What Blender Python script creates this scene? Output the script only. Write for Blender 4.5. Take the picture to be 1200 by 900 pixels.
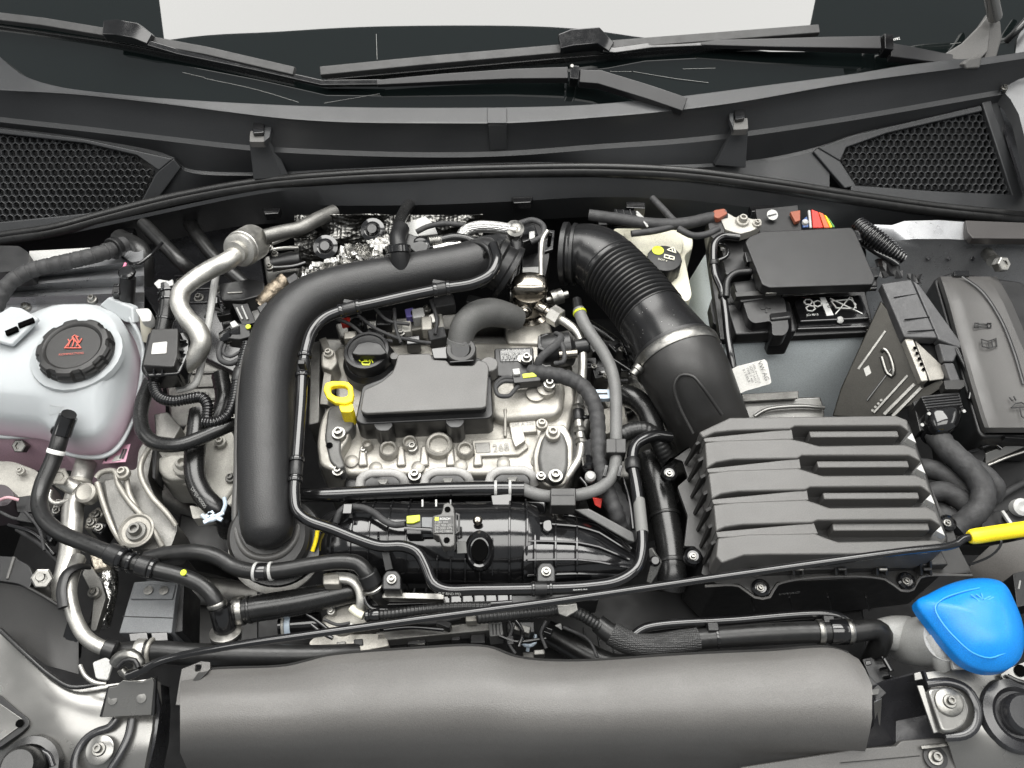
import bpy, bmesh, math, random
from mathutils import Vector, Matrix
rnd = random.Random(7)
D = bpy.data
scene = bpy.context.scene
for o in list(D.objects):
    D.objects.remove(o)
col = scene.collection
rad = math.radians

# ---------------------------------------------------------------- camera
PITCH = rad(56)
FWD = Vector((0, math.cos(PITCH), -math.sin(PITCH)))
UPV = Vector((0, math.sin(PITCH), math.cos(PITCH)))
CAM = -FWD * 1.0
cd = D.cameras.new('camera')
cd.lens = 30; cd.sensor_width = 36; cd.clip_start = .02; cd.clip_end = 60
cam = D.objects.new('camera', cd); col.objects.link(cam)
cam.location = CAM; cam.rotation_euler = (rad(90) - PITCH, 0, 0)
scene.camera = cam

# ---------------------------------------------------------------- light: a showroom with long ceiling panels, plus added side fill
w = D.worlds.new('World'); scene.world = w; w.use_nodes = True
bgn = w.node_tree.nodes['Background']
bgn.inputs[0].default_value = (.93, .97, 1, 1); bgn.inputs[1].default_value = .36
def panel(name, loc, size, radiance, rot=(0, 0, 0), color=(1, .985, .95)):
    l = D.lights.new(name, 'AREA'); l.shape = 'RECTANGLE'
    l.size, l.size_y = size
    l.energy = radiance * size[0] * size[1] * math.pi
    l.color = color
    o = D.objects.new(name, l); col.objects.link(o)
    o.location = loc; o.rotation_euler = rot
    return o
panel('ceiling_or_fill_lamp', (.01, 1.30, 2.3), (3.12, 1.84), 10.0)
panel('ceiling_or_fill_lamp', (.0, -.62, 2.3), (3.4, 1.1), 6.0)
panel('ceiling_or_fill_lamp', (-3.2, .2, 2.0), (.7, 2.4), 4.0, rot=(0, rad(-56), 0))  # added side fill for highlights, not a known ceiling fitting
panel('ceiling_or_fill_lamp', (3.2, .2, 2.0), (.7, 2.4), 4.0, rot=(0, rad(56), 0))  # matching added fill on the right side
vs = scene.view_settings
vs.view_transform = 'Standard'; vs.look = 'None'; vs.exposure = -.12; vs.gamma = 1
scene.render.engine = 'CYCLES'

# ---------------------------------------------------------------- helpers
def P(px, py, z):
    d = FWD + Vector((1, 0, 0)) * ((px - 600) / 1000) + UPV * ((450 - py) / 1000)
    return CAM + d * ((z - CAM.z) / d.z)
def S(px, py, z):                      # metres per pixel there
    return (P(px, py, z) - CAM).dot(FWD) / 1000
def proj(v):
    d = v - CAM; f = d.dot(FWD)
    return (600 + 1000 * d.x / f, 450 - 1000 * d.dot(UPV) / f)
ORG = {}
Z = Vector((0, 0, 1))
def _place(o, origin, parent):
    ORG[o.name] = origin.copy()
    if parent is not None:
        o.parent = parent; o.location = origin - ORG[parent.name]
    else:
        o.location = origin
def thing(name, label, cat, at, group=None):
    o = D.objects.new(name, None); col.objects.link(o); o.empty_display_size = .02
    _place(o, P(*at), None)
    o['label'] = label; o['category'] = cat
    if group: o['group'] = group
    return o
def tag(o, label, cat, group=None):
    o['label'] = label; o['category'] = cat
    if group: o['group'] = group
    return o
def struct(o):
    o['kind'] = 'structure'; return o
def mesh(name, verts, faces, mat, parent=None, smooth=35, bev=0, bseg=2, solid=0, fix=True):
    verts = [Vector(v) for v in verts]
    c = sum(verts, Vector()) / len(verts)
    me = D.meshes.new(name)
    me.from_pydata([v - c for v in verts], [], faces)
    if fix:
        bm = bmesh.new(); bm.from_mesh(me)
        bmesh.ops.recalc_face_normals(bm, faces=bm.faces); bm.to_mesh(me); bm.free()
    if smooth:
        me.polygons.foreach_set('use_smooth', [True] * len(me.polygons))
        me.set_sharp_from_angle(angle=rad(smooth))
    me.materials.append(mat)
    o = D.objects.new(name, me); col.objects.link(o)
    _place(o, c, parent)
    if solid:
        m = o.modifiers.new('solid', 'SOLIDIFY'); m.thickness = solid; m.offset = -1
        if smooth:
            m = o.modifiers.new('split', 'EDGE_SPLIT'); m.split_angle = rad(smooth)
    if bev:
        m = o.modifiers.new('bevel', 'BEVEL'); m.width = bev; m.segments = bseg
        m.limit_method = 'ANGLE'; m.angle_limit = rad(32); m.harden_normals = True
    return o
def V3(p, z=None):
    if isinstance(p, Vector): return p
    return P(p[0], p[1], p[2] if len(p) > 2 else z)
def cr(pts, closed=False, step=None, n=None):
    """Catmull-Rom through vectors (any dimension), resampled"""
    out = []; N = len(pts)
    segs = N if closed else N - 1
    for i in range(segs):
        if closed:
            a, b, c, d = (pts[(i + k - 1) % N] for k in range(4))
        else:
            b, c = pts[i], pts[i + 1]
            a = pts[i - 1] if i > 0 else b * 2 - c
            d = pts[i + 2] if i + 2 < N else c * 2 - b
        k = n or max(1, int(math.ceil((c - b).length / step)))
        # centripetal
        t1 = max(1e-6, (b - a).length ** .5); t2 = t1 + max(1e-6, (c - b).length ** .5); t3 = t2 + max(1e-6, (d - c).length ** .5)
        for j in range(k):
            t = t1 + (t2 - t1) * j / k
            A1 = a * ((t1 - t) / t1) + b * (t / t1)
            A2 = b * ((t2 - t) / (t2 - t1)) + c * ((t - t1) / (t2 - t1))
            A3 = c * ((t3 - t) / (t3 - t2)) + d * ((t - t2) / (t3 - t2))
            B1 = A1 * ((t2 - t) / t2) + A2 * (t / t2)
            B2 = A2 * ((t3 - t) / (t3 - t1)) + A3 * ((t - t1) / (t3 - t1))
            out.append(B1 * ((t2 - t) / (t2 - t1)) + B2 * ((t - t1) / (t2 - t1)))
    if not closed: out.append(pts[-1])
    return out
PATHS = {}
def _sweep(path, radii, seg, flat=1.0, lump=None):
    n = len(path)
    tang = [((path[min(i + 1, n - 1)] - path[max(i - 1, 0)])).normalized() for i in range(n)]
    nrm = tang[0].orthogonal().normalized()
    if abs(tang[0].z) < .9:
        nrm = (Z - tang[0] * Z.dot(tang[0])).normalized()
    vs_, fs = [], []
    for i in range(n):
        nrm = (nrm - tang[i] * nrm.dot(tang[i]))
        nrm = nrm.normalized() if nrm.length > 1e-6 else tang[i].orthogonal().normalized()
        bi = tang[i].cross(nrm)
        for j in range(seg):
            a = 2 * math.pi * j / seg
            rr = radii[i]
            if lump: rr *= 1 + lump * (rnd.random() - .5)
            vs_.append(path[i] + (nrm * math.cos(a) * flat + bi * math.sin(a)) * rr)
    for i in range(n - 1):
        for j in range(seg):
            k = (j + 1) % seg
            fs.append((i * seg + j, i * seg + k, (i + 1) * seg + k, (i + 1) * seg + j))
    fs.append(tuple(range(seg))[::-1]); fs.append(tuple((n - 1) * seg + j for j in range(seg)))
    return vs_, fs
def tube(name, pts, r, mat, parent=None, z=None, seg=14, step=.006, corr=None, flat=1.0, lump=None, smooth=50, rnd_end=False):
    """pts (px,py[,z[,rpx]]) centre line; r half width in pixels; corr=(pitch m, depth share)"""
    q = []
    for p in pts:
        zz = p[2] if len(p) > 2 and p[2] is not None else z
        rr = p[3] if len(p) > 3 else r
        v = P(p[0], p[1], zz); rm = rr * S(p[0], p[1], zz)
        q.append(Vector((v.x, v.y, v.z, rm)))
    if corr: step = corr[0] / 6
    c = cr(q, step=step)
    if corr:                       # even resample along the length
        L = [0]
        for i in range(1, len(c)): L.append(L[-1] + (c[i].xyz - c[i - 1].xyz).length)
        m = max(4, int(L[-1] / step)); e = []; k = 0
        for i in range(m + 1):
            s = L[-1] * i / m
            while k < len(L) - 2 and L[k + 1] < s: k += 1
            f = (s - L[k]) / max(1e-9, L[k + 1] - L[k]); e.append(c[k].lerp(c[k + 1], min(1, f)))
        c = [Vector((v.x, v.y, v.z, v.w * (1 - corr[1] * (1 if i % 6 in (0, 5) else .35 if i % 6 in (1, 4) else 0)))) for i, v in enumerate(e)]
    path = [v.xyz for v in c]; radii = [abs(v.w) for v in c]
    if rnd_end:
        for end in (0, -1):
            d = (path[end] - path[1 if end == 0 else -2]).normalized(); r0 = radii[end]; p0 = path[end]
            for a in (30, 60, 80):
                v = p0 + d * r0 * math.sin(rad(a)) * .7; rr = r0 * math.cos(rad(a))
                if end == 0: path.insert(0, v); radii.insert(0, rr)
                else: path.append(v); radii.append(rr)
    vs_, fs = _sweep(path, radii, seg, flat, lump)
    o = mesh(name, vs_, fs, mat, parent, smooth=smooth, fix=True)
    PATHS[o.name] = (path, radii)
    return o
def collar(t, at, length, dr, mat, name='clamp', parent=None, seg=20, bead=False):
    """a sleeve round tube t near pixel `at`; length and dr in px-ish millimetres"""
    path, radii = PATHS[t.name]
    i = min(range(len(path)), key=lambda k: (proj(path[k])[0] - at[0]) ** 2 + (proj(path[k])[1] - at[1]) ** 2)
    i = min(max(i, 1), len(path) - 2)
    d = (path[i + 1] - path[i - 1]).normalized(); r0 = radii[i]; c = path[i]
    L = length / 1000; dr /= 1000
    prof = [(-L / 2, r0 * .97), (-L / 2, r0 + dr * .7), (-L / 2 + min(L * .2, .001), r0 + dr), (L / 2 - min(L * .2, .001), r0 + dr), (L / 2, r0 + dr * .7), (L / 2, r0 * .97)]
    if bead: prof = [(-L / 2, r0 * .97), (-L * .35, r0 + dr * .7), (0, r0 + dr), (L * .35, r0 + dr * .7), (L / 2, r0 * .97)]
    return lathe(name, c, d, [(r, h) for h, r in prof], mat, parent or t, seg=seg)
def lathe(name, c, axis, prof, mat, parent=None, seg=28, lobes=None, smooth=35, squash=None):
    c = V3(c); axis = Vector(axis).normalized()
    u = axis.orthogonal().normalized()
    if abs(axis.z) > .5:
        u = Vector((1, 0, 0)); u = (u - axis * u.dot(axis)).normalized()
    v = axis.cross(u); vs_, fs = [], []
    for k, (r, h) in enumerate(prof):
        for j in range(seg):
            a = 2 * math.pi * j / seg; rr = r
            if lobes and k in lobes[2]:
                rr = r * (1 - lobes[1] * (1 if math.sin(a * lobes[0]) > lobes[3] else 0))
            vs_.append(c + axis * h + (u * math.cos(a) + v * math.sin(a) * (squash or 1)) * max(rr, 1e-5))
    n = len(prof)
    for i in range(n - 1):
        for j in range(seg):
            k = (j + 1) % seg
            fs.append((i * seg + j, i * seg + k, (i + 1) * seg + k, (i + 1) * seg + j))
    fs.append(tuple(range(seg))[::-1]); fs.append(tuple((n - 1) * seg + j for j in range(seg)))
    return mesh(name, vs_, fs, mat, parent, smooth=smooth)
def roundpoly(pts, r, n=4):
    """round the corners of a pixel polygon"""
    if not r: return pts
    out = []; N = len(pts)
    for i in range(N):
        p = pts[i]; b = Vector(p[:2]); a = Vector(pts[i - 1][:2]); c = Vector(pts[(i + 1) % N][:2])
        rr = p[3] if len(p) > 3 else r
        da, dc = (a - b), (c - b)
        t = min(rr, da.length * .45, dc.length * .45)
        s, e = b + da.normalized() * t, b + dc.normalized() * t
        zz = (p[2],) if len(p) > 2 else ()
        for k in range(n + 1):
            f = k / n
            q = s * (1 - f) ** 2 + b * 2 * f * (1 - f) + e * f * f
            out.append((q.x, q.y) + zz)
    return out
def slab(name, poly, z, h, mat, parent=None, bev=.0012, rr=0, direc=(0, 0, -1), flare=0, bseg=2, smooth=35):
    poly = roundpoly(poly, rr)
    top = [V3(p, z) for p in poly]; d = Vector(direc).normalized() * h; n = len(top)
    c = sum(top, Vector()) / n
    bot = [v + d + (v - c) * flare for v in top]
    fs = [tuple(range(n)), tuple(range(n, 2 * n))[::-1]] + [(i, (i + 1) % n, n + (i + 1) % n, n + i) for i in range(n)]
    return mesh(name, top + bot, fs, mat, parent, smooth=smooth, bev=bev, bseg=bseg)
def plate(name, poly, h, mat, parent=None, bev=.0008, rr=0, smooth=35):
    """tilted plate: every corner has its own z; thickness along its own normal"""
    poly = roundpoly(poly, rr)
    top = [V3(p) for p in poly]; n = len(top); nor = Vector()
    for i in range(n): nor += (top[i] - CAM * 0).cross(top[(i + 1) % n])
    c = sum(top, Vector()) / n
    if nor.dot(CAM - c) < 0: nor = -nor
    return slab(name, top_as(top), 0, h, mat, parent, bev=bev, direc=-nor, smooth=smooth)
def top_as(vs_): return [v for v in vs_]
_old_round = roundpoly
def roundpoly(pts, r, n=4):
    if not r or isinstance(pts[0], Vector): return pts
    return _old_round(pts, r, n)
def ringplate(name, outer, inner, z, h, mat, parent=None, bev=.0008):
    """a plate with one hole; outer and inner have the same number of corners"""
    n = len(outer); A = [V3(p, z) for p in outer]; B_ = [V3(p, z) for p in inner]; d = Vector((0, 0, -h))
    vs_ = A + B_ + [v + d for v in A] + [v + d for v in B_]; fs = []
    for i in range(n):
        k = (i + 1) % n
        fs += [(i, k, n + k, n + i), (2 * n + i, 3 * n + i, 3 * n + k, 2 * n + k), (i, 2 * n + i, 2 * n + k, k), (n + i, n + k, 3 * n + k, 3 * n + i)]
    return mesh(name, vs_, fs, mat, parent, bev=bev)
def bar(name, a, b, wpx, h, mat, parent=None, bev=.0006, z=None, up=Z):
    a, b = V3(a, z), V3(b, z); s = (a - CAM).dot(FWD) / 1000
    d = (b - a).normalized(); up = Vector(up); side = d.cross(up).normalized() * wpx * s / 2; upn = side.cross(d).normalized()
    if upn.dot(up) < 0: upn = -upn
    lo = -upn * h
    vs_ = [a + side, a - side, b - side, b + side]; vs_ += [v + lo for v in vs_]
    return mesh(name, vs_, [(0, 1, 2, 3), (7, 6, 5, 4), (0, 4, 5, 1), (1, 5, 6, 2), (2, 6, 7, 3), (3, 7, 4, 0)], mat, parent, bev=bev)
def box(name, c, sx, sy, h, mat, parent=None, bev=.001, rot=0, z=None):
    """upright box, top centre at pixel c, size in px-mm"""
    c = V3(c, z); ca, sa = math.cos(rad(rot)), math.sin(rad(rot)); sx /= 2000; sy /= 2000
    t = [c + Vector((x * ca - y * sa, x * sa + y * ca, 0)) for x, y in ((-sx, -sy), (sx, -sy), (sx, sy), (-sx, sy))]
    vs_ = t + [v - Z * h for v in t]
    return mesh(name, vs_, [(0, 1, 2, 3), (7, 6, 5, 4), (0, 4, 5, 1), (1, 5, 6, 2), (2, 6, 7, 3), (3, 7, 4, 0)], mat, parent, bev=bev)
def rows_loft(name, rows, mat, parent=None, smooth=40, solid=0, bev=0, wrap=False):
    n = len(rows[0]); vs_ = [v for r in rows for v in r]; fs = []
    for i in range(len(rows) - 1):
        for j in range(n if wrap else n - 1):
            k = (j + 1) % n
            fs.append((i * n + j, i * n + k, (i + 1) * n + k, (i + 1) * n + j))
    o = mesh(name, vs_, fs, mat, parent, smooth=smooth, fix=False)
    me = o.data
    # face towards the camera
    f = 0
    for p in list(me.polygons)[:: max(1, len(me.polygons) // 40)]:
        f += p.normal.dot(CAM - (me.vertices[p.vertices[0]].co + ORG[o.name])) 
    if f < 0: me.flip_normals()
    if solid:
        m = o.modifiers.new('solid', 'SOLIDIFY'); m.thickness = solid; m.offset = -1
        if not bev:
            m = o.modifiers.new('split', 'EDGE_SPLIT'); m.split_angle = rad(smooth)
    if bev:
        m = o.modifiers.new('bevel', 'BEVEL'); m.width = bev; m.segments = 2; m.limit_method = 'ANGLE'; m.angle_limit = rad(30); m.harden_normals = True
    return o
def interp(pts, x):
    if x <= pts[0][0]:
        a, b = pts[0], pts[1]
    elif x >= pts[-1][0]:
        a, b = pts[-2], pts[-1]
    else:
        for a, b in zip(pts, pts[1:]):
            if a[0] <= x <= b[0]: break
    t = (x - a[0]) / (b[0] - a[0])
    return [a[k] + (b[k] - a[k]) * t for k in range(1, len(a))]
def smooth_interp(pts, xs):
    q = cr([Vector(tuple(p) + (0,) * (3 - len(p))) for p in pts], n=10)
    q = [tuple(v)[:len(pts[0])] for v in q]
    return [interp(q, x) for x in xs]
def dome(name, outline, z, rings, mat, parent=None, centre=None, n=6, drop=0, smooth=60, straight=False):
    """closed outline swept up in rings: (scale, dz) about a centre pixel"""
    o2 = outline if straight else [tuple(v) for v in cr([Vector(p[:2]) for p in outline], closed=True, n=n)]
    base = [P(p[0], p[1], z) for p in o2]; m = len(base)
    c = P(centre[0], centre[1], z) if centre else sum(base, Vector()) / m
    rows = []
    if drop: rows.append([v - Z * drop for v in base])
    for s, dz in rings: rows.append([c + (v - c) * s + Z * dz for v in base])
    vs_ = [v for r in rows for v in r]; fs = []
    for i in range(len(rows) - 1):
        for j in range(m):
            k = (j + 1) % m
            fs.append((i * m + j, i * m + k, (i + 1) * m + k, (i + 1) * m + j))
    fs.append(tuple((len(rows) - 1) * m + j for j in range(m))); fs.append(tuple(range(m))[::-1])
    return mesh(name, vs_, fs, mat, parent, smooth=smooth)
def bolt(parent, px, py, z, r, mat, axis=(0, 0, 1), name='bolt', hexa=True):
    s = S(px, py, z) * r
    pr = [(1, -.6), (1, .12), (.92, .22), (.62, .24), (.62, .75), (.54, .9), (.34, .9), (.3, .5), (0, .5)]
    return lathe(name, P(px, py, z), axis, [(a * s, b * s) for a, b in pr], mat, parent, seg=24)
def hexnut(parent, c, axis, r, h, mat, name='nut'):
    s = r / 1000
    return lathe(name, c, axis, [(s * .9, 0), (s, .0008), (s, h - .0008), (s * .86, h), (s * .5, h), (s * .45, h - .002), (0, h - .002)], mat, parent, seg=6, smooth=0)
def text(name, s, a, b, mat, parent, up=None, nor=None, lift=.0006):
    """flat lettering, baseline from a to b (px,py,z); nor = surface normal"""
    A, B_ = V3(a), V3(b); nor = Vector(nor or (0, 0, 1)).normalized()
    cu = D.curves.new(name, 'FONT'); cu.body = s; cu.size = 1
    t = D.objects.new(name, cu); col.objects.link(t)
    dg = bpy.context.evaluated_depsgraph_get(); dg.update()
    me = D.meshes.new_from_object(t.evaluated_get(dg)); D.objects.remove(t); D.curves.remove(cu)
    xs = [v.co.x for v in me.vertices]; x0, x1 = min(xs), max(xs)
    X = (B_ - A); k = X.length / (x1 - x0); X.normalize(); Y = nor.cross(X).normalized()
    co = [A + X * ((v.co.x - x0) * k) + Y * (v.co.y * k) + nor * lift for v in me.vertices]
    fs = [tuple(p.vertices) for p in me.polygons]; D.meshes.remove(me)
    return mesh(name, co, fs, mat, parent, smooth=0, fix=False)
def flat(name, poly, mat, parent, z=None, h=.0006):
    """a thin sticker or print"""
    return plate(name, [(p[0], p[1], p[2] if len(p) > 2 else z) for p in poly], h, mat, parent, bev=0)
def lines(name, segs, wpx, mat, parent, z=None, h=.0008):
    """drawn strokes (a print or an embossed symbol) as one mesh of thin bars"""
    vs_, fs = [], []
    for s in segs:
        for a, b in zip(s, s[1:]):
            A, B_ = V3(a, z), V3(b, z); d = (B_ - A)
            if d.length < 1e-7: continue
            d.normalize(); side = d.cross(Z).normalized() * wpx * S(a[0], a[1], A.z) / 2
            e = d * wpx * .0004; k = len(vs_)
            t = [A - e + side, A - e - side, B_ + e - side, B_ + e + side]
            vs_ += [v + Z * h for v in t] + t
            fs += [(k, k + 1, k + 2, k + 3), (k, k + 4, k + 5, k + 1), (k + 1, k + 5, k + 6, k + 2), (k + 2, k + 6, k + 7, k + 3), (k + 3, k + 7, k + 4, k)]
    return mesh(name, vs_, fs, mat, parent, smooth=0)
def inpoly(p, poly):
    x, y = p; c = False
    for i in range(len(poly)):
        (x1, y1), (x2, y2) = poly[i][:2], poly[i - 1][:2]
        if (y1 > y) != (y2 > y) and x < (x2 - x1) * (y - y1) / (y2 - y1) + x1: c = not c
    return c

# ---------------------------------------------------------------- materials
def mk(name, base, rough=.5, metal=0, bump=None, var=None, spec=.5, coat=0, rvar=.08, aniso=None, trans=0, sss=0, extra=None, ior=None, grain=.16):
    m = D.materials.new(name); m.use_nodes = True; nt = m.node_tree; N = nt.nodes; L = nt.links
    b = N['Principled BSDF']
    b.inputs['Base Color'].default_value = (*base, 1); b.inputs['Roughness'].default_value = rough
    b.inputs['Metallic'].default_value = metal; b.inputs['Specular IOR Level'].default_value = spec
    b.inputs['Coat Weight'].default_value = coat; b.inputs['Coat Roughness'].default_value = .12
    if sss:
        b.inputs['Subsurface Weight'].default_value = sss; b.inputs['Subsurface Radius'].default_value = (1, 1, 1); b.inputs['Subsurface Scale'].default_value = .012
    tc = N.new('ShaderNodeTexCoord')
    def noise(scale, detail=4, rgh=.55):
        n = N.new('ShaderNodeTexNoise'); n.inputs['Scale'].default_value = scale; n.inputs['Detail'].default_value = detail
        n.inputs['Roughness'].default_value = rgh; L.new(tc.outputs['Object'], n.inputs['Vector']); return n
    if var:
        n = noise(var[0]); rp = N.new('ShaderNodeMapRange')
        rp.inputs['From Min'].default_value = .3; rp.inputs['From Max'].default_value = .7
        rp.inputs['To Min'].default_value = 1 - var[1]; rp.inputs['To Max'].default_value = 1 + var[1]
        L.new(n.outputs['Fac'], rp.inputs['Value'])
        mx = N.new('ShaderNodeVectorMath'); mx.operation = 'SCALE'; mx.inputs[0].default_value = base
        ng = noise(850, 2, .7); rg = N.new('ShaderNodeMapRange')
        rg.inputs['From Min'].default_value = .3; rg.inputs['From Max'].default_value = .75
        rg.inputs['To Min'].default_value = 1 - grain; rg.inputs['To Max'].default_value = 1 + grain * 1.6
        L.new(ng.outputs['Fac'], rg.inputs['Value'])
        pm = N.new('ShaderNodeMath'); pm.operation = 'MULTIPLY'; L.new(rp.outputs[0], pm.inputs[0]); L.new(rg.outputs[0], pm.inputs[1])
        L.new(pm.outputs[0], mx.inputs['Scale']); L.new(mx.outputs[0], b.inputs['Base Color'])
        n2 = noise(var[0] * 2.3 + 7, 6); rr = N.new('ShaderNodeMapRange')
        rr.inputs['From Min'].default_value = .3; rr.inputs['From Max'].default_value = .7
        rr.inputs['To Min'].default_value = max(.02, rough - rvar); rr.inputs['To Max'].default_value = min(1, rough + rvar)
        L.new(n2.outputs['Fac'], rr.inputs['Value']); L.new(rr.outputs[0], b.inputs['Roughness'])
    if bump:
        prev = None
        for sc, st, dist in (bump if isinstance(bump, list) else [bump]):
            n = noise(sc, 3); bp = N.new('ShaderNodeBump'); bp.inputs['Strength'].default_value = st; bp.inputs['Distance'].default_value = dist
            L.new(n.outputs['Fac'], bp.inputs['Height'])
            if prev: L.new(prev.outputs[0], bp.inputs['Normal'])
            prev = bp
        L.new(prev.outputs[0], b.inputs['Normal'])
    if extra: extra(nt, b, tc)
    return m
BP = mk('black_grained_plastic', (.009, .009, .0095), .36, bump=(1400, .25, .0004), var=(22, .22), rvar=.07)
BM = mk('black_matte_plastic', (.017, .0165, .016), .40, bump=(1100, .3, .0004), var=(14, .14), rvar=.06)
BG = mk('black_gloss_plastic', (.007, .007, .0075), .12, bump=(500, .04, .0004), var=(40, .25), rvar=.04, spec=.8)
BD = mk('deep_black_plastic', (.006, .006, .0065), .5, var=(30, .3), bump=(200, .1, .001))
CV = mk('grey_cover_plastic', (.082, .080, .077), .40, bump=(1600, .22, .0003), var=(9, .07), rvar=.04)
FCV = mk('front_cover_plastic', (.108, .1045, .100), .40, bump=[(900, .4, .0006), (40, .05, .004)], var=(5, .10), rvar=.09, grain=.12)
WPM = mk('wiper_arm_paint', (.016, .016, .017), .3, var=(6, .1), rvar=.02, grain=.1)
VD = mk('hole_shade_black', (.003, .003, .003), .9, spec=0)  # black colour put in for the shade inside holes and slots
PT = mk('light_grey_plastic', (.34, .335, .325), .42, var=(30, .08))
CB = mk('cowl_plastic', (.024, .025, .0265), .38, bump=(1500, .3, .0003), var=(8, .1), rvar=.05)
RB = mk('black_rubber', (.010, .010, .010), .27, bump=(700, .06, .0003), var=(45, .3), rvar=.03, spec=.6)
RM = mk('matte_rubber', (.011, .011, .011), .34, bump=(900, .2, .0004), var=(60, .3), rvar=.08)
GR = mk('grey_rubber', (.12, .12, .118), .55, bump=(900, .25, .0004), var=(35, .15))
def castx(nt, b, tc): pass
AL = mk('cast_aluminium', (.32, .307, .278), .48, .6, bump=[(900, .28, .0005), (160, .16, .0012)], var=(34, .2), rvar=.12)
AD = mk('dull_casting', (.17, .167, .158), .48, .85, bump=[(700, .35, .0005), (120, .2, .0012)], var=(26, .28), rvar=.1)
AW = mk('pale_casting', (.36, .35, .32), .55, .35, bump=[(600, .3, .0005), (140, .2, .001)], var=(28, .14))
AS = mk('drawn_aluminium', (.50, .49, .46), .42, .9, bump=(260, .08, .0006), var=(50, .16), rvar=.1)
ST = mk('zinc_steel', (.27, .265, .25), .36, 1, var=(120, .2), bump=(400, .06, .0004))
CH = mk('polished_steel', (.26, .24, .21), .2, 1, var=(70, .2), rvar=.05)
WT = mk('white_plastic', (.38, .38, .37), .45, var=(30, .06))
CR_ = mk('ivory_plastic', (.66, .64, .52), .42, var=(18, .08), sss=.15)
TK = mk('translucent_tank_plastic', (.38, .40, .41), .42, var=(13, .05), sss=.2, spec=.45, bump=(30, .05, .004), grain=.03)
def fluid(nt, b, tc):
    N, L = nt.nodes, nt.links
    sx = N.new('ShaderNodeSeparateXYZ'); L.new(tc.outputs['Object'], sx.inputs[0])
    n = N.new('ShaderNodeTexNoise'); n.inputs['Scale'].default_value = 14; L.new(tc.outputs['Object'], n.inputs['Vector'])
    ad = N.new('ShaderNodeMath'); ad.operation = 'MULTIPLY_ADD'; ad.inputs[1].default_value = .012; L.new(n.outputs['Fac'], ad.inputs[0]); L.new(sx.outputs['Z'], ad.inputs[2])
    mr = N.new('ShaderNodeMapRange'); mr.inputs['From Min'].default_value = -.036; mr.inputs['From Max'].default_value = .0; L.new(ad.outputs[0], mr.inputs['Value'])
    mx = N.new('ShaderNodeMix'); mx.data_type = 'RGBA'; mx.inputs['A'].default_value = (.46, .31, .38, 1); mx.inputs['B'].default_value = (.40, .42, .432, 1)
    L.new(mr.outputs[0], mx.inputs['Factor']); L.new(mx.outputs['Result'], b.inputs['Base Color'])
TF = mk('tank_plastic_over_fluid', (.46, .47, .475), .5, sss=1.0, spec=.25, bump=(30, .05, .004), extra=fluid)
DC = mk('dark_casting', (.10, .099, .095), .5, .25, bump=[(700, .3, .0005), (160, .2, .001)], var=(30, .2))
def specks(nt, b, tc):
    N, L = nt.nodes, nt.links
    v = N.new('ShaderNodeTexVoronoi'); v.inputs['Scale'].default_value = 190; L.new(tc.outputs['Object'], v.inputs['Vector'])
    n = N.new('ShaderNodeTexNoise'); n.inputs['Scale'].default_value = 22; L.new(tc.outputs['Object'], n.inputs['Vector'])
    ad = N.new('ShaderNodeMath'); ad.operation = 'MULTIPLY_ADD'; ad.inputs[1].default_value = -.34; ad.inputs[2].default_value = .235; L.new(n.outputs['Fac'], ad.inputs[0])
    sb_ = N.new('ShaderNodeMath'); sb_.operation = 'LESS_THAN'; L.new(v.outputs['Distance'], sb_.inputs[0]); L.new(ad.outputs[0], sb_.inputs[1])
    mx = N.new('ShaderNodeMix'); mx.data_type = 'RGBA'; mx.inputs['A'].default_value = (.009, .009, .0095, 1); mx.inputs['B'].default_value = (.16, .16, .155, 1)
    L.new(sb_.outputs[0], mx.inputs['Factor']); L.new(mx.outputs['Result'], b.inputs['Base Color'])
CPM = mk('charge_pipe_plastic', (.013, .013, .0135), .40, bump=[(800, .55, .0007)], var=(14, .12), spec=.5, grain=.5, rvar=.05)
GE2 = mk('dark_grey_rubber', (.062, .062, .06), .6, bump=(900, .3, .0005), var=(35, .15), grain=.25)
FP = mk('faded_print', (.15, .15, .145), .6)
FO2 = mk('bright_foil', (.72, .71, .69), .32, .7, bump=[(110, .8, .004)], var=(50, .15))
SP = mk('dusty_gloss_rubber', (.009, .009, .0095), .24, bump=(300, .06, .0005), extra=specks)
WPN = mk('wing_paint', (.07, .072, .075), .38, .3, coat=.1, var=(10, .1), grain=.05)
PK = mk('tank_plastic_with_coolant', (.62, .43, .51), .35, var=(10, .12), sss=.2)
BT = mk('grey_felt_sleeve', (.72, .78, .80), .62, var=(10, .05), bump=(700, .15, .0004))
YL = mk('yellow_plastic', (.86, .66, .015), .45, var=(60, .06), bump=(900, .1, .0003))
YG = mk('lime_plastic', (.50, .56, .02), .4)
BL = mk('blue_plastic', (.005, .20, .62), .38, var=(16, .06), bump=(1300, .12, .0003), rvar=.05)
TP = mk('cloth_tape', (.028, .028, .029), .66, bump=[(1500, .4, .0004), (140, .35, .002)], var=(90, .35))
FO = mk('crinkled_foil', (.46, .455, .44), .24, 1, bump=[(110, .9, .004), (35, .7, .008)], var=(50, .2))
PS = mk('primed_steel_body', (.22, .217, .208), .24, .7, bump=[(1500, .05, .0002), (14, .06, .006)], var=(6, .06), rvar=.06, coat=.15, grain=.05)
PG = mk('grey_body_paint', (.34, .345, .355), .32, .6, bump=(40, .04, .003), var=(12, .12), coat=.4)
PB = mk('black_body_paint', (.018, .018, .02), .25, coat=.5, var=(14, .2), bump=(30, .04, .004))
LB = mk('paper_label', (.42, .415, .395), .6, var=(40, .04))
LG = mk('worn_print', (.28, .28, .27), .6)
TX = mk('white_print', (.72, .72, .70), .6)
TD = mk('dark_print', (.05, .05, .05), .6)
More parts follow.
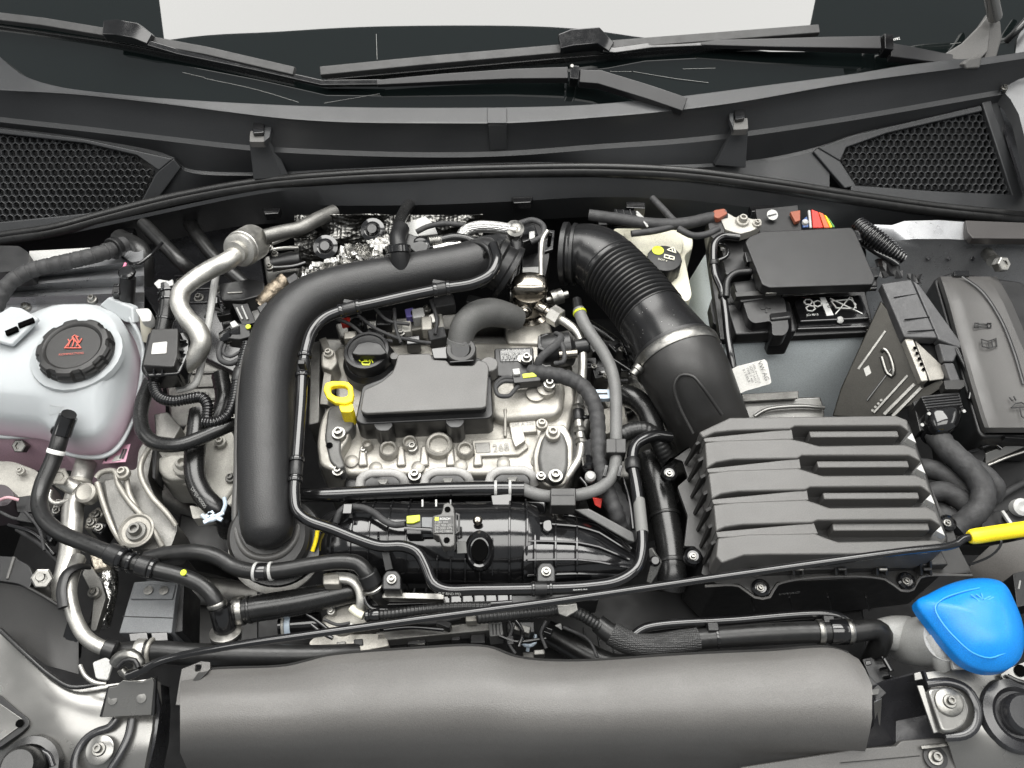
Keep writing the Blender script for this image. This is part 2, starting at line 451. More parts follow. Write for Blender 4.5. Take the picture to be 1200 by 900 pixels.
RD = mk('red_plastic', (.55, .03, .02), .4)
RP = mk('red_print', (.42, .085, .06), .6)
BN = mk('brown_plastic', (.22, .06, .03), .5)
COP = mk('copper_mesh', (.26, .22, .17), .5, 1, bump=(500, .8, .001), var=(160, .3))
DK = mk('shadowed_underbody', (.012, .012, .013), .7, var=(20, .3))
LBL = mk('pale_blue_plastic', (.46, .54, .62), .4)
def perf(nt, b, tc):
    N, L = nt.nodes, nt.links
    v = N.new('ShaderNodeTexVoronoi'); v.inputs['Scale'].default_value = 170; v.inputs['Randomness'].default_value = .0
    L.new(tc.outputs['Object'], v.inputs['Vector'])
    n = N.new('ShaderNodeTexNoise'); n.inputs['Scale'].default_value = 24; L.new(tc.outputs['Object'], n.inputs['Vector'])
    bp = N.new('ShaderNodeBump'); bp.inputs['Strength'].default_value = .8; bp.inputs['Distance'].default_value = .0025
    L.new(v.outputs['Distance'], bp.inputs['Height'])
    b2 = N.new('ShaderNodeBump'); b2.inputs['Strength'].default_value = .8; b2.inputs['Distance'].default_value = .02
    L.new(n.outputs['Fac'], b2.inputs['Height']); L.new(b2.outputs[0], bp.inputs['Normal']); L.new(bp.outputs[0], b.inputs['Normal'])
IN = mk('dimpled_heat_shield', (.13, .128, .122), .3, 1, extra=perf)
def braid(nt, b, tc):
    N, L = nt.nodes, nt.links
    v = N.new('ShaderNodeTexVoronoi'); v.inputs['Scale'].default_value = 520; v.inputs['Randomness'].default_value = .25
    L.new(tc.outputs['Object'], v.inputs['Vector'])
    bp = N.new('ShaderNodeBump'); bp.inputs['Strength'].default_value = .9; bp.inputs['Distance'].default_value = .0015
    L.new(v.outputs['Distance'], bp.inputs['Height']); L.new(bp.outputs[0], b.inputs['Normal'])
BR = mk('woven_sleeve', (.035, .035, .035), .45, extra=braid)
BS = mk('silver_braid', (.55, .55, .54), .35, .9, extra=braid)
def glass_mat(name, tint, refl_rough, body):
    m = D.materials.new(name); m.use_nodes = True; nt = m.node_tree; N = nt.nodes; L = nt.links
    for n in list(N): N.remove(n)
    out = N.new('ShaderNodeOutputMaterial'); fr = N.new('ShaderNodeFresnel'); fr.inputs['IOR'].default_value = 1.62
    gl = N.new('ShaderNodeBsdfGlossy'); gl.inputs['Roughness'].default_value = refl_rough
    tr = N.new('ShaderNodeBsdfTransparent'); tr.inputs['Color'].default_value = (*tint, 1)
    mx = N.new('ShaderNodeMixShader'); L.new(fr.outputs[0], mx.inputs[0]); L.new(tr.outputs[0], mx.inputs[1]); L.new(gl.outputs[0], mx.inputs[2])
    L.new(mx.outputs[0], out.inputs['Surface']); return m
GC = glass_mat('windscreen_glass', (.86, .9, .89), .01, None)
GF = mk('black_ceramic_frit', (.004, .006, .006), .012, spec=.95, var=None)

# ================================================================ SETTING: underbody, body panels
def quadsheet(name, pts, mat):
    return mesh(name, [Vector(p) for p in pts], [tuple(range(len(pts)))], mat, None, smooth=0, solid=.004)
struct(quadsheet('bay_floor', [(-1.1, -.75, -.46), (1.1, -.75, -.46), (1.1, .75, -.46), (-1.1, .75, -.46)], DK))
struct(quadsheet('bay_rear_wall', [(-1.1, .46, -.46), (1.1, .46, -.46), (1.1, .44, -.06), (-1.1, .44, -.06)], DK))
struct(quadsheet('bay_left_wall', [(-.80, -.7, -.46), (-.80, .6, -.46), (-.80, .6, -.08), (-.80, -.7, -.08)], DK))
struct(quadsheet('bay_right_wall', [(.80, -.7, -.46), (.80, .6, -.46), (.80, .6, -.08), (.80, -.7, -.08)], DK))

# ================================================================ windscreen
XS = list(range(-220, 1421, 20))
GE = [(-220, -60), (-60, 10), (0, 66), (20, 84), (60, 99), (150, 111), (300, 121), (420, 125), (600, 125), (690, 122), (760, 116), (800, 112), (900, 99), (1000, 86), (1060, 72), (1110, 50), (1150, 10), (1200, -60), (1420, -300)]
GB = [(-220, 40), (0, 104), (150, 124), (300, 133), (420, 137), (600, 137), (700, 133), (800, 123), (900, 111), (1000, 98), (1100, 84), (1200, 66), (1420, 10)]
GZ = .070
ws = thing('windscreen', 'curved windscreen with black border, reflecting a white ceiling panel', 'windscreen', (600, 60, .1))
gb = [P(x, y[0], GZ) for x, y in zip(XS, smooth_interp(GB, XS))]
def up(v, s, sl=30):
    return v + Vector((0, math.cos(rad(sl)) * s, math.sin(rad(sl)) * s))
FR = [(-220, .44), (0, .36), (180, .33), (600, .25), (940, .215), (1000, .235), (1060, .27), (1150, .32), (1420, .5)]
FRIT = [f[0] * .9 for f in smooth_interp(FR, XS)]
rows_loft('frit_band', [[up(v, s * k / 5 - .004) for v, s in zip(gb, FRIT)] for k in range(6)], GF, ws, solid=.005)
rows_loft('glass', [[up(v, s + .001 + .9 * k / 5 - .004) for v, s in zip(gb, FRIT)] for k in range(6)], GC, ws, solid=.005)
# dashboard below the glass
db = mesh('dashboard', [P(-250, 20, .09) + Vector((0, .25, 0)), P(1450, 20, .09) + Vector((0, .25, 0)), P(1450, 20, .09) + Vector((0, 1.5, .06)), P(-250, 20, .09) + Vector((0, 1.5, .06))], [(0, 1, 2, 3)], mk('dashboard_plastic', (.09, .09, .09), .6, bump=(300, .4, .001), var=(10, .1)), None, smooth=0, solid=.02)
tag(db, 'dark grey dashboard top seen through the windscreen', 'dashboard')
# vin strip seen at the foot of the screen
def on_glass(px, py):
    """point on the screen plane along that pixel's ray (flat fit near the foot)"""
    i = min(range(len(XS)), key=lambda k: abs(XS[k] - px)); b = gb[i]
    n = Vector((0, -math.sin(rad(30)), math.cos(rad(30)))); d = P(px, py, 0) - CAM
    return CAM + d * ((b - CAM).dot(n) / d.dot(n))
text('vin_lettering', '*LFV4B41992', on_glass(1031, 54), on_glass(1053, 48), TX, ws, nor=(0, -.5, .866), lift=.005)

for hw in ([(214, 85), (240, 91)], [(240, 92), (300, 105), (350, 120)], [(380, 121), (410, 116), (445, 110)], [(660, 84), (692, 83)], [(715, 84), (740, 84)], [(742, 84), (790, 92), (830, 97)], [(800, 81), (838, 80)], [(441, 40), (442, 70)], [(1112, 46), (1132, 42)], [(1112, 52), (1126, 50)]):
    q_ = [on_glass(*p) + Vector((0, -.5, .866)) * .0006 for p in hw]
    v_, f_ = _sweep(cr(q_, step=.02), [.0003] * 200, 5); mesh('heater_wire', v_, f_, LG, ws)
# ================================================================ wipers
WA = WPM; WBm = mk('wiper_rubber', (.035, .035, .035), .5, var=(40, .2))
def og(px, py, h):
    return on_glass(px, py) + Vector((0, -.5, .866)) * h
def wtube(name, pts, r, mat, parent, flat=1., seg=10):
    q = [Vector((*og(a, b, h), rr)) for a, b, h, rr in pts]
    c = cr(q, step=.006); path = [v.xyz for v in c]; radii = [v.w for v in c]
    v, f = _sweep(path, radii, seg, flat); o = mesh(name, v, f, mat, parent, smooth=50); PATHS[o.name] = (path, radii); return o
def strip(name, pts, wid, hgt, mat, parent, bev=.0012):
    """rectangular section along pixel points on the glass; wid/hgt in metres per point"""
    q = [og(a, b, h) for a, b, h in pts]; rows = []
    n = Vector((0, -.5, .866))
    for i, v in enumerate(q):
        d = (q[min(i + 1, len(q) - 1)] - q[max(i - 1, 0)]).normalized(); s = d.cross(n).normalized(); wi = wid[i] if isinstance(wid, list) else wid; hi = hgt[i] if isinstance(hgt, list) else hgt
        rows.append([v + s * wi, v + s * wi * .8 + n * hi, v - s * wi * .8 + n * hi, v - s * wi])
    vs_ = [v for r in rows for v in r]; m = len(rows); fs = []
    for i in range(m - 1):
        for j in range(4):
            k = (j + 1) % 4; fs.append((i * 4 + j, i * 4 + k, i * 4 + 4 + k, i * 4 + 4 + j))
    fs += [(0, 1, 2, 3), tuple(4 * m - 4 + j for j in range(4))]
    return mesh(name, vs_, fs, mat, parent, bev=bev)
wl = thing('windscreen_wiper', 'black wiper with its blade on the left half of the screen, arm pivoting at centre', 'wiper', (700, 110, .09), 'windscreen wipers')
strip('blade', [(-30, 23, .012), (60, 34, .012), (150, 49, .012), (250, 68, .012), (349, 91, .012)], .007, .010, WBm, wl)
strip('blade_strip', [(-30, 30, .0), (150, 56, .0), (345, 97, .0)], .002, .012, RB, wl)
strip('blade_adapter', [(134, 46, .020), (150, 47, .022), (172, 51, .022), (186, 58, .020)], [.012, .0135, .0135, .009], [.014, .016, .016, .01], BG, wl)
strip('arm_rod', [(180, 60, .022), (215, 68, .014), (300, 85, .012), (380, 103, .012), (450, 103, .014)], .0048, .006, BG, wl)
strip('arm', [(444, 104, .014), (520, 100, .016), (600, 97, .018), (664, 97, .02)], [.0045, .007, .0086, .010], [.007, .009, .011, .013], WA, wl)
strip('arm_hinge', [(666, 98, .016), (676, 99, .016)], .0115, .022, BG, wl)
strip('arm_head', [(677, 100, .018), (700, 102, .02), (730, 112, .022), (758, 123, .028), (795, 138, .034)], [.011, .012, .012, .012, .012], .013, WA, wl)
lathe('hinge_pin', og(668, 92, .036), (0, -.5, .866), [(.003, 0), (.003, .003), (.002, .004)], ST, wl, seg=12)
wr = thing('windscreen_wiper', 'black wiper with its long blade across the middle, arm pivoting at right', 'wiper', (1050, 70, .09), 'windscreen wipers')
strip('blade', [(379, 91, .012), (500, 79, .012), (660, 65, .012), (800, 54, .012), (954, 42, .012)], .0075, .010, WBm, wr)
strip('blade_strip', [(385, 97, .0), (660, 72, .0), (950, 48, .0)], .002, .012, RB, wr)
strip('blade_adapter', [(654, 62, .020), (668, 60, .023), (698, 57, .022), (714, 66, .018)], [.0125, .014, .014, .009], [.014, .017, .017, .01], BG, wr)
strip('arm_rod', [(704, 68, .022), (718, 68, .018), (760, 61, .015), (822, 58, .014)], .005, .006, BG, wr)
strip('arm', [(817, 58, .014), (900, 60, .017), (960, 61, .019), (1021, 62, .02)], [.0045, .0078, .0098, .0114], [.007, .009, .011, .013], WA, wr)
strip('arm_hinge', [(1023, 63, .016), (1033, 64, .016)], .0135, .023, BG, wr)
strip('arm_head', [(1034, 69, .016), (1060, 73, .016), (1095, 77, .012), (1128, 79, .006)], [.0122, .011, .0095, .008], .013, WA, wr)

# ================================================================ cowl panel
cw = thing('cowl_panel', 'wide black plastic cowl panel below the windscreen', 'cowl', (600, 170, .03))
XC = list(range(-120, 1321, 12))
def crow(pts, zs, dy=0):
    """pts px polyline; zs constant or list of (px,z)"""
    ys = smooth_interp(pts, XC); out = []
    for x, y in zip(XC, ys):
        z = zs if isinstance(zs, (int, float)) else interp(zs, x)[0]
        out.append(P(x, y[0] + dy, z))
    return out
R0 = [(-120, 30), (-60, 52), (0, 66), (20, 84), (60, 99), (150, 111), (300, 121), (420, 125), (600, 125), (690, 122), (760, 116), (800, 112), (900, 99), (1000, 86), (1060, 76), (1110, 70), (1160, 66), (1320, 40)]
R1 = [(-120, 96), (0, 107), (60, 110), (100, 113), (200, 124), (270, 133), (330, 140), (400, 144.5), (520, 146), (600, 145.5), (700, 139), (780, 132), (860, 122), (1000, 98), (1130, 80.5), (1200, 70), (1320, 50)]
R2 = [(-120, 122), (0, 137), (100, 148), (200, 160), (290, 170), (400, 176), (520, 178.5), (600, 176.5), (700, 169), (800, 162), (880, 153), (1000, 135), (1150, 109), (1320, 80)]
RS = [(-120, 296), (0, 274), (60, 265), (120, 249), (200, 229), (300, 211), (400, 202), (500, 197.5), (600, 194.5), (700, 193.5), (800, 198), (900, 210.5), (1000, 226), (1100, 240), (1200, 250), (1320, 262)]
R3 = [(-120, 136), (0, 151), (100, 164), (203, 186), (215, 198), (297, 204), (400, 200), (600, 192), (800, 195), (900, 187), (965, 172), (1000, 160), (1100, 138), (1150, 127), (1320, 100)]
ZS = [(-120, -.060), (0, -.045), (120, -.030), (200, -.018), (300, .0), (400, .016), (520, .030), (700, .030), (800, .022), (900, .004), (1000, -.016), (1100, -.034), (1200, -.046), (1320, -.060)]
Z3 = [(-200, .032), (100, .030), (203, .016), (215, .002), (297, .002), (400, .018), (520, .026), (700, .026), (800, .016), (900, .0), (965, .008), (1000, .017), (1100, .024), (1150, .026), (1400, .03)]
def off(tab, d): return [(x, z + d) for x, z in tab]
rA = crow(R0, .095); rB = crow(R1, .092, -1.5); rB2 = crow(R1, .088, 1.0)
rC = crow(R2, .048); rD = crow(R2, .0435, 6)
rE = crow(R3, Z3, -2); rE2 = crow(R3, off(Z3, -.002), 2); rF = crow(RS, off(ZS, -.018), 2)
def surf(px, py, lift=0):
    """point on the lower cowl face seen at that pixel"""
    A = P(px, interp([(x, y) for x, y in R3], px)[0] + 2, interp(Z3, px)[0] - .002); B_ = P(px, interp(RS, px)[0] + 2, interp(ZS, px)[0] - .018)
    lo, hi = -.6, 1.6
    for _ in range(40):
        m = (lo + hi) / 2
        if proj(A.lerp(B_, m))[1] < py: lo = m
        else: hi = m
    return P(px, py, A.lerp(B_, lo).z + lift)
rows_loft('upper_ledge', [rA, rB], CB, cw, solid=.006, bev=.0015)
rows_loft('rear_face', [rB, rB2, [a.lerp(b, .5) + Vector((0, .002, 0)) for a, b in zip(rB2, rC)], rC], CB, cw, solid=.003, smooth=25)
rows_loft('middle_step', [rC, rD], CB, cw, solid=.003, smooth=30)
rows_loft('front_face', [rD, rE], CB, cw, solid=.003, smooth=25)
rows_loft('lower_step', [rE, rE2], CB, cw, solid=.003, smooth=25)
i0 = min(i for i, x in enumerate(XC) if x >= 176); i1 = max(i for i, x in enumerate(XC) if x <= 990)
rows_loft('lower_face', [rE2[i0:i1], rF[i0:i1]], CB, cw, solid=.003, smooth=25)
# seam between the two halves
plate('joint_cover', [(571, 126, .0975), (594, 126, .0975), (594, 144, .0945), (571, 144, .0945)], .003, CB, cw)
plate('joint_cover', [(572, 146.5, .091), (594, 146, .091), (594, 175, .052), (574, 176, .052)], .003, CB, cw)
# channels with clips
for poly1, poly2, clip, cap, side in (
    ([(292, 166, .058), (313, 166, .058), (331, 208, .012), (297, 211, .012)], [(313, 166, .058), (318, 160, .058), (338, 205, .012), (331, 208, .012)],
     [(297, 138), (310, 136), (309, 155), (296, 156)], [(293, 153), (310, 153), (310, 166), (292, 166)], [(310, 136), (319, 144), (316, 160), (309, 166)]),
    ([(859, 152, .058), (877, 151, .058), (874, 197, .012), (838, 194, .012)], [(852, 130, .06), (859, 152, .058), (838, 194, .012), (835, 190, .012)],
     [(860, 121), (872, 119), (873, 138), (862, 140)], [(859, 140), (876, 138), (877, 151), (859, 152)], [(854, 128), (860, 121), (860, 152), (855, 140)])):
    plate('channel', poly1, .012, CB, cw, bev=.0015)
    plate('channel_side', poly2, .008, CB, cw)
    slab('clip', clip, .080, .007, BG, cw, bev=.0015, rr=2)
    slab('clip_base', cap, .074, .010, CV, cw, bev=.0012, rr=2)
    slab('clip_side', side, .076, .008, CB, cw, bev=.001)
# rubber seal, flange and front skirt
sl = tube('bonnet_seal', [(x, y + 7, interp(ZS, x)[0] - .003) for x, y in RS], 7.5, RM, None, seg=16, step=.012)
tube('seal_lip', [(x, y + 1.5, interp(ZS, x)[0] + .005) for x, y in RS], 4.2, RM, sl, seg=12, step=.012)
tag(sl, 'long black rubber bonnet seal running along the cowl front', 'seal')
FL = [(-120, 306), (0, 285), (60, 277), (150, 258), (300, 227), (400, 215), (500, 210.5), (600, 208), (700, 206.5), (800, 210), (900, 222.5), (1000, 239), (1130, 256), (1200, 263), (1320, 274)]
SK = [(-120, 316), (0, 294), (60, 284), (150, 267), (250, 246), (300, 240), (400, 241), (500, 240), (600, 236), (700, 231), (800, 234), (900, 246), (1000, 257), (1100, 266), (1200, 270), (1320, 280)]
f1 = crow(FL, off(ZS, -.003), -3); f2 = crow(FL, off(ZS, -.007), 1); f3 = crow(SK, off(ZS, -.034)); f4 = [v + Vector((0, .012, -.05)) for v in f3]
fl = rows_loft('cowl_skirt', [f1, f2, f3, f4], CB, cw, solid=.004, smooth=30)
for x, y, ww in ((318, 246, 22), (612, 233, 26), (893, 243, 30), (150, 270, 16)):
    slab('skirt_clip', [(x - ww / 2, y - 2), (x + ww / 2, y - 3), (x + ww / 2 - 3, y + 4), (x - ww / 2 + 3, y + 5)], interp(ZS, x)[0] - .026, .012, BG, cw)
# honeycomb vents at both ends
def honey(name, poly, c0_, label_parent, pitch=.0104, depth=.007):
    """honeycomb that follows the cowl face inside a pixel outline"""
    A = surf(*c0_); B_ = surf(c0_[0] + 60, c0_[1]); C_ = surf(c0_[0], c0_[1] - 25)
    u = (B_ - A).normalized(); n = u.cross(C_ - A).normalized()
    if n.z < 0: n = -n
    v = n.cross(u); vs_, fs = [], []
    dx, dy = pitch, pitch * math.sqrt(3) / 2
    for j in range(-60, 61):
        for i in range(-60, 61):
            c0 = A + u * ((i + (.5 if j % 2 else 0)) * dx) + v * (j * dy)
            if not inpoly(proj(c0), poly): continue
            k = len(vs_); R_ = pitch / math.sqrt(3)
            for q in range(6):
                an = rad(60 * q + 30); e = u * math.cos(an) + v * math.sin(an)
                o_ = surf(*proj(c0 + e * R_)); i_ = surf(*proj(c0 + e * R_ * .80), .0006)
                vs_ += [o_, i_, i_ - e * R_ * .06 - n * depth]
            for q in range(6):
                m = k + 3 * q; m2 = k + 3 * ((q + 1) % 6)
                fs += [(m, m2, m2 + 1, m + 1), (m + 1, m2 + 1, m2 + 2, m + 2)]
    o = mesh(name, vs_, fs, CB, label_parent, smooth=20, fix=False); o['kind'] = 'stuff'
pL = [(-40, 150), (0, 156), (100, 168), (160, 183), (168, 197), (180, 205), (162, 243), (100, 252), (0, 262), (-40, 268)]
plate('vent_shade_backing', [surf(-60, 140, -.014), surf(205, 184, -.014), surf(172, 242, -.014), surf(-60, 282, -.014)], .003, BD, cw)  # deep black sheet put in for the shade behind the grille
honey('vent_grille', pL, (60, 210), cw)
pR = [(988, 172), (1040, 155), (1100, 140), (1148, 128), (1170, 176), (1188, 229), (1100, 225), (1003, 218), (985, 190), (993, 184)]
plate('vent_shade_backing', [surf(955, 178, -.014), surf(1165, 118, -.014), surf(1200, 240, -.014), surf(1000, 224, -.014)], .003, BD, cw)  # same black stand-in for shade behind the right grille
honey('vent_grille', pR, (1080, 190), cw)
# raised frames round the vents
for fr in ([(-60, 138), (0, 150), (100, 163), (203, 186), (186, 200), (160, 182), (100, 168), (-60, 150)],
           [(203, 186), (212, 197), (178, 243), (160, 246), (181, 206), (186, 200)],
           [(958, 173), (1000, 158), (1150, 123), (1152, 130), (1040, 156), (992, 173), (985, 189)],
           [(958, 173), (985, 189), (1004, 218), (990, 221), (953, 178)],
           [(-60, 264), (0, 260), (100, 250), (158, 240), (180, 240), (176, 250), (110, 266), (0, 290), (-60, 300)],
           [(998, 214), (1003, 217), (1100, 224), (1190, 228), (1206, 238), (1206, 262), (1100, 250), (996, 234)],
           [(1148, 112), (1160, 112), (1204, 240), (1188, 234)]):
    plate('vent_frame', [surf(x, y, .004) for x, y in fr], .010, CB, cw, bev=.002)
# end flange at the right
plate('end_flange', [surf(1152, 84, .0), surf(1162, 84, .0), surf(1166, 108, .0), surf(1180, 150, .0), surf(1206, 244, .0), surf(1200, 244, .0), surf(1156, 110, .0)], .02, CB, cw)

# A-pillar trim and wing at the right
pt = thing('pillar_trim', 'light grey corner trim where the windscreen meets the right pillar', 'trim', (1150, 60, .09))
plate('trim_inner', [(1100, 67, .095), (1128, 50, .105), (1148, 30, .12), (1159, 14, .13), (1163, 18, .128), (1158, 60, .1), (1150, 68, .095), (1130, 72, .09)], .01, CV, pt, bev=.002)
plate('trim_outer', [(1159, 14, .132), (1165, 22, .128), (1173, 24, .125), (1175, 44, .11), (1168, 68, .09), (1156, 86, .078), (1149, 82, .08), (1158, 50, .105)], .012, CV, pt, bev=.003)
plate('trim_nose', [(1129, 74, .1), (1135, 69, .1), (1152, 64, .1), (1149, 80, .09), (1131, 81, .09)], .012, CV, pt, bev=.003)
pl = tube('pillar', [(1166, 20, .135), (1160, -10, .18), (1150, -60, .26)], 8, PS, None, seg=12); tag(pl, 'bright grey roof pillar edge at the upper right corner', 'pillar')
wg = thing('wing', 'silver grey painted wing edge at the upper right', 'wing', (1190, 90, .0))
WL = [(1218, -40, .14), (1206, 15, .10), (1192, 46, .085), (1189, 70, .07), (1180, 92, .055), (1168, 99, .05), (1184, 116, .045), (1194, 134, .04), (1208, 190, .025), (1222, 250, .01)]
rows_loft('wing_panel', [[P(*p) - Z * .02 for p in WL], [P(*p) for p in WL], [P(p[0] + 10 + k * 2, p[1] - 2, p[2] + .006) for k, p in enumerate(WL)], [P(1290, p[1] - 10, p[2] + .01) for p in WL]], WPN, wg, solid=.004, smooth=60)
tube('wing_gasket', [(1215, 8, .12), (1192, 36, .10), (1177, 50, .08)], 4, RB, wg)
rows_loft('gutter', [[P(1172, 20, .06), P(1160, 80, .03), P(1164, 110, .02), P(1178, 150, .01), P(1203, 230, -.01)], [P(1192, 10, .03), P(1196, 60, .0), P(1206, 110, -.01), P(1214, 150, -.01), P(1240, 230, -.02)]], PB, wg, solid=.004)
box('wing_bracket', (1174, 100, .05), 18, 12, .008, ST, wg, rot=-30); bolt(wg, 1177, 103, .054, 4, ST)

# ================================================================ LEFT SIDE
# strut tower sheet metal
tw = thing('strut_tower', 'shiny grey ridged inner wing panel above the coolant tank', 'body panel', (90, 330, -.05))
rows_loft('tower_sheet', [[P(x, y + (x - 30) * k, z) for x in (-30, 0, 40, 80, 120, 150, 168)] for y, k, z in
          ((312, -.15, -.030), (322, -.12, -.020), (327, -.10, -.040), (334, -.08, -.026), (341, -.05, -.048), (348, -.04, -.030), (357, -.02, -.055), (372, .0, -.06), (420, .0, -.13))], PG, tw, solid=.003, smooth=70)
slab('end_cover', [(-30, 287), (22, 288), (34, 296), (32, 316), (-30, 322)], .012, .03, BP, tw, rr=3)
plate('bright_panel', [(34, 294, -.004), (106, 290, -.004), (106, 297, -.01), (62, 307, -.01), (34, 313, -.012)], .003, WT, tw)
for x, y in ((108, 351), (30, 360)): bolt(tw, x, y, -.03, 6, ST)
hr = tube('wiring_harness', [(-6, 362, -.01), (2, 345, .0), (12, 331, .006), (34, 318, .008), (60, 311, .008), (90, 304, .008), (118, 297, .006), (146, 286, -.01)], 9.5, TP, None, lump=.06, corr=(.013, .07))
tag(hr, 'cloth taped wiring harness bending over the left inner wing', 'wiring harness')
for x in range(20, 140, 13): collar(hr, (x, 326 - x * .24), 1.5, .8, TP, 'tape_edge')
collar(hr, (134, 291), 9, 4, BP, 'grommet')
sp = thing('hose_connector', 'upright black hose connector standing behind the coolant tank', 'connector', (149, 360, -.04))
tube('connector_barrel', [(148, 368, -.05), (149, 345, -.02), (150, 325, .0)], 9, BP, sp)
lathe('connector_cap', (150, 322, .002), (0, 0, 1), [(.009, 0), (.0105, .002), (.0105, .006), (.008, .008)], BG, sp)
box('connector_plug', (137, 338, -.012), 11, 18, .02, BP, sp); box('plug_slot', (136, 334, -.0105), 7, 4, .004, BG, sp); box('plug_slot', (136, 343, -.0105), 7, 4, .004, BG, sp)
# dark bulkhead pipes behind
for pts, r, lab in (([(140, 280, -.05), (166, 298, -.04), (168, 335, -.07)], 12, 'dark rubber duct sinking behind the upright hose connector'),
                    ([(168, 262, -.04), (200, 295, -.035), (215, 310, -.04), (228, 320, -.06)], 8, 'thin dark heater hose beside the bulkhead at left')):
    tag(tube('heater_hose', pts, r, RM), lab, 'hose', 'dark hoses at the left bulkhead')
tag(tube('bulkhead_wire', [(140, 300, -.02), (160, 310, -.012), (175, 300, -.01), (190, 285, -.02)], 2, BG), 'thin black wire looping at the left bulkhead', 'wire')
tag(tube('pink_wire', [(147, 309, .0), (145, 318, .006), (151, 323, .006)], 1.6, mk('pink_wire_skin', (.6, .2, .3), .5)), 'short pink wire above the upright hose connector', 'wire')

# expansion tank
tk = thing('coolant_tank', 'translucent white coolant tank with black screw cap and pink coolant', 'tank', (80, 470, -.12))
seam = [(-70, 500), (0, 514), (58, 516), (72, 531), (95, 537), (122, 537), (140, 526), (156, 498), (168, 462), (171, 430), (163, 398), (148, 374), (118, 362), (60, 362), (0, 382), (-70, 400)]
def sc(p, c, s): return [(c[0] + (x - c[0]) * s, c[1] + (y - c[1]) * s) for x, y in p]
dome('lower_shell', sc(seam, (60, 440), .96), -.078, [(1, 0)], PK, tk, drop=.09)
dome('seam_flange', seam, -.076, [(1.0, 0), (1.012, .001), (1.012, .004), (1.0, .005)], TK, tk, n=6)
sm_ = sc(seam, (60, 440), .97)
shoulder = [(-70, 470), (0, 486), (46, 490), (60, 502), (93, 509), (112, 506), (124, 494), (137, 468), (147, 440), (152, 414), (150, 388), (138, 368), (112, 356), (62, 356), (8, 380), (-70, 395)]
plateau = [(-70, 444), (0, 458), (42, 462), (66, 466), (93, 468), (108, 464), (118, 454), (128, 440), (135, 424), (140, 406), (139, 386), (128, 370), (106, 358), (66, 358), (16, 384), (-70, 398)]
crown = [(20, 436), (36, 444), (56, 450), (72, 453), (90, 454), (106, 450), (120, 442), (130, 430), (136, 416), (138, 402), (134, 388), (124, 376), (104, 366), (74, 366), (42, 384), (22, 410)]
rg = [[P(x, y, z) for x, y in r] for r, z in ((sm_, -.072), (sm_, -.066), (shoulder, -.034), ([((a[0] * .5 + b[0] * .5), (a[1] * .5 + b[1] * .5)) for a, b in zip(shoulder, plateau)], -.022), (plateau, -.012), (crown, -.006), (sc(crown, (88, 411), .6), -.004))]
n_ = len(sm_); vs2 = [v for r in rg for v in r]; fs2 = [(i * n_ + j, i * n_ + (j + 1) % n_, (i + 1) * n_ + (j + 1) % n_, (i + 1) * n_ + j) for i in range(len(rg) - 1) for j in range(n_)] + [tuple((len(rg) - 1) * n_ + j for j in range(n_))]
us = mesh('upper_shell', vs2, fs2, TF, tk, smooth=180)
ca = us.data.attributes.new('crease_edge', 'FLOAT', 'EDGE')
for e in us.data.edges:
    r_ = {v // n_ for v in e.vertices}
    ca.data[e.index].value = .75 if r_ in ({2}, {4}) else .35 if (r_ == {2, 3} or r_ == {3, 4}) else 0
sbm = us.modifiers.new('sub', 'SUBSURF'); sbm.levels = 2; sbm.render_levels = 2
lathe('filler_neck', (90, 414, -.004), (.03, 0, 1), [(.054, -.008), (.053, .0), (.047, .003), (.044, .006)], TK, tk)
capx = Vector((.03, .0, 1))
cp = lathe('tank_cap', (91, 414, .001), capx, [(.043, 0), (.0442, .002), (.0442, .007), (.0425, .009), (.0425, .013), (.040, .0155), (.034, .016), (.0315, .0145), (.0305, .013), (.0, .013)], BM, tk, seg=96, lobes=(9, .07, (1, 2, 3, 4, 5), .25))
cn = capx.normalized(); cc = P(91, 414, .001) + cn * .0137
def oncap(x, y):
    d = P(x, y, 0) - CAM; return CAM + d * ((cc - CAM).dot(cn) / d.dot(cn))
TRI = [(76, 408), (86, 396), (95, 408), (76, 408)]
lines('warning_symbol', [[oncap(*p) for p in TRI], [oncap(80, 406), oncap(82, 401), oncap(80, 398)], [oncap(85, 406), oncap(87, 400), oncap(85, 395), oncap(88, 393)], [oncap(90, 406), oncap(92, 400), oncap(89, 394), oncap(92, 395)], [oncap(93, 402), oncap(96, 397)]], 1.0, RP, cp)
text('cap_lettering', 'KOMPAKTVDG', oncap(69, 417), oncap(98, 415), RP, cp, nor=cn, lift=.0006)
# tank fittings
plate('tank_bracket', [(-10, 372, .008), (12, 358, .012), (24, 360, .012), (45, 372, .010), (12, 404, .006), (-10, 398, .004)], .008, TK, tk, bev=.003)
for a, b in (((6, 390), (20, 384)), ((21, 381), (39, 374))):
    bar('bracket_slot', (a[0], a[1], .0115), (b[0], b[1], .0125), 7, .004, VD, tk)
plate('tank_ear', [(115, 358, -.03), (126, 348, -.02), (155, 360, -.02), (156, 380, -.03), (148, 378, -.04)], .012, TK, tk, bev=.003)
plate('moulded_panel', [(56, 474, -.018), (100, 476, -.018), (98, 500, -.034), (58, 496, -.034)], .012, TK, tk, bev=.003, rr=4)
lines('moulded_symbol', [[(25, 402), (34, 398), (35, 404), (27, 408), (25, 402)]], 1.2, LG, tk, z=-.012)
bar('moulded_mark', (20, 427, -.016), (27, 418, -.014), 4, .004, mk('brown_mark', (.33, .28, .2), .6), tk)
tube('level_rib', [(152, 372, -.03), (166, 400, -.045), (166, 440, -.058), (152, 490, -.07), (118, 525, -.073)], 2.5, TK, tk, seg=8)
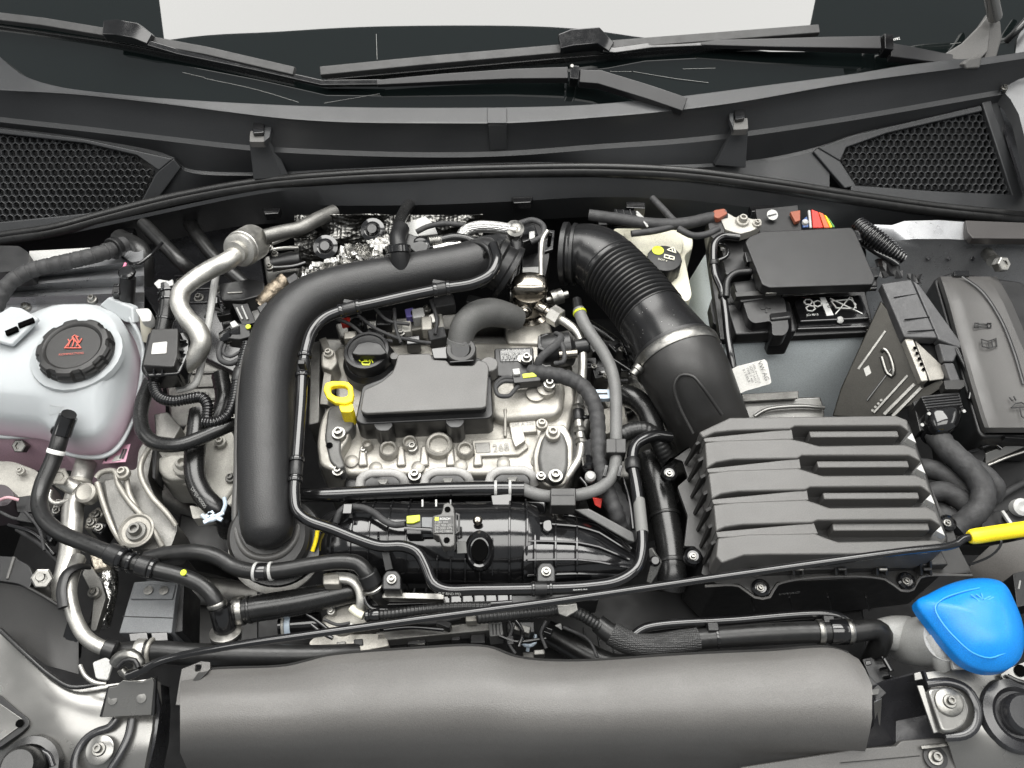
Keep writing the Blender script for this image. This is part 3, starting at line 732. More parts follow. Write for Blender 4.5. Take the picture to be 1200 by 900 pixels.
fl_ = flat('coolant_label', [(120, 543, -.085), (126, 527, -.085), (153, 520, -.085), (147, 541, -.085)], mk('pink_label', (.62, .34, .44), .5), tk, h=.002)
lines('label_print', [[(124, 540), (129, 530)], [(144, 537), (148, 527)], [(141, 537), (145, 527)]], 2, TD, fl_, z=-.0842)
flat('label_patch', [(131, 541, -.0838), (134, 535, -.0838), (144, 532, -.0838), (141, 539, -.0838)], LB, fl_)
hexnut(tk, P(28, 523, -.10), (0, -.5, 1), 9, .012, ST, 'tank_nut')

# hose from the tank
h1 = thing('coolant_hose', 'black coolant hose dropping from the white tank to the lower junction', 'hose', (60, 560, -.08), 'coolant hoses at lower left')
t1 = tube('hose', [(73, 502, -.02), (70, 515, -.02), (62, 540, -.03), (50, 568, -.035), (46, 588, -.035), (52, 608, -.03), (70, 624, -.025), (100, 637, -.02), (130, 649, -.018), (155, 659, -.018), (180, 667, -.02), (215, 676, -.025), (238, 687, -.03), (252, 703, -.035), (258, 720, -.045)], 9.5, RM, h1)
tube('quick_connector', [(80, 488, -.006), (76, 498, -.012), (72, 510, -.018)], 10.5, BG, h1); tube('connector_tip', [(81, 485, -.002), (79, 491, -.008)], 8.5, BP, h1)
collar(t1, (72, 506), 4, 2.2, BP, 'connector_ring', h1); collar(t1, (66, 527), 5, .8, TX, 'hose_print', h1)
collar(t1, (135, 651), 16, 3, BP, 'connector_sleeve', h1); collar(t1, (147, 656), 6, 4.2, BG, 'connector_ring', h1); collar(t1, (168, 663), 14, 2.6, BP, 'connector_sleeve', h1); collar(t1, (178, 666), 5, 3.8, BG, 'connector_ring', h1); collar(t1, (155, 659), 4, 3, BG, 'connector_ring', h1)
collar(t1, (253, 706), 5, 2, ST, 'hose_band', h1)
lathe('green_dot', (215, 671, -.013), (0, -.2, 1), [(.0035, 0), (.003, .001)], YG, h1, seg=12)
h2 = thing('coolant_hose', 'black coolant hose with two white bands crossing below the charge pipe', 'hose', (300, 670, -.05), 'coolant hoses at lower left')
t2 = tube('hose', [(172, 655, -.03), (192, 650, -.025), (230, 647, -.02), (255, 653, -.02), (276, 665, -.02), (300, 670, -.018), (330, 668, -.016), (365, 662, -.014), (400, 658, -.012), (420, 661, -.012), (431, 674, -.016), (440, 692, -.03), (452, 704, -.05)], 9.5, RM, h2)
for x, y in ((298, 671), (317, 670)): collar(t2, (x, y), 3.2, 1.6, WT, 'white_band', h2)
collar(t2, (308, 670), 12, .8, BG, 'hose_clip', h2); collar(t2, (432, 677), 14, 2.5, BP, 'clamp', h2); collar(t2, (436, 686), 4, 3.5, ST, 'clamp', h2)
h3 = thing('radiator_hose', 'thick black radiator hose with metal clamp at the plastic tee', 'hose', (340, 705, -.1))
t3 = tube('hose', [(268, 718, -.06, 14), (300, 713, -.058, 15.5), (345, 706, -.056, 15.5), (385, 698, -.055, 15), (412, 692, -.055, 14.5), (424, 691, -.06, 14.5)], 15, RB, h3, seg=20)
collar(t3, (281, 716), 11, 2.2, ST, 'clamp', h3); collar(t3, (292, 714), 3, 1.2, RB, 'hose_bead', h3); collar(t3, (417, 691), 4, 2, AL, 'clamp', h3)
tj = thing('hose_tee', 'black plastic tee piece joining three coolant hoses at lower left', 'hose fitting', (263, 730, -.1))
tube('branch', [(258, 712, -.04), (262, 728, -.05), (266, 748, -.07), (268, 770, -.12)], 13, BG, tj, seg=18)
tube('arm', [(262, 722, -.05), (272, 719, -.058)], 14, BG, tj, seg=18)
lathe('ring', P(264, 739, -.055), (P(266, 748, -.07) - P(262, 728, -.05)), [(.013, 0), (.0165, .001), (.0165, .004), (.013, .005)], ST, tj)
lathe('ring', P(265, 746, -.06), (P(266, 748, -.07) - P(262, 728, -.05)), [(.013, 0), (.0155, .001), (.0155, .003), (.013, .004)], BP, tj)
tag(tube('lower_hose', [(266, 755, -.10), (272, 775, -.14), (250, 800, -.2)], 15, RB), 'black hose leading down from the tee piece', 'hose')

# AC line and muffler
ac = thing('air_conditioning_line', 'bent aluminium air conditioning pipe with barrel silencer', 'pipe', (250, 350, .0))
axm = (P(308, 277, -.016) - P(279, 294, .016)).normalized(); cm = P(279, 294, .016)
lathe('silencer', cm, axm, [(.012, -.006), (.0125, -.001), (.0175, .0), (.0215, .0015), (.0225, .004), (.0225, .009), (.0235, .010), (.0235, .041), (.021, .046), (.010, .049)], AS, ac, seg=40)
lathe('silencer_collar', cm, axm, [(.0145, -.009), (.0145, -.003), (.0135, .001)], AS, ac, seg=30)
ta = tube('pipe', [(284, 291, .010, 10), (268, 305, .018, 11), (246, 316, .014, 11), (224, 330, .012, 10.5), (212, 342, .010, 10.5), (210, 356, .006, 10.5), (219, 373, .0, 11), (232, 388, -.006, 12), (236, 402, -.014, 12), (229, 418, -.024, 11), (214, 432, -.036, 10), (200, 445, -.05, 9)], 11, AS, ac, seg=18)
tube('outlet_pipe', [(310, 277, .012), (330, 272, .008), (350, 268, .004), (370, 258, .0), (392, 248, -.01)], 8.5, AD, ac); tube('bracket_rod', [(318, 285, .0), (338, 277, -.004)], 3, AS, ac)
tag(tube('thin_white_pipe', [(255, 312, -.012), (251, 335, -.018), (245, 375, -.03), (238, 415, -.045), (233, 440, -.052), (228, 451, -.056), (218, 455, -.058), (208, 457, -.06)], 4.2, WT), 'thin white metal pipe dropping behind the silencer line', 'pipe')
# drain hose and white fitting
dh = thing('breather_hose', 'short ribbed black hose with white clip above the black module', 'hose', (195, 380, -.02))
tdh = tube('hose', [(196, 335, .0), (197, 352, -.004), (195, 368, -.01), (191, 388, -.02)], 9.5, RB, dh)
collar(tdh, (197, 345), 3, 1.8, BG, 'ring', dh); collar(tdh, (197, 352), 3, 1.8, BG, 'ring', dh); collar(tdh, (194, 372), 3, 1.5, BG, 'ring', dh)
plate('white_clip', [(180, 332, .008), (186, 327, .01), (198, 329, .01), (202, 327, .01), (203, 334, .008), (190, 337, .008), (185, 338, .006)], .004, WT, dh)
wf = thing('white_fitting', 'small white elbow fitting on a beige tube behind the tank', 'hose fitting', (170, 380, -.04))
slab('elbow', [(158, 362), (174, 361), (178, 366), (177, 376), (166, 377), (164, 372)], -.008, .014, WT, wf, bev=.003, rr=3)
tube('stem', [(171, 372, -.016), (172, 384, -.025), (174, 398, -.04)], 7, mk('beige_tube', (.45, .43, .36), .5), wf)

# black module with label
md = thing('vacuum_module', 'small square black module with a white sticker beside the tank', 'module', (195, 420, -.05))
slab('housing', [(164, 432), (173, 388), (224, 388), (222, 412), (210, 438), (170, 441)], -.016, .03, BG, md, bev=.003, rr=6)
ld = slab('lid', [(166, 428), (177, 385), (209, 384), (208, 416), (204, 429), (200, 430)], -.004, .016, BM, md, bev=.002, rr=3)
slab('sticker', [(177, 415), (179, 402), (196, 400), (195, 414)], -.0032, .001, LB, ld, bev=0, rr=1.5)
for x in (180, 190): bar('rib', (x, 432, -.010), (x - .5, 439, -.014), 2, .006, BG, md)
for y in (398, 410, 420): bar('rib', (211, y, -.008), (219 - (y - 398) * .2, y + 1, -.012), 2, .006, BG, md)
# corrugated hoses
cg = thing('corrugated_conduit', 'shiny corrugated conduit curving under the black module', 'conduit', (215, 470, -.07), 'corrugated conduits')
tube('conduit', [(181, 437, -.03), (181, 452, -.034), (187, 465, -.034), (203, 470, -.032), (222, 467, -.030), (236, 466, -.028), (243, 474, -.030), (243, 490, -.036)], 6.8, BG, cg, corr=(.0036, .2), seg=14)
cg2 = thing('corrugated_conduit', 'shiny corrugated conduit running up beside the charge pipe', 'conduit', (275, 470, -.05), 'corrugated conduits')
tc2 = tube('conduit', [(238, 495, -.03), (252, 495, -.028), (266, 487, -.026), (274, 470, -.024), (278, 448, -.022), (284, 424, -.02), (290, 402, -.018)], 6.8, BG, cg2, corr=(.0036, .2), seg=14)
collar(tc2, (278, 440), 18, 2, BP, 'tape_sleeve', cg2)
# big loop hose
tag(tube('loop_hose', [(176, 448, -.06), (166, 475, -.05), (165, 495, -.045), (172, 512, -.04), (188, 521, -.038), (212, 521, -.036), (238, 512, -.036), (258, 503, -.036), (272, 498, -.04), (281, 505, -.05), (283, 530, -.07)], 8.5, RB, seg=16), 'smooth black hose looping in a U below the black module', 'hose')
bh = thing('heater_hose', 'broad black hose curving down to a silver spring clamp left of the charge pipe', 'hose', (240, 560, -.1))
tbh = tube('hose', [(234, 482, -.06), (231, 505, -.062), (228, 535, -.064), (229, 560, -.066), (238, 580, -.068), (250, 593, -.07), (262, 603, -.08), (268, 622, -.12)], 12, RB, bh, seg=20)
text('hose_print', 'DMJ2-40000', P(224, 573, -.052), P(240, 596, -.054), LG, bh, nor=(-.35, -.5, .8))
tcl = tube('spring_clamp', [(237, 604, -.055), (246, 610, -.052), (258, 604, -.052), (264, 592, -.056), (263, 584, -.06)], 2.6, LBL, bh, seg=8)
for a, b in (((238, 612), (262, 600)), ((243, 601), (260, 609)), ((240, 606), (250, 599))): bar('clamp_tab', (*a, -.05), (*b, -.05), 5, .003, LBL, bh)
# sensor with green dot and its cable
sn = thing('pressure_sensor', 'black sensor plug with a green dot left of the charge pipe', 'sensor', (275, 390, -.03))
slab('body', [(262, 385), (274, 377), (292, 380), (294, 394), (280, 398), (264, 396)], -.012, .02, BP, sn, rr=4, bev=.002)
lathe('barrel', P(266, 395, -.02), (P(284, 388, -.014) - P(266, 395, -.02)), [(.009, -.006), (.010, 0), (.010, .008), (.007, .01), (.007, .02)], BG, sn, seg=18)
lathe('green_dot', (291, 383, -.010), (0, -.3, 1), [(.0035, 0), (.003, .0015)], YG, sn, seg=12)
plate('white_tab', [(269, 378, -.008), (275, 375, -.008), (280, 381, -.008), (272, 384, -.008)], .003, WT, sn)
tube('cable', [(262, 398, -.02), (257, 410, -.02), (259, 422, -.02), (270, 426, -.02), (283, 420, -.018)], 3.4, TP, sn, step=.004); tube('cable', [(264, 404, -.018), (262, 414, -.018), (270, 418, -.018), (282, 412, -.018)], 2, TP, sn)
# bracketry behind the charge pipe
bk = thing('bulkhead_bracket', 'black slotted bracket under the silencer', 'bracket', (280, 350, -.05))
slab('bracket_body', [(256, 332), (296, 326), (310, 330), (310, 345), (284, 352), (258, 352)], -.03, .05, BP, bk, bev=.002, rr=4)
plate('bracket_leg', [(270, 352, -.035), (288, 350, -.035), (300, 378, -.05), (284, 382, -.05)], .006, BP, bk)
for a, b in (((277, 360), (284, 374)), ((283, 358), (290, 374))): bar('slot', (*a, -.036), (*b, -.044), 2, .003, WT, bk)
bar('edge', (266, 343, -.0285), (284, 342, -.0285), 2, .003, ST, bk)
slab('bracket_body', [(258, 372), (300, 365), (300, 385), (262, 390)], -.07, .03, BP, bk, bev=.002)
plt = slab('white_plate', [(288, 356), (308, 350), (312, 364), (302, 378), (292, 376)], -.055, .01, WT, None, bev=.002); tag(plt, 'white plastic plate glimpsed left of the charge pipe bend', 'plate')
# turbo area: casting with copper mesh
tb = thing('turbocharger', 'grey cast turbo housing behind the charge pipe with foil jacket', 'turbocharger', (330, 310, -.08))
slab('housing', [(308, 300), (345, 292), (352, 315), (346, 332), (322, 345), (312, 330)], -.05, .10, AD, tb, bev=.004, rr=5)
tube('actuator', [(318, 309, -.03), (335, 306, -.03), (352, 304, -.03)], 10, BP, tb); tube('actuator_rod', [(318, 314, -.02), (345, 312, -.02), (358, 308, -.02)], 2.6, BG, tb)
tube('coolant_tube', [(314, 294, -.02), (330, 291, -.02), (350, 290, -.02)], 2.2, AS, tb)
for x, y in ((316, 291), (322, 298), (316, 313)): bolt(tb, x, y, -.018, 4.5, ST)
tube('copper_wrap', [(336, 329, -.028), (324, 338, -.030), (314, 349, -.034), (308, 358, -.04)], 10, COP, tb, lump=.3, step=.003)
for x, y in ((343, 327), (309, 361)): slab('strap', [(x - 8, y - 1), (x + 3, y - 8), (x + 8, y), (x - 3, y + 8)], -.018, .02, BP, tb, bev=.001)
# heat shield
hs = thing('heat_shield', 'dimpled silver heat shield on the bulkhead behind the engine', 'heat shield', (450, 270, -.03))
import math as _m
rows = []
for j in range(9):
    r_ = []
    for i in range(25):
        x = 345 + i * 9.2; y = 252 + j * 9
        r_.append(P(x, y, .0 - j * .009 + .006 * _m.sin(i * .9 + j) + .005 * _m.sin(j * 1.7 + i * .3)))
    rows.append(r_)
rows_loft('shield_sheet', rows, IN, hs, solid=.002, smooth=60)
for x, y in ((437, 270), (382, 290)):
    lathe('washer', (x, y, .004), (0, -.5, 1), [(.016, 0), (.016, .003), (.011, .005), (.009, .004), (.006, .008), (0, .008)], BG, hs, seg=20)
fo = thing('foil_wrap', 'crumpled bright foil wrapping the turbo behind the charge pipe', 'foil', (410, 300, .0))
def crumple(name, poly, z, mat, parent, amp=.006, n=14):
    xs = [p[0] for p in poly]; ys = [p[1] for p in poly]; x0, x1, y0, y1 = min(xs), max(xs), min(ys), max(ys)
    vs_, fs, idx = [], [], {}
    for j in range(n + 1):
        for i in range(n * 2 + 1):
            x = x0 + (x1 - x0) * i / (2 * n); y = y0 + (y1 - y0) * j / n
            if inpoly((x, y), poly):
                idx[i, j] = len(vs_); vs_.append(P(x + rnd.uniform(-1.5, 1.5), y + rnd.uniform(-1.5, 1.5), z + rnd.uniform(-amp, amp)))
    for j in range(n):
        for i in range(2 * n):
            q = [idx.get(k) for k in ((i, j), (i + 1, j), (i + 1, j + 1), (i, j + 1))]
            if None not in q: fs += [(q[0], q[1], q[2]), (q[0], q[2], q[3])]
    used = sorted({k for f in fs for k in f}); m = {k: i for i, k in enumerate(used)}
    return mesh(name, [vs_[k] for k in used], [tuple(m[k] for k in f) for f in fs], mat, parent, smooth=0, solid=.0015, fix=False)
crumple('foil', [(345, 330), (365, 308), (392, 300), (398, 286), (430, 282), (455, 272), (462, 296), (462, 312), (400, 318), (350, 335)], .0, FO, fo)
crumple('foil_edge', [(345, 330), (366, 306), (394, 301), (398, 287), (412, 285), (404, 298), (398, 308), (370, 313), (353, 328)], .006, FO2, fo, amp=.003, n=12)
crumple('foil_edge', [(425, 285), (456, 272), (460, 284), (448, 300), (440, 294)], .010, FO2, fo, amp=.003, n=8)
pp = plate('white_heat_pad', [(471, 263, .004), (498, 253, .010), (508, 262, .008), (513, 274, .004), (480, 278, .0)], .004, WT, None); tag(pp, 'white curved heat pad standing against the bulkhead', 'pad')

# ================================================================ ENGINE
en = thing('engine', 'cast aluminium engine head and valve cover at the centre of the bay', 'engine', (530, 500, -.2))
slab('cylinder_block', [(372, 395), (690, 390), (700, 470), (668, 575), (396, 575), (372, 545)], -.085, .25, AD, en, bev=.006)
hd = slab('valve_cover', [(392, 405), (560, 400), (668, 404), (676, 470), (652, 556), (402, 556), (394, 520)], -.055, .05, AL, en, bev=.006, rr=8)
slab('cover_step', [(398, 508), (640, 503), (652, 520), (648, 560), (402, 560)], -.064, .03, AL, en, bev=.004, rr=6)
slab('sealing_rail', [(396, 540), (648, 536), (652, 552), (398, 556)], -.058, .02, AL, en, bev=.003, rr=3)
slab('raised_dome', [(572, 440), (600, 428), (652, 430), (664, 452), (658, 486), (590, 492), (574, 486)], -.040, .03, AL, en, bev=.008, rr=14, bseg=4)
bar('rib', (592, 478, -.036), (592, 512, -.05), 4, .03, AL, en, bev=.002)
slab('cast_pocket', [(596, 494), (628, 491), (630, 506), (598, 508)], -.048, .012, AL, en, bev=.002); text('cast_lettering', '04E A 250', (600, 500, -.0478), (626, 497, -.0478), LG, en)
slab('cast_plate', [(552, 515), (612, 512), (620, 524), (608, 533), (556, 535)], -.050, .012, AL, en, bev=.003, rr=3)
slab('cast_pocket', [(556, 519), (574, 518), (575, 530), (558, 531)], -.0492, .004, AD, en, bev=.001); text('cast_lettering', '268', (578, 529, -.0485), (597, 527, -.0485), AD, en)
slab('cast_block', [(598, 502), (612, 500), (616, 516), (604, 524), (600, 514)], -.042, .02, AL, en, bev=.003, rr=2)
for x, y, z, r in ((398, 507, -.044, 8), (426, 528, -.052, 5), (483, 524, -.05, 7)): bolt(en, x, y, z, r, ST)
for x, y, r, h in ((455, 526, 11, .03), (480, 518, 9, .03), (514, 520, 16, .035), (545, 526, 10, .03), (430, 520, 6, .02)):
    s = S(x, y, -.05) * r
    lathe('boss', P(x, y, -.046), (0, 0, 1), [(s * 1.3, -h), (s * 1.1, -h * .5), (s, 0), (s * .86, .002), (s * .7, .001), (s * .64, -.004), (0, -.004)], AL, en)
for x in (425, 470, 497, 528, 560): slab('casting_web', [(x - 4, 522), (x + 3, 520), (x + 6, 545), (x - 6, 546)], -.05, .03, AL, en, bev=.003)
for x, y in ((412, 540), (440, 548), (490, 547), (540, 545), (590, 542), (630, 540)): lathe('rail_boss', P(x, y, -.052), (0, 0, 1), [(.009, -.02), (.008, 0), (.005, .002), (0, .002)], AL, en, seg=16)
# cast flange at the left end (timing cover)
tm = thing('timing_cover', 'curved cast timing cover edge under the dipstick', 'timing cover', (385, 500, -.1))
slab('cover_plate', [(381, 478), (396, 472), (408, 490), (410, 512), (398, 530), (402, 548), (392, 552), (374, 545), (371, 520), (374, 496)], -.036, .09, AL, tm, bev=.004, rr=7)
slab('inner_face', [(384, 478), (402, 470), (414, 482), (414, 500), (400, 512), (398, 528), (404, 546), (396, 550), (386, 540), (380, 512)], -.032, .03, DC, tm, bev=.003, rr=5)
bolt(tm, 397, 508, -.030, 8.5, ST); bolt(tm, 396, 552, -.04, 7, ST)
lathe('hole', P(386, 522, -.0315), (0, 0, 1), [(.004, 0), (.004, .0005), (0, .0005)], VD, tm, seg=12)
slab('side_wall', [(364, 402), (376, 398), (374, 495), (361, 498)], -.05, .10, AD, tm, bev=.002)
slab('lug', [(376, 412), (392, 408), (396, 424), (388, 434), (376, 430)], -.025, .06, AL, tm, bev=.003, rr=4)
bar('post', (385, 430, -.032), (379, 474, -.05), 9, .03, AL, tm); bar('post', (378, 396, -.04), (384, 412, -.03), 8, .03, AL, tm)
bolt(tm, 385, 414, -.022, 6, AL)
# intake ports
for x in (448, 524, 600):
    pt_ = thing('intake_port', {448: 'grey arched intake port clip nearest the charge pipe', 524: 'middle grey arched intake port clip below the engine cover', 600: 'grey arched intake port clip nearest the fuel pump line'}[x], 'intake port', (x, 562, -.06), 'arched intake port clips')
    y = 560 - (x - 448) * .02
    tube('arch', [(x - 27, y + 13, -.048), (x - 25, y + 1, -.043), (x - 16, y - 5, -.040), (x, y - 6, -.040), (x + 15, y - 5.5, -.040), (x + 24, y, -.043), (x + 27, y + 11, -.055)], 5.2, PT, pt_, seg=10, flat=.7)
    slab('port_block', [(x - 20, y + 3), (x - 12, y - 2), (x + 14, y - 2), (x + 20, y + 3), (x + 22, y + 14), (x - 22, y + 14)], -.058, .03, BP, pt_, rr=3)
    slab('tab', [(x - 6, y + 2), (x + 7, y + 1), (x + 4, y + 7), (x - 3, y + 7)], -.05, .008, LB, pt_, bev=.001, rr=2)
bb = thing('manifold_flange', 'black manifold flange strip with a bolt between the arched intake ports', 'flange', (520, 560, -.08))
slab('strip', [(404, 556), (640, 550), (644, 576), (404, 580)], -.066, .04, BP, bb, bev=.002)
for x, y in ((486, 557), (634, 558)): bolt(bb, x, y, -.055, 8, ST)
# engine cover
ec = thing('engine_cover', 'flat dark grey plastic engine cover with two front tabs', 'engine cover', (500, 455, -.05))
top = [(466, 415), (505, 414), (507, 421), (524, 422), (527, 428), (555, 428), (559, 421), (570, 424), (573, 430), (570, 476), (565, 478), (428, 484.5), (422, 481), (426, 457), (447, 447), (459, 437), (463, 428)]
slab('top_face', top, -.004, .005, CV, ec, bev=.0018, rr=3)  # paler than the sides: overhead light put into the top's colour
slab('body', [(x + (500 - x) * .004, y + (450 - y) * .004) for x, y in top], -.0085, .02, BP, ec, bev=.001, rr=3)  # same plastic, coloured darker for its shaded sides
skirt = [(460, 432), (505, 415), (560, 418), (575, 428), (577, 470), (578, 486), (573, 490), (423, 497), (416, 492), (421, 470), (424, 452), (448, 443)]
slab('skirt', skirt, -.020, .038, BP, ec, bev=.002, rr=5)  # dark colour again stands for the shaded front
for x, y in ((449, 496), (533, 492)):
    slab('tab', [(x - 11, y), (x + 11, y - 1), (x + 11, y + 3), (x + 6, y + 9), (x - 6, y + 9), (x - 11, y + 3)], -.0195, .048, BP, ec, bev=.002, rr=4)
lathe('ear', P(573, 427, -.012), (0, 0, 1), [(.011, -.02), (.011, 0), (.010, .001)], CV, ec, seg=24)
lathe('ear', P(462, 417, -.016), (0, 0, 1), [(.005, -.012), (.005, 0)], CV, ec, seg=16)
# oil cap
oc = thing('oil_filler_cap', 'round black oil filler cap with yellow oil can symbol', 'oil cap', (432, 420, -.05))
ax = Vector((-.05, -.02, 1))
lathe('base', P(433, 424, -.034), ax, [(.033, -.03), (.033, 0), (.030, .003), (.028, .006)], BP, oc, seg=48)
lathe('cap', P(432, 418, -.024), ax, [(.0275, -.012), (.0285, -.008), (.0285, .012), (.027, .0145), (.0235, .015), (.0225, .0135), (0, .0135)], BP, oc, seg=60, lobes=(20, .015, (1, 2), .3))
zc = -.024 + .0142
slab('handle', [(411, 414), (419, 402), (432, 399), (446, 402), (454, 413), (447, 416), (418, 416)], zc + .011, .012, BP, oc, bev=.002, rr=3)
lines('oil_symbol', [[(423, 424), (432, 424), (434, 421), (436, 423), (437, 425)], [(424, 424), (425, 428), (433, 428), (434, 424)], [(424, 425), (426, 427), (432, 427)], [(423, 424), (421, 422.5)], [(427, 422.5), (430, 422.5)]], 1.0, YG, oc, z=zc + .0003)
# dipstick
dp = thing('oil_dipstick', 'yellow dipstick handle with a ring pull', 'dipstick', (405, 480, -.04))
ring = [(378.5, 456), (381, 448.5), (389, 446), (399, 446), (408, 447), (413, 452), (414.5, 462), (413, 470), (405, 473), (393, 472), (383, 466)]
inn = [(387, 456), (388, 453), (392, 452), (399, 451.5), (404, 452), (407, 455), (408, 461), (406, 464), (401, 465), (394, 464), (389, 461)]
o_ = ringplate('ring', ring, inn, -.006, .008, YL, dp, bev=.0025)
slab('stem', [(397, 472), (413, 472), (414.5, 480), (411, 483), (400, 483), (398, 479)], -.010, .03, YL, dp, bev=.002, rr=3)
tube('tube', [(406, 482, -.03), (407, 492, -.07)], 6, BP, dp)
# breather elbow
be = thing('breather_elbow', 'grey rubber elbow hose plugging into the engine cover', 'hose', (550, 390, -.02))
te = tube('elbow', [(606, 374, -.03, 14), (592, 369, -.016, 15.5), (574, 366, -.006, 17), (556, 371, -.001, 17), (544, 383, -.002, 16), (540, 395, -.008, 15), (539, 404, -.013, 14.5)], 16, GE2, be, seg=24)
tube('lip', [(540, 399, -.009), (539, 405, -.014)], 16, GR, be, seg=24)
lathe('collar', P(540, 413, -.014), (0, -.3, 1), [(.0125, -.01), (.0125, .006), (.011, .012)], BP, be)
lathe('plug', P(541, 419, -.022), (0, 0, 1), [(.0185, -.008), (.0185, .016), (.0172, .0175), (.0125, .0175), (.012, .014), (.0, .014)], BM, be, seg=36)
bar('tab_line', (527, 424, -.0035), (555, 422, -.0035), 2, .002, BP, be)
slab('latch', [(505, 408), (530, 405), (530, 420), (508, 420)], -.014, .012, BG, be, rr=2)
# high pressure fuel pump
fp = thing('fuel_pump', 'shiny steel high pressure fuel pump behind the engine cover', 'fuel pump', (620, 360, -.05))
lathe('body', P(620, 353, -.035), (0, 0, 1), [(.030, -.02), (.030, -.014), (.0235, -.012), (.0235, .018), (.0225, .02), (.0222, .024)], CH, fp, seg=40)
dome('crown', [(600, 343), (601, 331), (608, 326), (620, 324), (634, 326), (641, 331), (641, 343), (632, 346), (608, 346)], -.008, [(1, 0), (1.0, .005), (.93, .010), (.72, .013), (.3, .014)], CH, fp, drop=.016)
lathe('plug', P(615, 365, -.026), (-.1, -.9, .35), [(.0095, -.003), (.0095, .003), (.008, .004), (.0065, .0035), (.005, .006), (0, .006)], CH, fp, seg=24)
lathe('port', P(604, 362, -.03), (-.6, -.7, .3), [(.006, 0), (.006, .004), (0, .004)], ST, fp, seg=14)
a_, b_ = P(634, 361, -.022), P(664, 379, -.022)
lathe('outlet', a_, b_ - a_, [(.007, -.006), (.0085, 0), (.0085, .008), (.0065, .009), (.0065, .016)], CH, fp, seg=20)
hexnut(fp, P(645, 367, -.022), b_ - a_, 12.5, .016, AS, 'union_nut')
lathe('inlet', P(640, 352, -.022), P(660, 346, -.022) - P(640, 352, -.022), [(.004, 0), (.004, .006), (.010, .007), (.0105, .013), (.010, .014), (.010, .022), (.005, .024), (.005, .03)], ST, fp, seg=24)
lathe('inlet', P(596, 345, -.03), P(610, 345, -.03) - P(596, 345, -.03), [(.006, 0), (.012, .002), (.012, .006), (.006, .01)], ST, fp, seg=24)
slab('plinth', [(592, 378), (600, 370), (644, 376), (650, 398), (640, 404), (594, 402)], -.05, .03, AL, fp, bev=.004, rr=5)
bolt(fp, 602, 378, -.046, 7, ST); bolt(fp, 642, 394, -.046, 5, ST)
fpipe = thing('fuel_line', 'bent steel fuel line running from the pump down the engine side', 'fuel line', (682, 450, -.06))
tf = tube('pipe', [(655, 373, -.022), (666, 380, -.022), (676, 389, -.024), (682, 404, -.028), (683, 430, -.034), (681, 455, -.042), (678, 478, -.046), (679, 500, -.048), (681, 522, -.048), (678, 538, -.046), (669, 552, -.046), (660, 566, -.05), (655, 580, -.06)], 5.2, AS, fpipe, seg=14)
for p in ((677, 476), (678, 506), (680, 518)): collar(tf, p, 7, 2.5, ST, 'pipe_union', fpipe, seg=6)
collar(tf, (677, 488), 14, 2, BP, 'sleeve', fpipe)
for y in (489, 517): tube('clip_pin', [(683, y, -.045), (697, y, -.045)], 2.5, BG, fpipe, seg=8)
# grey hose with clips
gh = thing('fuel_hose', 'matte grey flexible hose sweeping round the right end of the engine', 'hose', (715, 500, -.05))
tg = tube('hose', [(678, 363, -.012), (684, 378, -.012), (694, 394, -.012), (707, 413, -.014), (716, 432, -.016), (721, 455, -.018), (722, 480, -.02), (722, 510, -.022), (722, 535, -.022), (719, 553, -.022), (709, 568, -.022), (694, 576, -.022), (670, 581, -.024), (648, 582, -.026), (628, 579, -.028), (612, 573, -.03)], 7.2, GR, gh, seg=16)
tube('end_fitting', [(676, 352, -.018), (678, 366, -.013)], 5.5, BP, gh); collar(tg, (679, 366), 3, 1, YG, 'ring', gh)
for c, s in (((722, 522), (24, 17)), ((660, 582), (30, 21))):
    pa = slab('clip', [(c[0] - s[0] / 2, c[1] - s[1] / 2), (c[0] + s[0] / 2, c[1] - s[1] / 2), (c[0] + s[0] / 2, c[1] + s[1] / 2), (c[0] - s[0] / 2, c[1] + s[1] / 2)], -.010, .022, BM, gh, bev=.003, rr=2)
    if s[0] < 28: bar('clip_groove', (c[0], c[1] - s[1] / 2 + 1, -.0095), (c[0], c[1] + s[1] / 2 - 1, -.0095), 2, .003, BP, pa)
    else: bar('clip_groove', (c[0] - 13, c[1] - 2, -.0095), (c[0] + 13, c[1] - 2, -.0095), 2, .003, BP, pa)
for d in (-9, 8): bar('clip_jaw', (720 + d, 545, -.012), (717 + d, 558, -.014), 4, .014, BG, gh)
# rail tube across the front
rt = thing('coolant_rail', 'glossy black tube lying across the front of the engine head', 'pipe', (480, 577, -.05))
tr_ = tube('tube', [(352, 580, -.034, 7.5), (380, 580, -.033, 8.5), (450, 577, -.03, 9), (520, 574, -.03, 9), (575, 573, -.03, 9), (614, 573, -.03, 9.5)], 9, BG, rt, seg=18)
for x in (579, 595): collar(tr_, (x, 573), 3, 1, WT, 'white_band', rt)
slab('clip', [(575, 580), (600, 578), (599, 592), (577, 592)], -.026, .02, BG, rt)
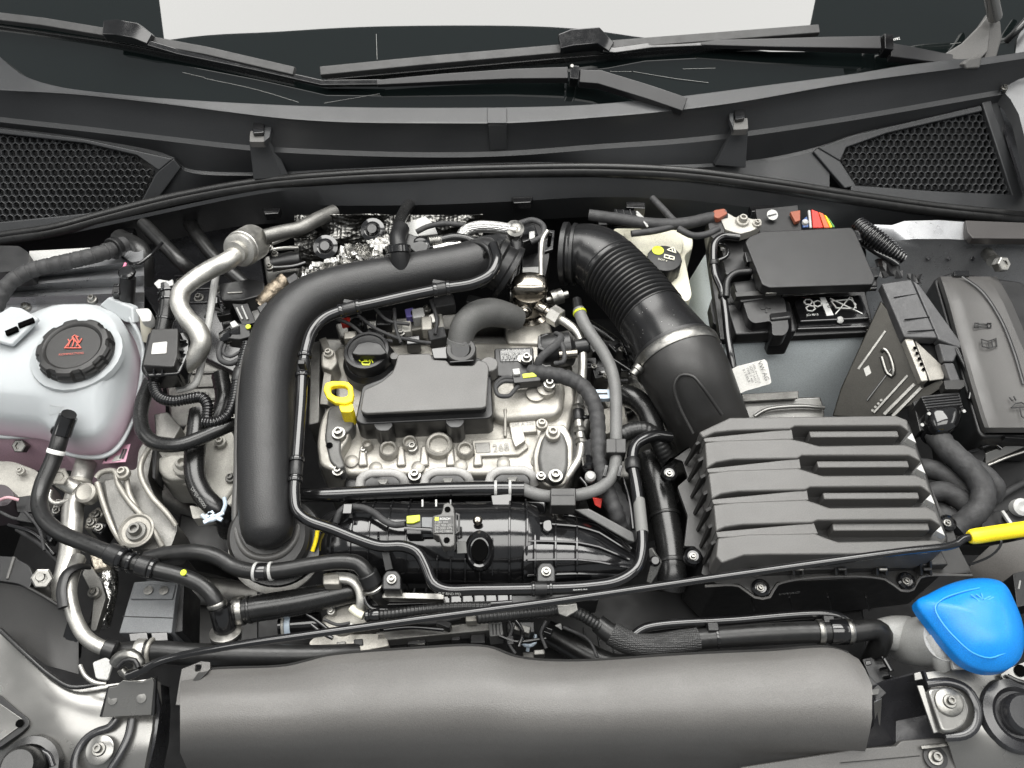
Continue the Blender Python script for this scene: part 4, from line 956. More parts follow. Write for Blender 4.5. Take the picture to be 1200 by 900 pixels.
# solenoid and black junction module right of the cover
sm = thing('cam_sensor_block', 'black module with white printed numbers beside the fuel pump', 'module', (610, 410, -.05))
slab('housing', [(579, 408), (625, 406), (627, 438), (618, 446), (580, 440)], -.032, .03, BP, sm, rr=3, bev=.002)
slab('print_panel', [(585, 410), (622, 408), (623, 423), (586, 424)], -.031, .003, BG, sm)
for i, y in enumerate((413.5, 417.5, 421.5)): text('print', ('04E 906 4', '2.0BAR 05', '1117')[i], (588, y, -.0275), (604 + 12 * (i < 2), y - .8, -.0275), LG, sm, lift=.0004 - .003 * 0)
bolt(sm, 617, 420, -.024, 7, ST)
lathe('pillar', P(640, 454, -.03), (0, 0, 1), [(.012, -.03), (.011, 0), (.004, .001)], AL, sm); bolt(sm, 644, 450, -.022, 7.5, ST)
lathe('pillar', P(612, 420, -.03), (0, 0, 1), [(.006, -.03), (.006, 0)], ST, sm)
lathe('pillar', P(628, 460, -.036), (0, 0, 1), [(.014, -.03), (.012, 0), (.008, .001)], AL, sm)
cnn = thing('cable_connector', 'black plug with a lime tab and looped cable beside the engine cover', 'connector', (600, 440, -.03))
slab('plug', [(600, 438), (632, 434), (634, 446), (602, 449)], -.016, .014, BP, cnn, rr=2)
slab('lime_tab', [(612, 438), (628, 436), (629, 441), (613, 443)], -.0148, .004, YG, cnn, bev=.0006); slab('white_tab', [(600, 432), (609, 431), (610, 438), (602, 439)], -.012, .008, WT, cnn)
for k in (0, 4): tube('cable', [(602, 443 + k, -.02), (590, 443 + k, -.016), (581, 451 + k, -.014), (584, 463, -.014), (596, 464, -.016), (604, 456, -.02), (611, 449, -.028)], 2.6, TP, cnn, step=.003)
for x0, y0 in ((702, 418),):
    pass
cam_s = thing('camshaft_actuator', 'black electric actuator with a clipped cable right of the fuel pump', 'actuator', (660, 420, -.05))
lathe('barrel', P(652, 410, -.03), (1, .1, .1), [(.02, -.02), (.022, -.016), (.022, .018), (.016, .022), (.010, .024), (.010, .04), (.007, .042)], BP, cam_s, seg=28)
slab('connector', [(630, 395), (640, 390), (648, 393), (650, 405), (640, 412), (630, 408)], -.012, .02, BP, cam_s, rr=2)
for i in range(4): bar('connector_rib', (632 + i * 4, 393, -.0115), (634 + i * 4, 406, -.0115), 1.5, .002, BG, cam_s)
tube('cable', [(630, 432, -.02), (632, 422, -.01), (642, 412, -.006), (654, 402, -.006), (658, 394, -.008), (652, 391, -.012)], 5, TP, cam_s, flat=.6)
tube('cable', [(656, 398, -.008), (661, 412, -.008), (660, 424, -.01), (650, 426, -.014)], 3, TP, cam_s)
slab('white_mark', [(634, 425), (645, 424), (646, 432), (634, 433)], -.03, .006, WT, cam_s)
tube('stub', [(655, 416, -.012), (676, 414, -.012)], 5.5, CH, cam_s)
# wrapped harness on right side of the engine
wh = tube('wiring_harness', [(620, 436, -.024), (640, 438, -.018), (662, 442, -.018), (682, 452, -.02), (694, 468, -.022), (700, 490, -.026), (701, 515, -.030), (704, 545, -.034), (712, 575, -.038), (722, 600, -.045), (728, 620, -.06)], 9.5, TP, None, lump=.07, corr=(.011, .08))
tag(wh, 'cloth taped harness curving down the right end of the engine', 'wiring harness')
wh2 = tube('wiring_harness', [(696, 520, -.05), (702, 550, -.05), (716, 580, -.055), (730, 606, -.06), (738, 630, -.08)], 15, TP, None, lump=.07, corr=(.014, .07)); tag(wh2, 'broad taped harness between the grey hose and the manifold', 'wiring harness')
# thermostat flange
tfz = thing('thermostat_cover', 'dull grey bolted cast cover at the front right of the head', 'casting', (648, 530, -.06))
slab('cover', [(640, 505), (648, 500), (660, 505), (666, 520), (666, 545), (660, 562), (646, 565), (634, 556), (630, 535), (634, 515)], -.032, .04, DC, tfz, bev=.005, rr=5)
slab('edge', [(636, 498), (662, 496), (672, 515), (671, 548), (662, 568), (640, 570), (626, 556), (624, 530)], -.042, .04, AL, tfz, bev=.003, rr=6)
bolt(tfz, 635, 497, -.034, 7, AL); bolt(tfz, 648, 508, -.026, 9, AL); bolt(tfz, 651, 558, -.026, 9, ST); bolt(tfz, 634, 558, -.034, 6, ST)
text('cast_mark', '8 6S', (640, 548, -.0338), (662, 546, -.0338), AL, tfz)

# small clutter between pipe and cover
cl = thing('injector_rail', 'cluster of injectors and clips behind the oil cap', 'fuel rail', (480, 385, -.06))
slab('rail', [(392, 378), (588, 362), (592, 380), (398, 396)], -.07, .04, AD, cl, bev=.004)
for i, (x, y) in enumerate(((418, 384), (452, 378), (488, 374), (508, 380))):
    slab('injector_block', [(x - 12, y - 12), (x + 10, y - 14), (x + 14, y + 10), (x - 10, y + 14)], -.045 + .004 * (i % 2), .03, (BP, AL, AL, AW)[i], cl, bev=.003, rr=3)
    lathe('injector_cap', P(x, y - 4, -.035), (0, -.2, 1), [(.008, -.01), (.008, .006), (.006, .008)], (BG, BP, BG, ST)[i], cl, seg=18)
slab('red_clip', [(398, 373), (410, 371), (411, 378), (400, 380)], -.03, .01, RD, cl)
for pts in ([(390, 372), (410, 380), (432, 396), (460, 400)], [(420, 370), (440, 385), (470, 398)], [(462, 362), (464, 385), (470, 402)], [(505, 352), (512, 375), (510, 392)], [(440, 362), (455, 376), (480, 380)], [(470, 396), (490, 400), (505, 402)]):
    tube('wire', [(x, y, -.02) for x, y in pts], 2.2, TP, cl, step=.004, seg=8)
slab('violet_plug', [(474, 362), (484, 360), (486, 370), (476, 372)], -.028, .012, mk('violet_plastic', (.12, .10, .3), .4), cl)
for (x, y, w_, h_, m_) in ((450, 372, 20, 24, BP), (440, 390, 24, 14, BP), (490, 366, 16, 16, WT), (500, 378, 14, 22, AL), (476, 382, 12, 18, AW), (520, 352, 28, 18, TP), (512, 390, 22, 18, TP), (484, 398, 18, 14, BG), (410, 392, 16, 12, AL), (560, 352, 30, 14, BD)):
    box('clip_block', (x, y, -.026 - .001 * (x % 5)), w_, h_, .02, m_, cl, rot=rnd.uniform(-15, 15), bev=.002)
bolt(cl, 500, 362, -.03, 5, ST); bolt(cl, 470, 390, -.03, 5, ST)

# ================================================================ charge pipe
ch = thing('charge_pipe', 'large matte black charge pipe bending round the left of the engine', 'charge pipe', (320, 450, -.02))
tcp = tube('pipe', [(572, 302, .012, 25), (545, 309, .014, 25), (500, 317, .014, 24), (450, 326, .014, 24.5), (400, 337, .012, 26), (362, 352, .010, 28), (335, 378, .008, 30), (320, 412, .006, 31), (313, 455, .004, 31.5), (311, 510, .002, 32), (311, 560, .0, 32), (312, 600, -.004, 31.5), (314, 622, -.008, 30)], 30, CPM, ch, seg=36, step=.008, rnd_end=True)
# moulded flange along the outer side
tube('moulded_edge', [(400, 314, -.006), (362, 328, -.008), (332, 348, -.01), (306, 378, -.012), (291, 412, -.014), (282, 455, -.016), (279, 510, -.018), (278, 560, -.02), (276, 600, -.022), (279, 630, -.026), (290, 648, -.03), (312, 654, -.032), (332, 648, -.03), (346, 632, -.028), (350, 615, -.026)], 4.5, CV, ch, seg=10)
tube('moulded_edge', [(560, 280, .004), (500, 291, .002), (440, 302, -.002), (400, 312, -.006)], 2.5, BP, ch, seg=8)
lathe('end_collar', P(315, 628, -.03), (.05, -.3, 1), [(.042, -.03), (.044, -.02), (.044, .002), (.040, .006), (.036, .006)], BM, ch, seg=40)
lathe('o_ring', P(326, 634, -.05), (.1, -.35, 1), [(.048, -.004), (.050, -.002), (.050, .003), (.048, .005)], RB, ch, seg=40)
lathe('clamp_ring', P(325, 640, -.06), (.1, -.35, 1), [(.046, -.004), (.052, -.002), (.052, .006), (.046, .008)], AS, ch, seg=40)
tube('yellow_clip', [(372, 622, -.035), (370, 634, -.04), (366, 646, -.045)], 2.6, YL, ch, seg=8)
tube('right_end_rim', [(552, 283, .036), (568, 288, .042), (576, 302, .040), (572, 320, .030), (560, 330, .016)], 3, BP, ch, seg=10)
lathe('end_flange', P(584, 312, .0), (P(600, 320, -.004) - P(572, 303, .010)), [(.030, -.012), (.036, -.01), (.036, -.004), (.031, .0), (.031, .010), (.037, .012), (.037, .018), (.030, .02)], BP, ch, seg=40)
for a in range(5): bar('flange_rib', (580 + a * 3, 292 + a * 10, .026 - a * .006), (590 + a * 3, 296 + a * 10, .018 - a * .006), 2.4, .006, BG, ch)
tube('mould_seam', [(520, 338, .006), (450, 350, .008), (400, 362, .006), (366, 380, .004), (351, 412, .0), (345, 460, -.004), (343, 520, -.008), (343, 600, -.014)], 1.2, BP, ch, seg=6)
nz = tube('nozzle', [(470, 314, .03), (468, 300, .042), (467, 288, .05)], 11.5, BP, ch, seg=20)
collar(nz, (467, 290), 9, 3, BG, 'nozzle_ring', ch)
# vent line clipped along the pipe
vl = thing('vacuum_line', 'long glossy black tube clipped along the charge pipe and manifold', 'hose', (350, 500, -.02))
tv = tube('tube', [(578, 288, .044), (582, 306, .046), (574, 322, .044), (555, 332, .040), (520, 338, .036), (480, 346, .034), (440, 355, .032), (405, 363, .030), (380, 373, .028), (366, 388, .026), (359, 408, .022), (355, 435, .018), (353, 470, .014), (350, 510, .012), (347, 550, .010), (345, 580, .008), (348, 598, .008), (360, 609, .008), (390, 620, .008), (420, 632, .006), (446, 640, .004), (472, 640, .002), (489, 647, .0), (499, 664, -.002), (508, 684, -.004), (522, 691, -.005), (560, 691, -.005), (625, 690, -.005), (690, 687, -.006), (724, 681, -.006), (745, 667, -.006), (752, 648, -.008), (751, 610, -.010), (746, 572, -.012), (741, 540, -.014), (745, 521, -.016), (764, 511, -.02), (785, 512, -.03)], 6.8, BG, vl, seg=16)
for x, y in ((402, 364), (421, 359), (508, 341), (524, 338), (357, 418), (355, 438), (349, 540), (347, 562)): collar(tv, (x, y), 5, 1.8, BG, 'ferrule', vl)
for x, y in ((411, 361), (516, 339), (356, 428), (348, 551), (632, 690)): collar(tv, (x, y), 16, 1.0, BP, 'clip', vl)
for x, y in ((625, 690), (645, 689)): collar(tv, (x, y), 3, 2, BG, 'ferrule', vl)
for x, y, s in ((404, 353, 8), (510, 330, 10), (349, 424, 5)): box('clip_tab', (x + 4, y, .036), s * 1.6, 6, .014, BP, vl, rot=-12 if x > 360 else 0)
text('hose_print', 'PA12 PH+D 18x14', (672, 692, .0025), (688, 691, .0025), TX, vl, nor=(0, -.5, .86)); text('hose_print', 'PUT BIND PPD', (514, 696.5, .0), (540, 697.5, .0), LG, vl, nor=(0, -.6, .8))
collar(tv, (751, 606), 40, .3, FP, 'hose_print', vl); collar(tv, (740, 545), 14, 2, BP, 'clip', vl)
# second pipe parallel to charge pipe: foil braided line at back
bl = thing('braided_line', 'silver braided line with elbow at the back of the engine', 'hose', (570, 268, .0))
tube('line', [(538, 285, .012), (544, 272, .016), (558, 266, .018), (578, 266, .018), (598, 269, .018)], 7, BS, bl, seg=14)
lathe('fitting', P(603, 270, .016), (.1, -.3, 1), [(.010, -.012), (.012, 0), (.012, .006), (.008, .008), (.005, .006), (0, .006)], ST, bl, seg=24)
tube('stub', [(596, 269, .020), (606, 270, .022)], 4, AS, bl)
tube('black_stem', [(603, 275, .006), (605, 290, .0), (603, 312, -.006), (598, 335, -.014)], 7, RB, bl)
collar_o = tube('stem_cap', [(605, 285, .006), (605, 296, .0)], 8.5, BP, bl)
bp_ = thing('crankcase_vent', 'black vent connector with clip behind the charge pipe', 'hose fitting', (490, 285, .0))
tube('connector', [(470, 268, .04), (466, 280, .046), (468, 292, .046)], 10, BP, bp_); tube('hose', [(468, 274, .042), (468, 262, .036), (473, 250, .02), (480, 240, -.01)], 7, RB, bp_)
lathe('round_clip', P(493, 288, .030), (0, -.3, 1), [(.012, -.01), (.012, .002), (.009, .004), (.005, .003), (0, .003)], BG, bp_, seg=24)
plate('bracket', [(470, 274, .036), (478, 272, .036), (504, 284, .034), (500, 296, .032), (488, 297, .032), (474, 286, .036)], .008, BP, bp_, bev=.002)
tcv = tube('ribbed_neck', [(502, 283, .028), (512, 282, .026), (520, 281, .024)], 6, ST, bp_, corr=(.003, .15))
tube('foil_line', [(518, 281, .026), (532, 278, .028), (548, 280, .026), (562, 288, .026), (571, 300, .036)], 5, RB, bp_)
tube('foil_line', [(508, 292, .022), (525, 287, .022), (540, 286, .022)], 4.5, FO, bp_)
tag(tube('bulkhead_cable', [(488, 272, .012), (500, 266, .016), (520, 262, .016), (545, 264, .010)], 3.2, TP), 'black cable arching beside the white heat pad', 'cable')
blk = thing('bulkhead_clutter', 'black solenoid block with cable between braided line and intake duct', 'solenoid', (625, 290, -.03))
slab('block', [(560, 276), (600, 272), (605, 290), (566, 296)], -.01, .03, BG, blk, rr=3); slab('block', [(612, 262), (636, 258), (644, 300), (636, 340), (612, 330)], -.03, .04, BP, blk, rr=3)
slab('white_patch', [(612, 313), (632, 312), (634, 324), (612, 325)], -.026, .004, WT, blk); slab('white_patch', [(620, 271), (627, 270), (627, 280), (620, 280)], .006, .004, WT, blk)
tube('cable', [(608, 262, .014), (624, 258, .016), (636, 264, .016), (636, 276, .014), (622, 284, .010)], 3.5, TP, blk, step=.004)
tube('steel_pipe', [(634, 325, .0), (634, 300, .012), (636, 280, .02), (642, 270, .026)], 2.8, AS, blk); slab('block', [(606, 268), (626, 262), (632, 278), (612, 284)], .0, .03, BG, blk, rr=2)

# ================================================================ INTAKE MANIFOLD
im = thing('intake_manifold', 'ribbed glossy black plastic intake manifold in front of the engine', 'intake manifold', (560, 650, -.15))
pl_ = tube('plenum', [(396, 640, -.075, 40), (410, 640, -.07, 50), (500, 640, -.068, 52), (560, 640, -.067, 52), (612, 640, -.066, 52), (622, 641, -.068, 48)], 52, BG, im, seg=48, step=.02)
for x in (410, 427, 444, 461, 478): collar(pl_, (x, 640), 2.0, 2.4, BG, 'rib', im, seg=48)
for x in (592, 612): collar(pl_, (x, 640), 2.6, 3.5, BG, 'rib', im, seg=48)
slab('top_shelf', [(396, 590), (640, 586), (640, 604), (400, 612)], -.045, .05, BG, im, bev=.003)
slab('shelf_block', [(488, 590), (530, 588), (532, 612), (486, 612)], -.032, .02, BP, im, bev=.002)
for x in (495, 511, 528): bar('peg', (x, 585, -.028), (x, 594, -.028), 2.4, .006, WT if x < 528 else BG, im)
for x in (512, 528, 545, 562): bar('short_rib', (x, 655, -.022), (x, 683, -.045), 2, .012, BG, im)
bar('short_rib', (577, 632, -.012), (577, 675, -.04), 1.6, .006, BG, im)
lathe('port_rim', P(562, 645, -.022), (0, -.35, 1), [(.0165, -.006), (.0155, .001), (.013, .004), (.0105, .002), (.0085, -.02), (0, -.02)], BG, im, seg=32, squash=1.35)
lathe('port_hole', P(562, 645, -.020), (0, -.35, 1), [(.009, 0), (.0085, .002), (0, .002)], VD, im, seg=24, squash=1.35)
lathe('ball_stud', P(560, 612, -.018), (0, -.2, 1), [(.003, 0), (.003, .003), (.005, .005), (.0052, .008), (.003, .011), (0, .012)], CH, im, seg=16)
# right ribbed section
rows = []
for t, (x, yt, yb) in enumerate(((614, 594, 686), (640, 596, 684), (676, 600, 682), (700, 608, 682), (725, 628, 680), (748, 648, 676))):
    r_ = []
    for k in range(11):
        a = math.pi * (k / 10); y = (yt + yb) / 2 - math.cos(a) * (yb - yt) / 2
        r_.append(P(x, y, -.055 - t * .006 + .035 * math.sin(a)))
    rows.append(r_)
rows_loft('runner_housing', rows, BG, im, smooth=50, solid=.004)
def onrun(x, f):
    for a, b in zip(range(5), range(1, 6)):
        xs_ = (614, 640, 676, 700, 725, 748)
        if xs_[a] <= x <= xs_[b]: break
    u = (x - xs_[a]) / (xs_[b] - xs_[a]); k = f * 10; i = min(9, int(k)); w_ = k - i
    return (rows[a][i].lerp(rows[a][i + 1], w_)).lerp(rows[b][i].lerp(rows[b][i + 1], w_), u)
def ribline(name, pts, wpx, h, mat, parent):
    q = [v for v in pts]; wid = wpx * .0005 * 2; up_ = Vector((0, -.3, 1)).normalized(); rr_ = []
    for i, v in enumerate(q):
        d = (q[min(i + 1, len(q) - 1)] - q[max(i - 1, 0)]).normalized(); s = d.cross(up_).normalized() * wid / 2
        rr_.append([v + s - up_ * .004, v + s + up_ * h, v - s + up_ * h, v - s - up_ * .004])
    m = len(rr_); vs_ = [v for r in rr_ for v in r]
    fs = [(i * 4 + j, i * 4 + (j + 1) % 4, i * 4 + 4 + (j + 1) % 4, i * 4 + 4 + j) for i in range(m - 1) for j in range(4)] + [(0, 1, 2, 3), tuple(4 * m - 4 + j for j in range(4))]
    return mesh(name, vs_, fs, mat, parent, bev=.0006)
for x in (627, 651, 676): ribline('grid_rib', [onrun(x, f / 10) for f in range(1, 10)], 2.4, .004, BG, im)
for f in (.3, .46, .62, .78): ribline('grid_rib', [onrun(x, f) for x in range(618, 745, 12)], 2.4, .004, BG, im)
ribline('grid_rib', [onrun(x, .16) for x in range(660, 745, 10)], 2.4, .004, BG, im)
plate('flange_arm', [(672, 597, -.03), (690, 596, -.028), (742, 624, -.036), (744, 636, -.04), (736, 634, -.04)], .012, GR, im, bev=.002)
slab('oval_recess', [(636, 610), (646, 608), (648, 620), (642, 624), (636, 620)], -.024, .006, BG, im, rr=4)
for x, y in ((459, 679), (640, 670)):
    s_ = slab('mount_lug', [(x - 11, y + 12), (x - 11, y - 4), (x - 6, y - 11), (x + 6, y - 11), (x + 11, y - 4), (x + 11, y + 12)], -.012, .03, BP, im, rr=3, bev=.002)
    bolt(s_, x, y, -.0105, 6, ST)
bar('strut', (450, 640, -.01), (456, 668, -.02), 9, .012, BP, im); bar('support_bar', (448, 697, -.03), (520, 699, -.03), 7, .012, ST, im)
bar('lower_rail', (428, 706, -.045), (600, 700, -.04), 8, .03, BG, im)
for i in range(10): bar('rail_tooth', (470 + i * 14, 697 - i * .4, -.03), (470 + i * 14, 703 - i * .4, -.035), 2.4, .012, BG, im)
slab('left_block', [(398, 592), (430, 590), (432, 625), (400, 640)], -.04, .05, BP, im, rr=4)
lathe('side_dome', P(392, 630, -.05), (-.5, -.3, .8), [(.03, -.01), (.03, 0), (.026, .006), (.012, .009)], BP, im, seg=30)
for x in (414, 445): bar('tall_rib', (x, 594, -.03), (x - 2, 630, -.015), 2.4, .02, BG, im)
for a, b in (((406, 603), (436, 601)), ((444, 604), (470, 602)), ((448, 630), (460, 629)), ((436, 600), (436, 616))): bar('cross_rib', (*a, -.028), (*b, -.028), 2.2, .01, BG, im)
# MAP sensor
ms = thing('pressure_sensor', 'grey printed pressure sensor with a lime clip on the manifold', 'sensor', (530, 620, -.02))
slab('housing', [(507, 604), (517, 602), (520, 590), (526, 588), (532, 594), (533, 604), (533, 638), (528, 641), (519, 640), (514, 628), (507, 626)], .004, .016, CV, ms, rr=2, bev=.0015)
slab('print_panel', [(508.5, 605), (531, 604), (531, 625), (508.5, 625)], .0052, .003, BM, ms, bev=.0005)
slab('print_logo', [(509.5, 606), (514, 606), (514, 610), (509.5, 610)], .0056, .001, YG, ms, bev=0); text('print', 'BOSCH', (515.5, 609.6, .0056), (527.5, 609.2, .0056), TX, ms)
for i, s_ in enumerate(('0 281 006', '04E 906 051', '59-300 kPa', '3614210805')): text('print', s_, (509.5, 613.6 + i * 3.6, .0056), (530 - (i == 0) * 5, 613.2 + i * 3.6, .0056), LG, ms)
for x, y in ((524.5, 597), (523.5, 633)): lathe('hole', P(x, y, .0045), (0, 0, 1), [(.0032, 0), (.0032, .0006), (0, .0006)], VD, ms, seg=16)
slab('neck', [(493, 605), (508, 605), (508, 624), (493, 624)], .0, .014, mk('grey_plug', (.13, .135, .14), .5), ms, bev=.002)
slab('plug', [(475, 604), (494, 603), (494, 626), (476, 626)], .001, .016, BP, ms, bev=.002, rr=2); slab('lime_clip', [(476.5, 604.5), (492, 603), (492, 610), (484, 613), (476.5, 613)], .0035, .003, YG, ms, bev=.0006)
tube('ferrule', [(474, 620, -.002), (506, 622, -.002)], 4, BG, ms); ringplate('wire_bail', [(534, 600), (539, 602), (539, 623), (534, 626)], [(534, 603), (536.5, 604.5), (536.5, 621), (534, 623)], .0, .003, BM, ms)
bar('foot', (528, 641, -.004), (528, 652, -.01), 9, .008, BG, ms)
tube('cable', [(475, 614, -.002), (462, 615, -.004), (450, 610, -.004), (440, 602, -.006), (425, 595, -.01), (406, 594, -.012)], 4, TP, ms, step=.004); tube('cable', [(406, 594, -.012), (398, 600, -.012), (394, 612, -.018)], 4, TP, ms)
box('cable_tie', (407, 596, -.006), 10, 12, .012, BG, ms); flat('sticker', [(535, 634.5, -.012), (546, 634, -.012), (547, 648, -.018), (536, 648.5, -.018)], FP, ms, h=.002)

# ================================================================ RIGHT SIDE
# intake duct
ind = thing('intake_duct', 'fat black intake hose with bellows leading to the air filter box', 'intake hose', (740, 340, -.03))
elb = tube('elbow', [(664, 298, -.010, 30), (672, 297, -.008, 33), (686, 298, -.006, 36), (703, 305, -.004, 38), (716, 316, -.003, 38.5)], 36, SP, ind, seg=40, step=.006)
lathe('mouth_rim', P(667, 298, -.010), (P(690, 299, -.006) - P(664, 298, -.010)), [(.034, -.010), (.042, -.008), (.042, -.002), (.037, .0), (.037, .004), (.041, .005), (.041, .009), (.036, .011)], BP, ind, seg=44)
tube('bellows', [(712, 312, -.003, 39), (730, 330, -.001, 39.5), (748, 350, .0, 40.5), (764, 371, .001, 41.5)], 40, BP, ind, seg=44, corr=(.0068, .085), smooth=30)
tube('cuff', [(762, 369, .001, 40.5), (772, 383, .001, 42), (784, 402, .001, 46), (792, 415, .0, 49)], 43, SP, ind, seg=44)
tt = tube('joint', [(789, 410, .001, 50), (796, 424, .0, 51)], 50, BP, ind, seg=44)
ctl = collar(tt, (793, 417), 13, 2.2, ST, 'hose_clamp', ind, seg=48)
lathe('clamp_screw', P(746, 434, .010), (.5, .5, .3), [(.0055, -.006), (.0055, 0), (.007, .001), (.007, .006), (.004, .007), (.003, .005), (0, .005)], ST, ind, seg=14)
tube('outlet', [(791, 413, .001, 50), (798, 427, .0, 51), (807, 444, -.008, 50.5), (817, 466, -.024, 48.5), (828, 492, -.046, 47), (838, 516, -.068, 46)], 48, BM, ind, seg=44)
tube('raised_loop', [(812, 508, -.004), (796, 476, .016), (790, 452, .032), (797, 440, .040), (812, 441, .044), (822, 452, .040), (846, 486, .014)], 2.2, BM, ind, seg=8)
for x, y in ((842, 402), (845, 410)): box('cuff_lug', (x, y, .02), 8, 8, .012, BP, ind)
ringplate('clip_eye', [(640, 268), (650, 270), (648, 292), (638, 295)], [(643, 272), (647, 273), (645, 288), (641, 290)], .02, .006, BG, ind)
# brake fluid reservoir
br = thing('brake_fluid_reservoir', 'ivory brake fluid reservoir with black cap and yellow symbols', 'reservoir', (775, 300, -.08))
slab('tank', [(716, 267), (796, 268), (812, 276), (812, 292), (802, 298), (811, 345), (808, 352), (798, 353), (770, 318), (735, 300)], -.045, .09, CR_, br, bev=.008, rr=8, bseg=4)
slab('upper_deck', [(728, 270), (786, 270), (802, 280), (800, 296), (770, 312), (742, 300)], -.035, .02, CR_, br, bev=.006, rr=10, bseg=3)
kc = lathe('cap', P(778, 306, -.024), (0, 0, 1), [(.0225, -.020), (.0235, -.018), (.0235, .003), (.0222, .006), (.0205, .0065), (0, .0065)], BD, br, seg=84, lobes=(14, .035, (0, 1, 2), .8))
zc2 = -.024 + .0074
for x, y in ((771, 293.5),): lathe('yellow_disc', P(x, y, zc2 - .0006), (0, 0, 1), [(.0078, -.001), (.0078, .0006), (.0055, .0006), (.0055, .0003), (0, .0003)], YG, kc, seg=24)
lines('warning_triangle', [[(782, 293), (789, 289.5), (792, 296.5), (782, 293)], [(787.5, 291.5), (788, 294)]], 1.1, CR_, kc, z=zc2); lines('book_symbol', [[(779, 298.5), (790, 301.5), (789.5, 304.5), (778.5, 302), (779, 298.5)], [(784.5, 300), (784, 303)]], 1.3, CR_, kc, z=zc2)
text('dot_lettering', 'DOT 4', (771, 304.6, zc2), (781.5, 307, zc2), CR_, kc)
# bulkhead wiring at right
for i, (pts, lab) in enumerate((([(690, 252), (720, 256), (760, 262), (800, 262), (830, 256), (850, 252)], 'black cable bundle above the brake reservoir'), ([(740, 274), (770, 270), (800, 262), (826, 258)], 'second black cable crossing the ivory reservoir top'), ([(764, 232), (778, 246), (792, 260), (806, 264)], 'slanting black cable behind the brake reservoir'), ([(795, 268), (812, 276), (830, 274), (842, 268)], 'short black cable reaching the battery terminal'))):
    tag(tube('bulkhead_cable', [(x, y, .0) for x, y in pts], 4 + (i == 0) * 3, TP, None, lump=.05, step=.005), lab, 'cable', 'black cables at the right bulkhead')
bcn = thing('bulkhead_connector', 'black electrical plug with white wires above the brake reservoir', 'connector', (735, 250, -.01))
box('plug', (732, 250, .004), 30, 14, .02, BG, bcn, rot=-8); box('plug', (745, 240, .0), 26, 12, .02, BG, bcn, rot=-4); box('plug', (706, 256, -.002), 12, 22, .02, BP, bcn)
for k in (0, 3): tube('white_wire', [(746, 248 + k, .006), (754, 256 + k, .006), (759, 263 + k, .004)], 1.3, WT, bcn, seg=6)
for i in range(3): bar('plug_rib', (722 + i * 8, 245, .0045), (725 + i * 8, 254, .0045), 1.5, .002, BP, bcn)
# battery
bt = thing('battery', 'car battery in a grey felt sleeve with a black lid', 'battery', (930, 420, -.15))
slab('sleeve_wall', [(853, 401, -.052), (1022, 392, -.052), (1000, 290, -.052), (826, 296, -.052)], -.052, .19, BT, bt, bev=.004, flare=.30)  # walls flared outward so the front catches more overhead light
slab('case', [(844, 398), (1026, 389), (1002, 290), (828, 290)], -.040, .012, BP, bt, bev=.002)
slab('lid_step', [(862, 392), (934, 388), (926, 352), (850, 356)], -.026, .02, BP, bt, bev=.003, rr=4)
flat('sleeve_label', [(954, 396.5, -.0535), (1012, 392.5, -.0535), (998, 400, -.064), (955, 402, -.064)], LB, bt, h=.002)
flat('sleeve_label', [(872, 401, -.0545), (931, 397, -.0545), (931, 402.5, -.062), (890, 405, -.062)], LB, bt, h=.002)
plate('tray', [(872, 468, -.13), (962, 464, -.13), (966, 478, -.135), (968, 500, -.14), (868, 500, -.14)], .01, PS, bt, bev=.003)
plate('tray_clamp', [(866, 462, -.118), (936, 458, -.118), (936, 467, -.122), (868, 471, -.122)], .006, AD, bt, bev=.001)
tube('tray_bead', [(884, 488, -.128), (898, 480, -.126), (940, 476, -.126), (966, 478, -.128)], 2.4, PS, bt, seg=8)
lab_ = slab('label_block', [(931, 353), (938, 348), (1009, 345), (1020, 373), (938, 377)], -.028, .014, BG, bt, bev=.002)
slab('label_skirt', [(935, 378), (1019, 373.5), (1022, 383), (934, 386)], -.034, .01, BG, bt, bev=.002)
zl = -.0272
def ringpts(cx, cy, rx, ry, n, a0=0): return [(cx + rx * math.cos(a0 + 2 * math.pi * i / n), cy + ry * math.sin(a0 + 2 * math.pi * i / n)) for i in range(n + 1)]
lines('recycle_symbol', [ringpts(947, 354, 5, 3.4, 6), ringpts(958, 356, 5, 3.6, 6, .5), ringpts(950, 361.5, 5.5, 3.4, 6, .2)], 1.3, TX, lab_, z=zl)
lines('crossed_bin_symbol', [[(973, 350), (1010, 367.5)], [(979, 368), (996, 348.5)], [(974, 353), (997, 351), (1003, 357), (1001, 362), (980, 361), (974, 353)], [(998, 349), (1003, 361)]], 1.3, TX, lab_, z=zl)
flat('label_strip', [(960.5, 348.5, zl + .0008), (967, 348.2, zl + .0008), (977, 369, zl + .0008), (969, 370, zl + .0008)], TX, lab_); text('lead_mark', 'Pb', (967.5, 355, zl + .001), (970.5, 361.5, zl + .001), TD, lab_)
text('small_print', 'JCI 4013', (945, 370.5, zl), (959, 369.8, zl), TX, lab_)
lathe('vent_plug', P(984, 375, -.031), (0, -.5, .8), [(.0045, 0), (.0045, .002), (.003, .003)], WT, bt, seg=16)
plate('front_rail', [(1016, 386, -.036), (1027, 383, -.036), (1027, 386, -.038), (1016, 388.5, -.038)], .003, ST, bt)
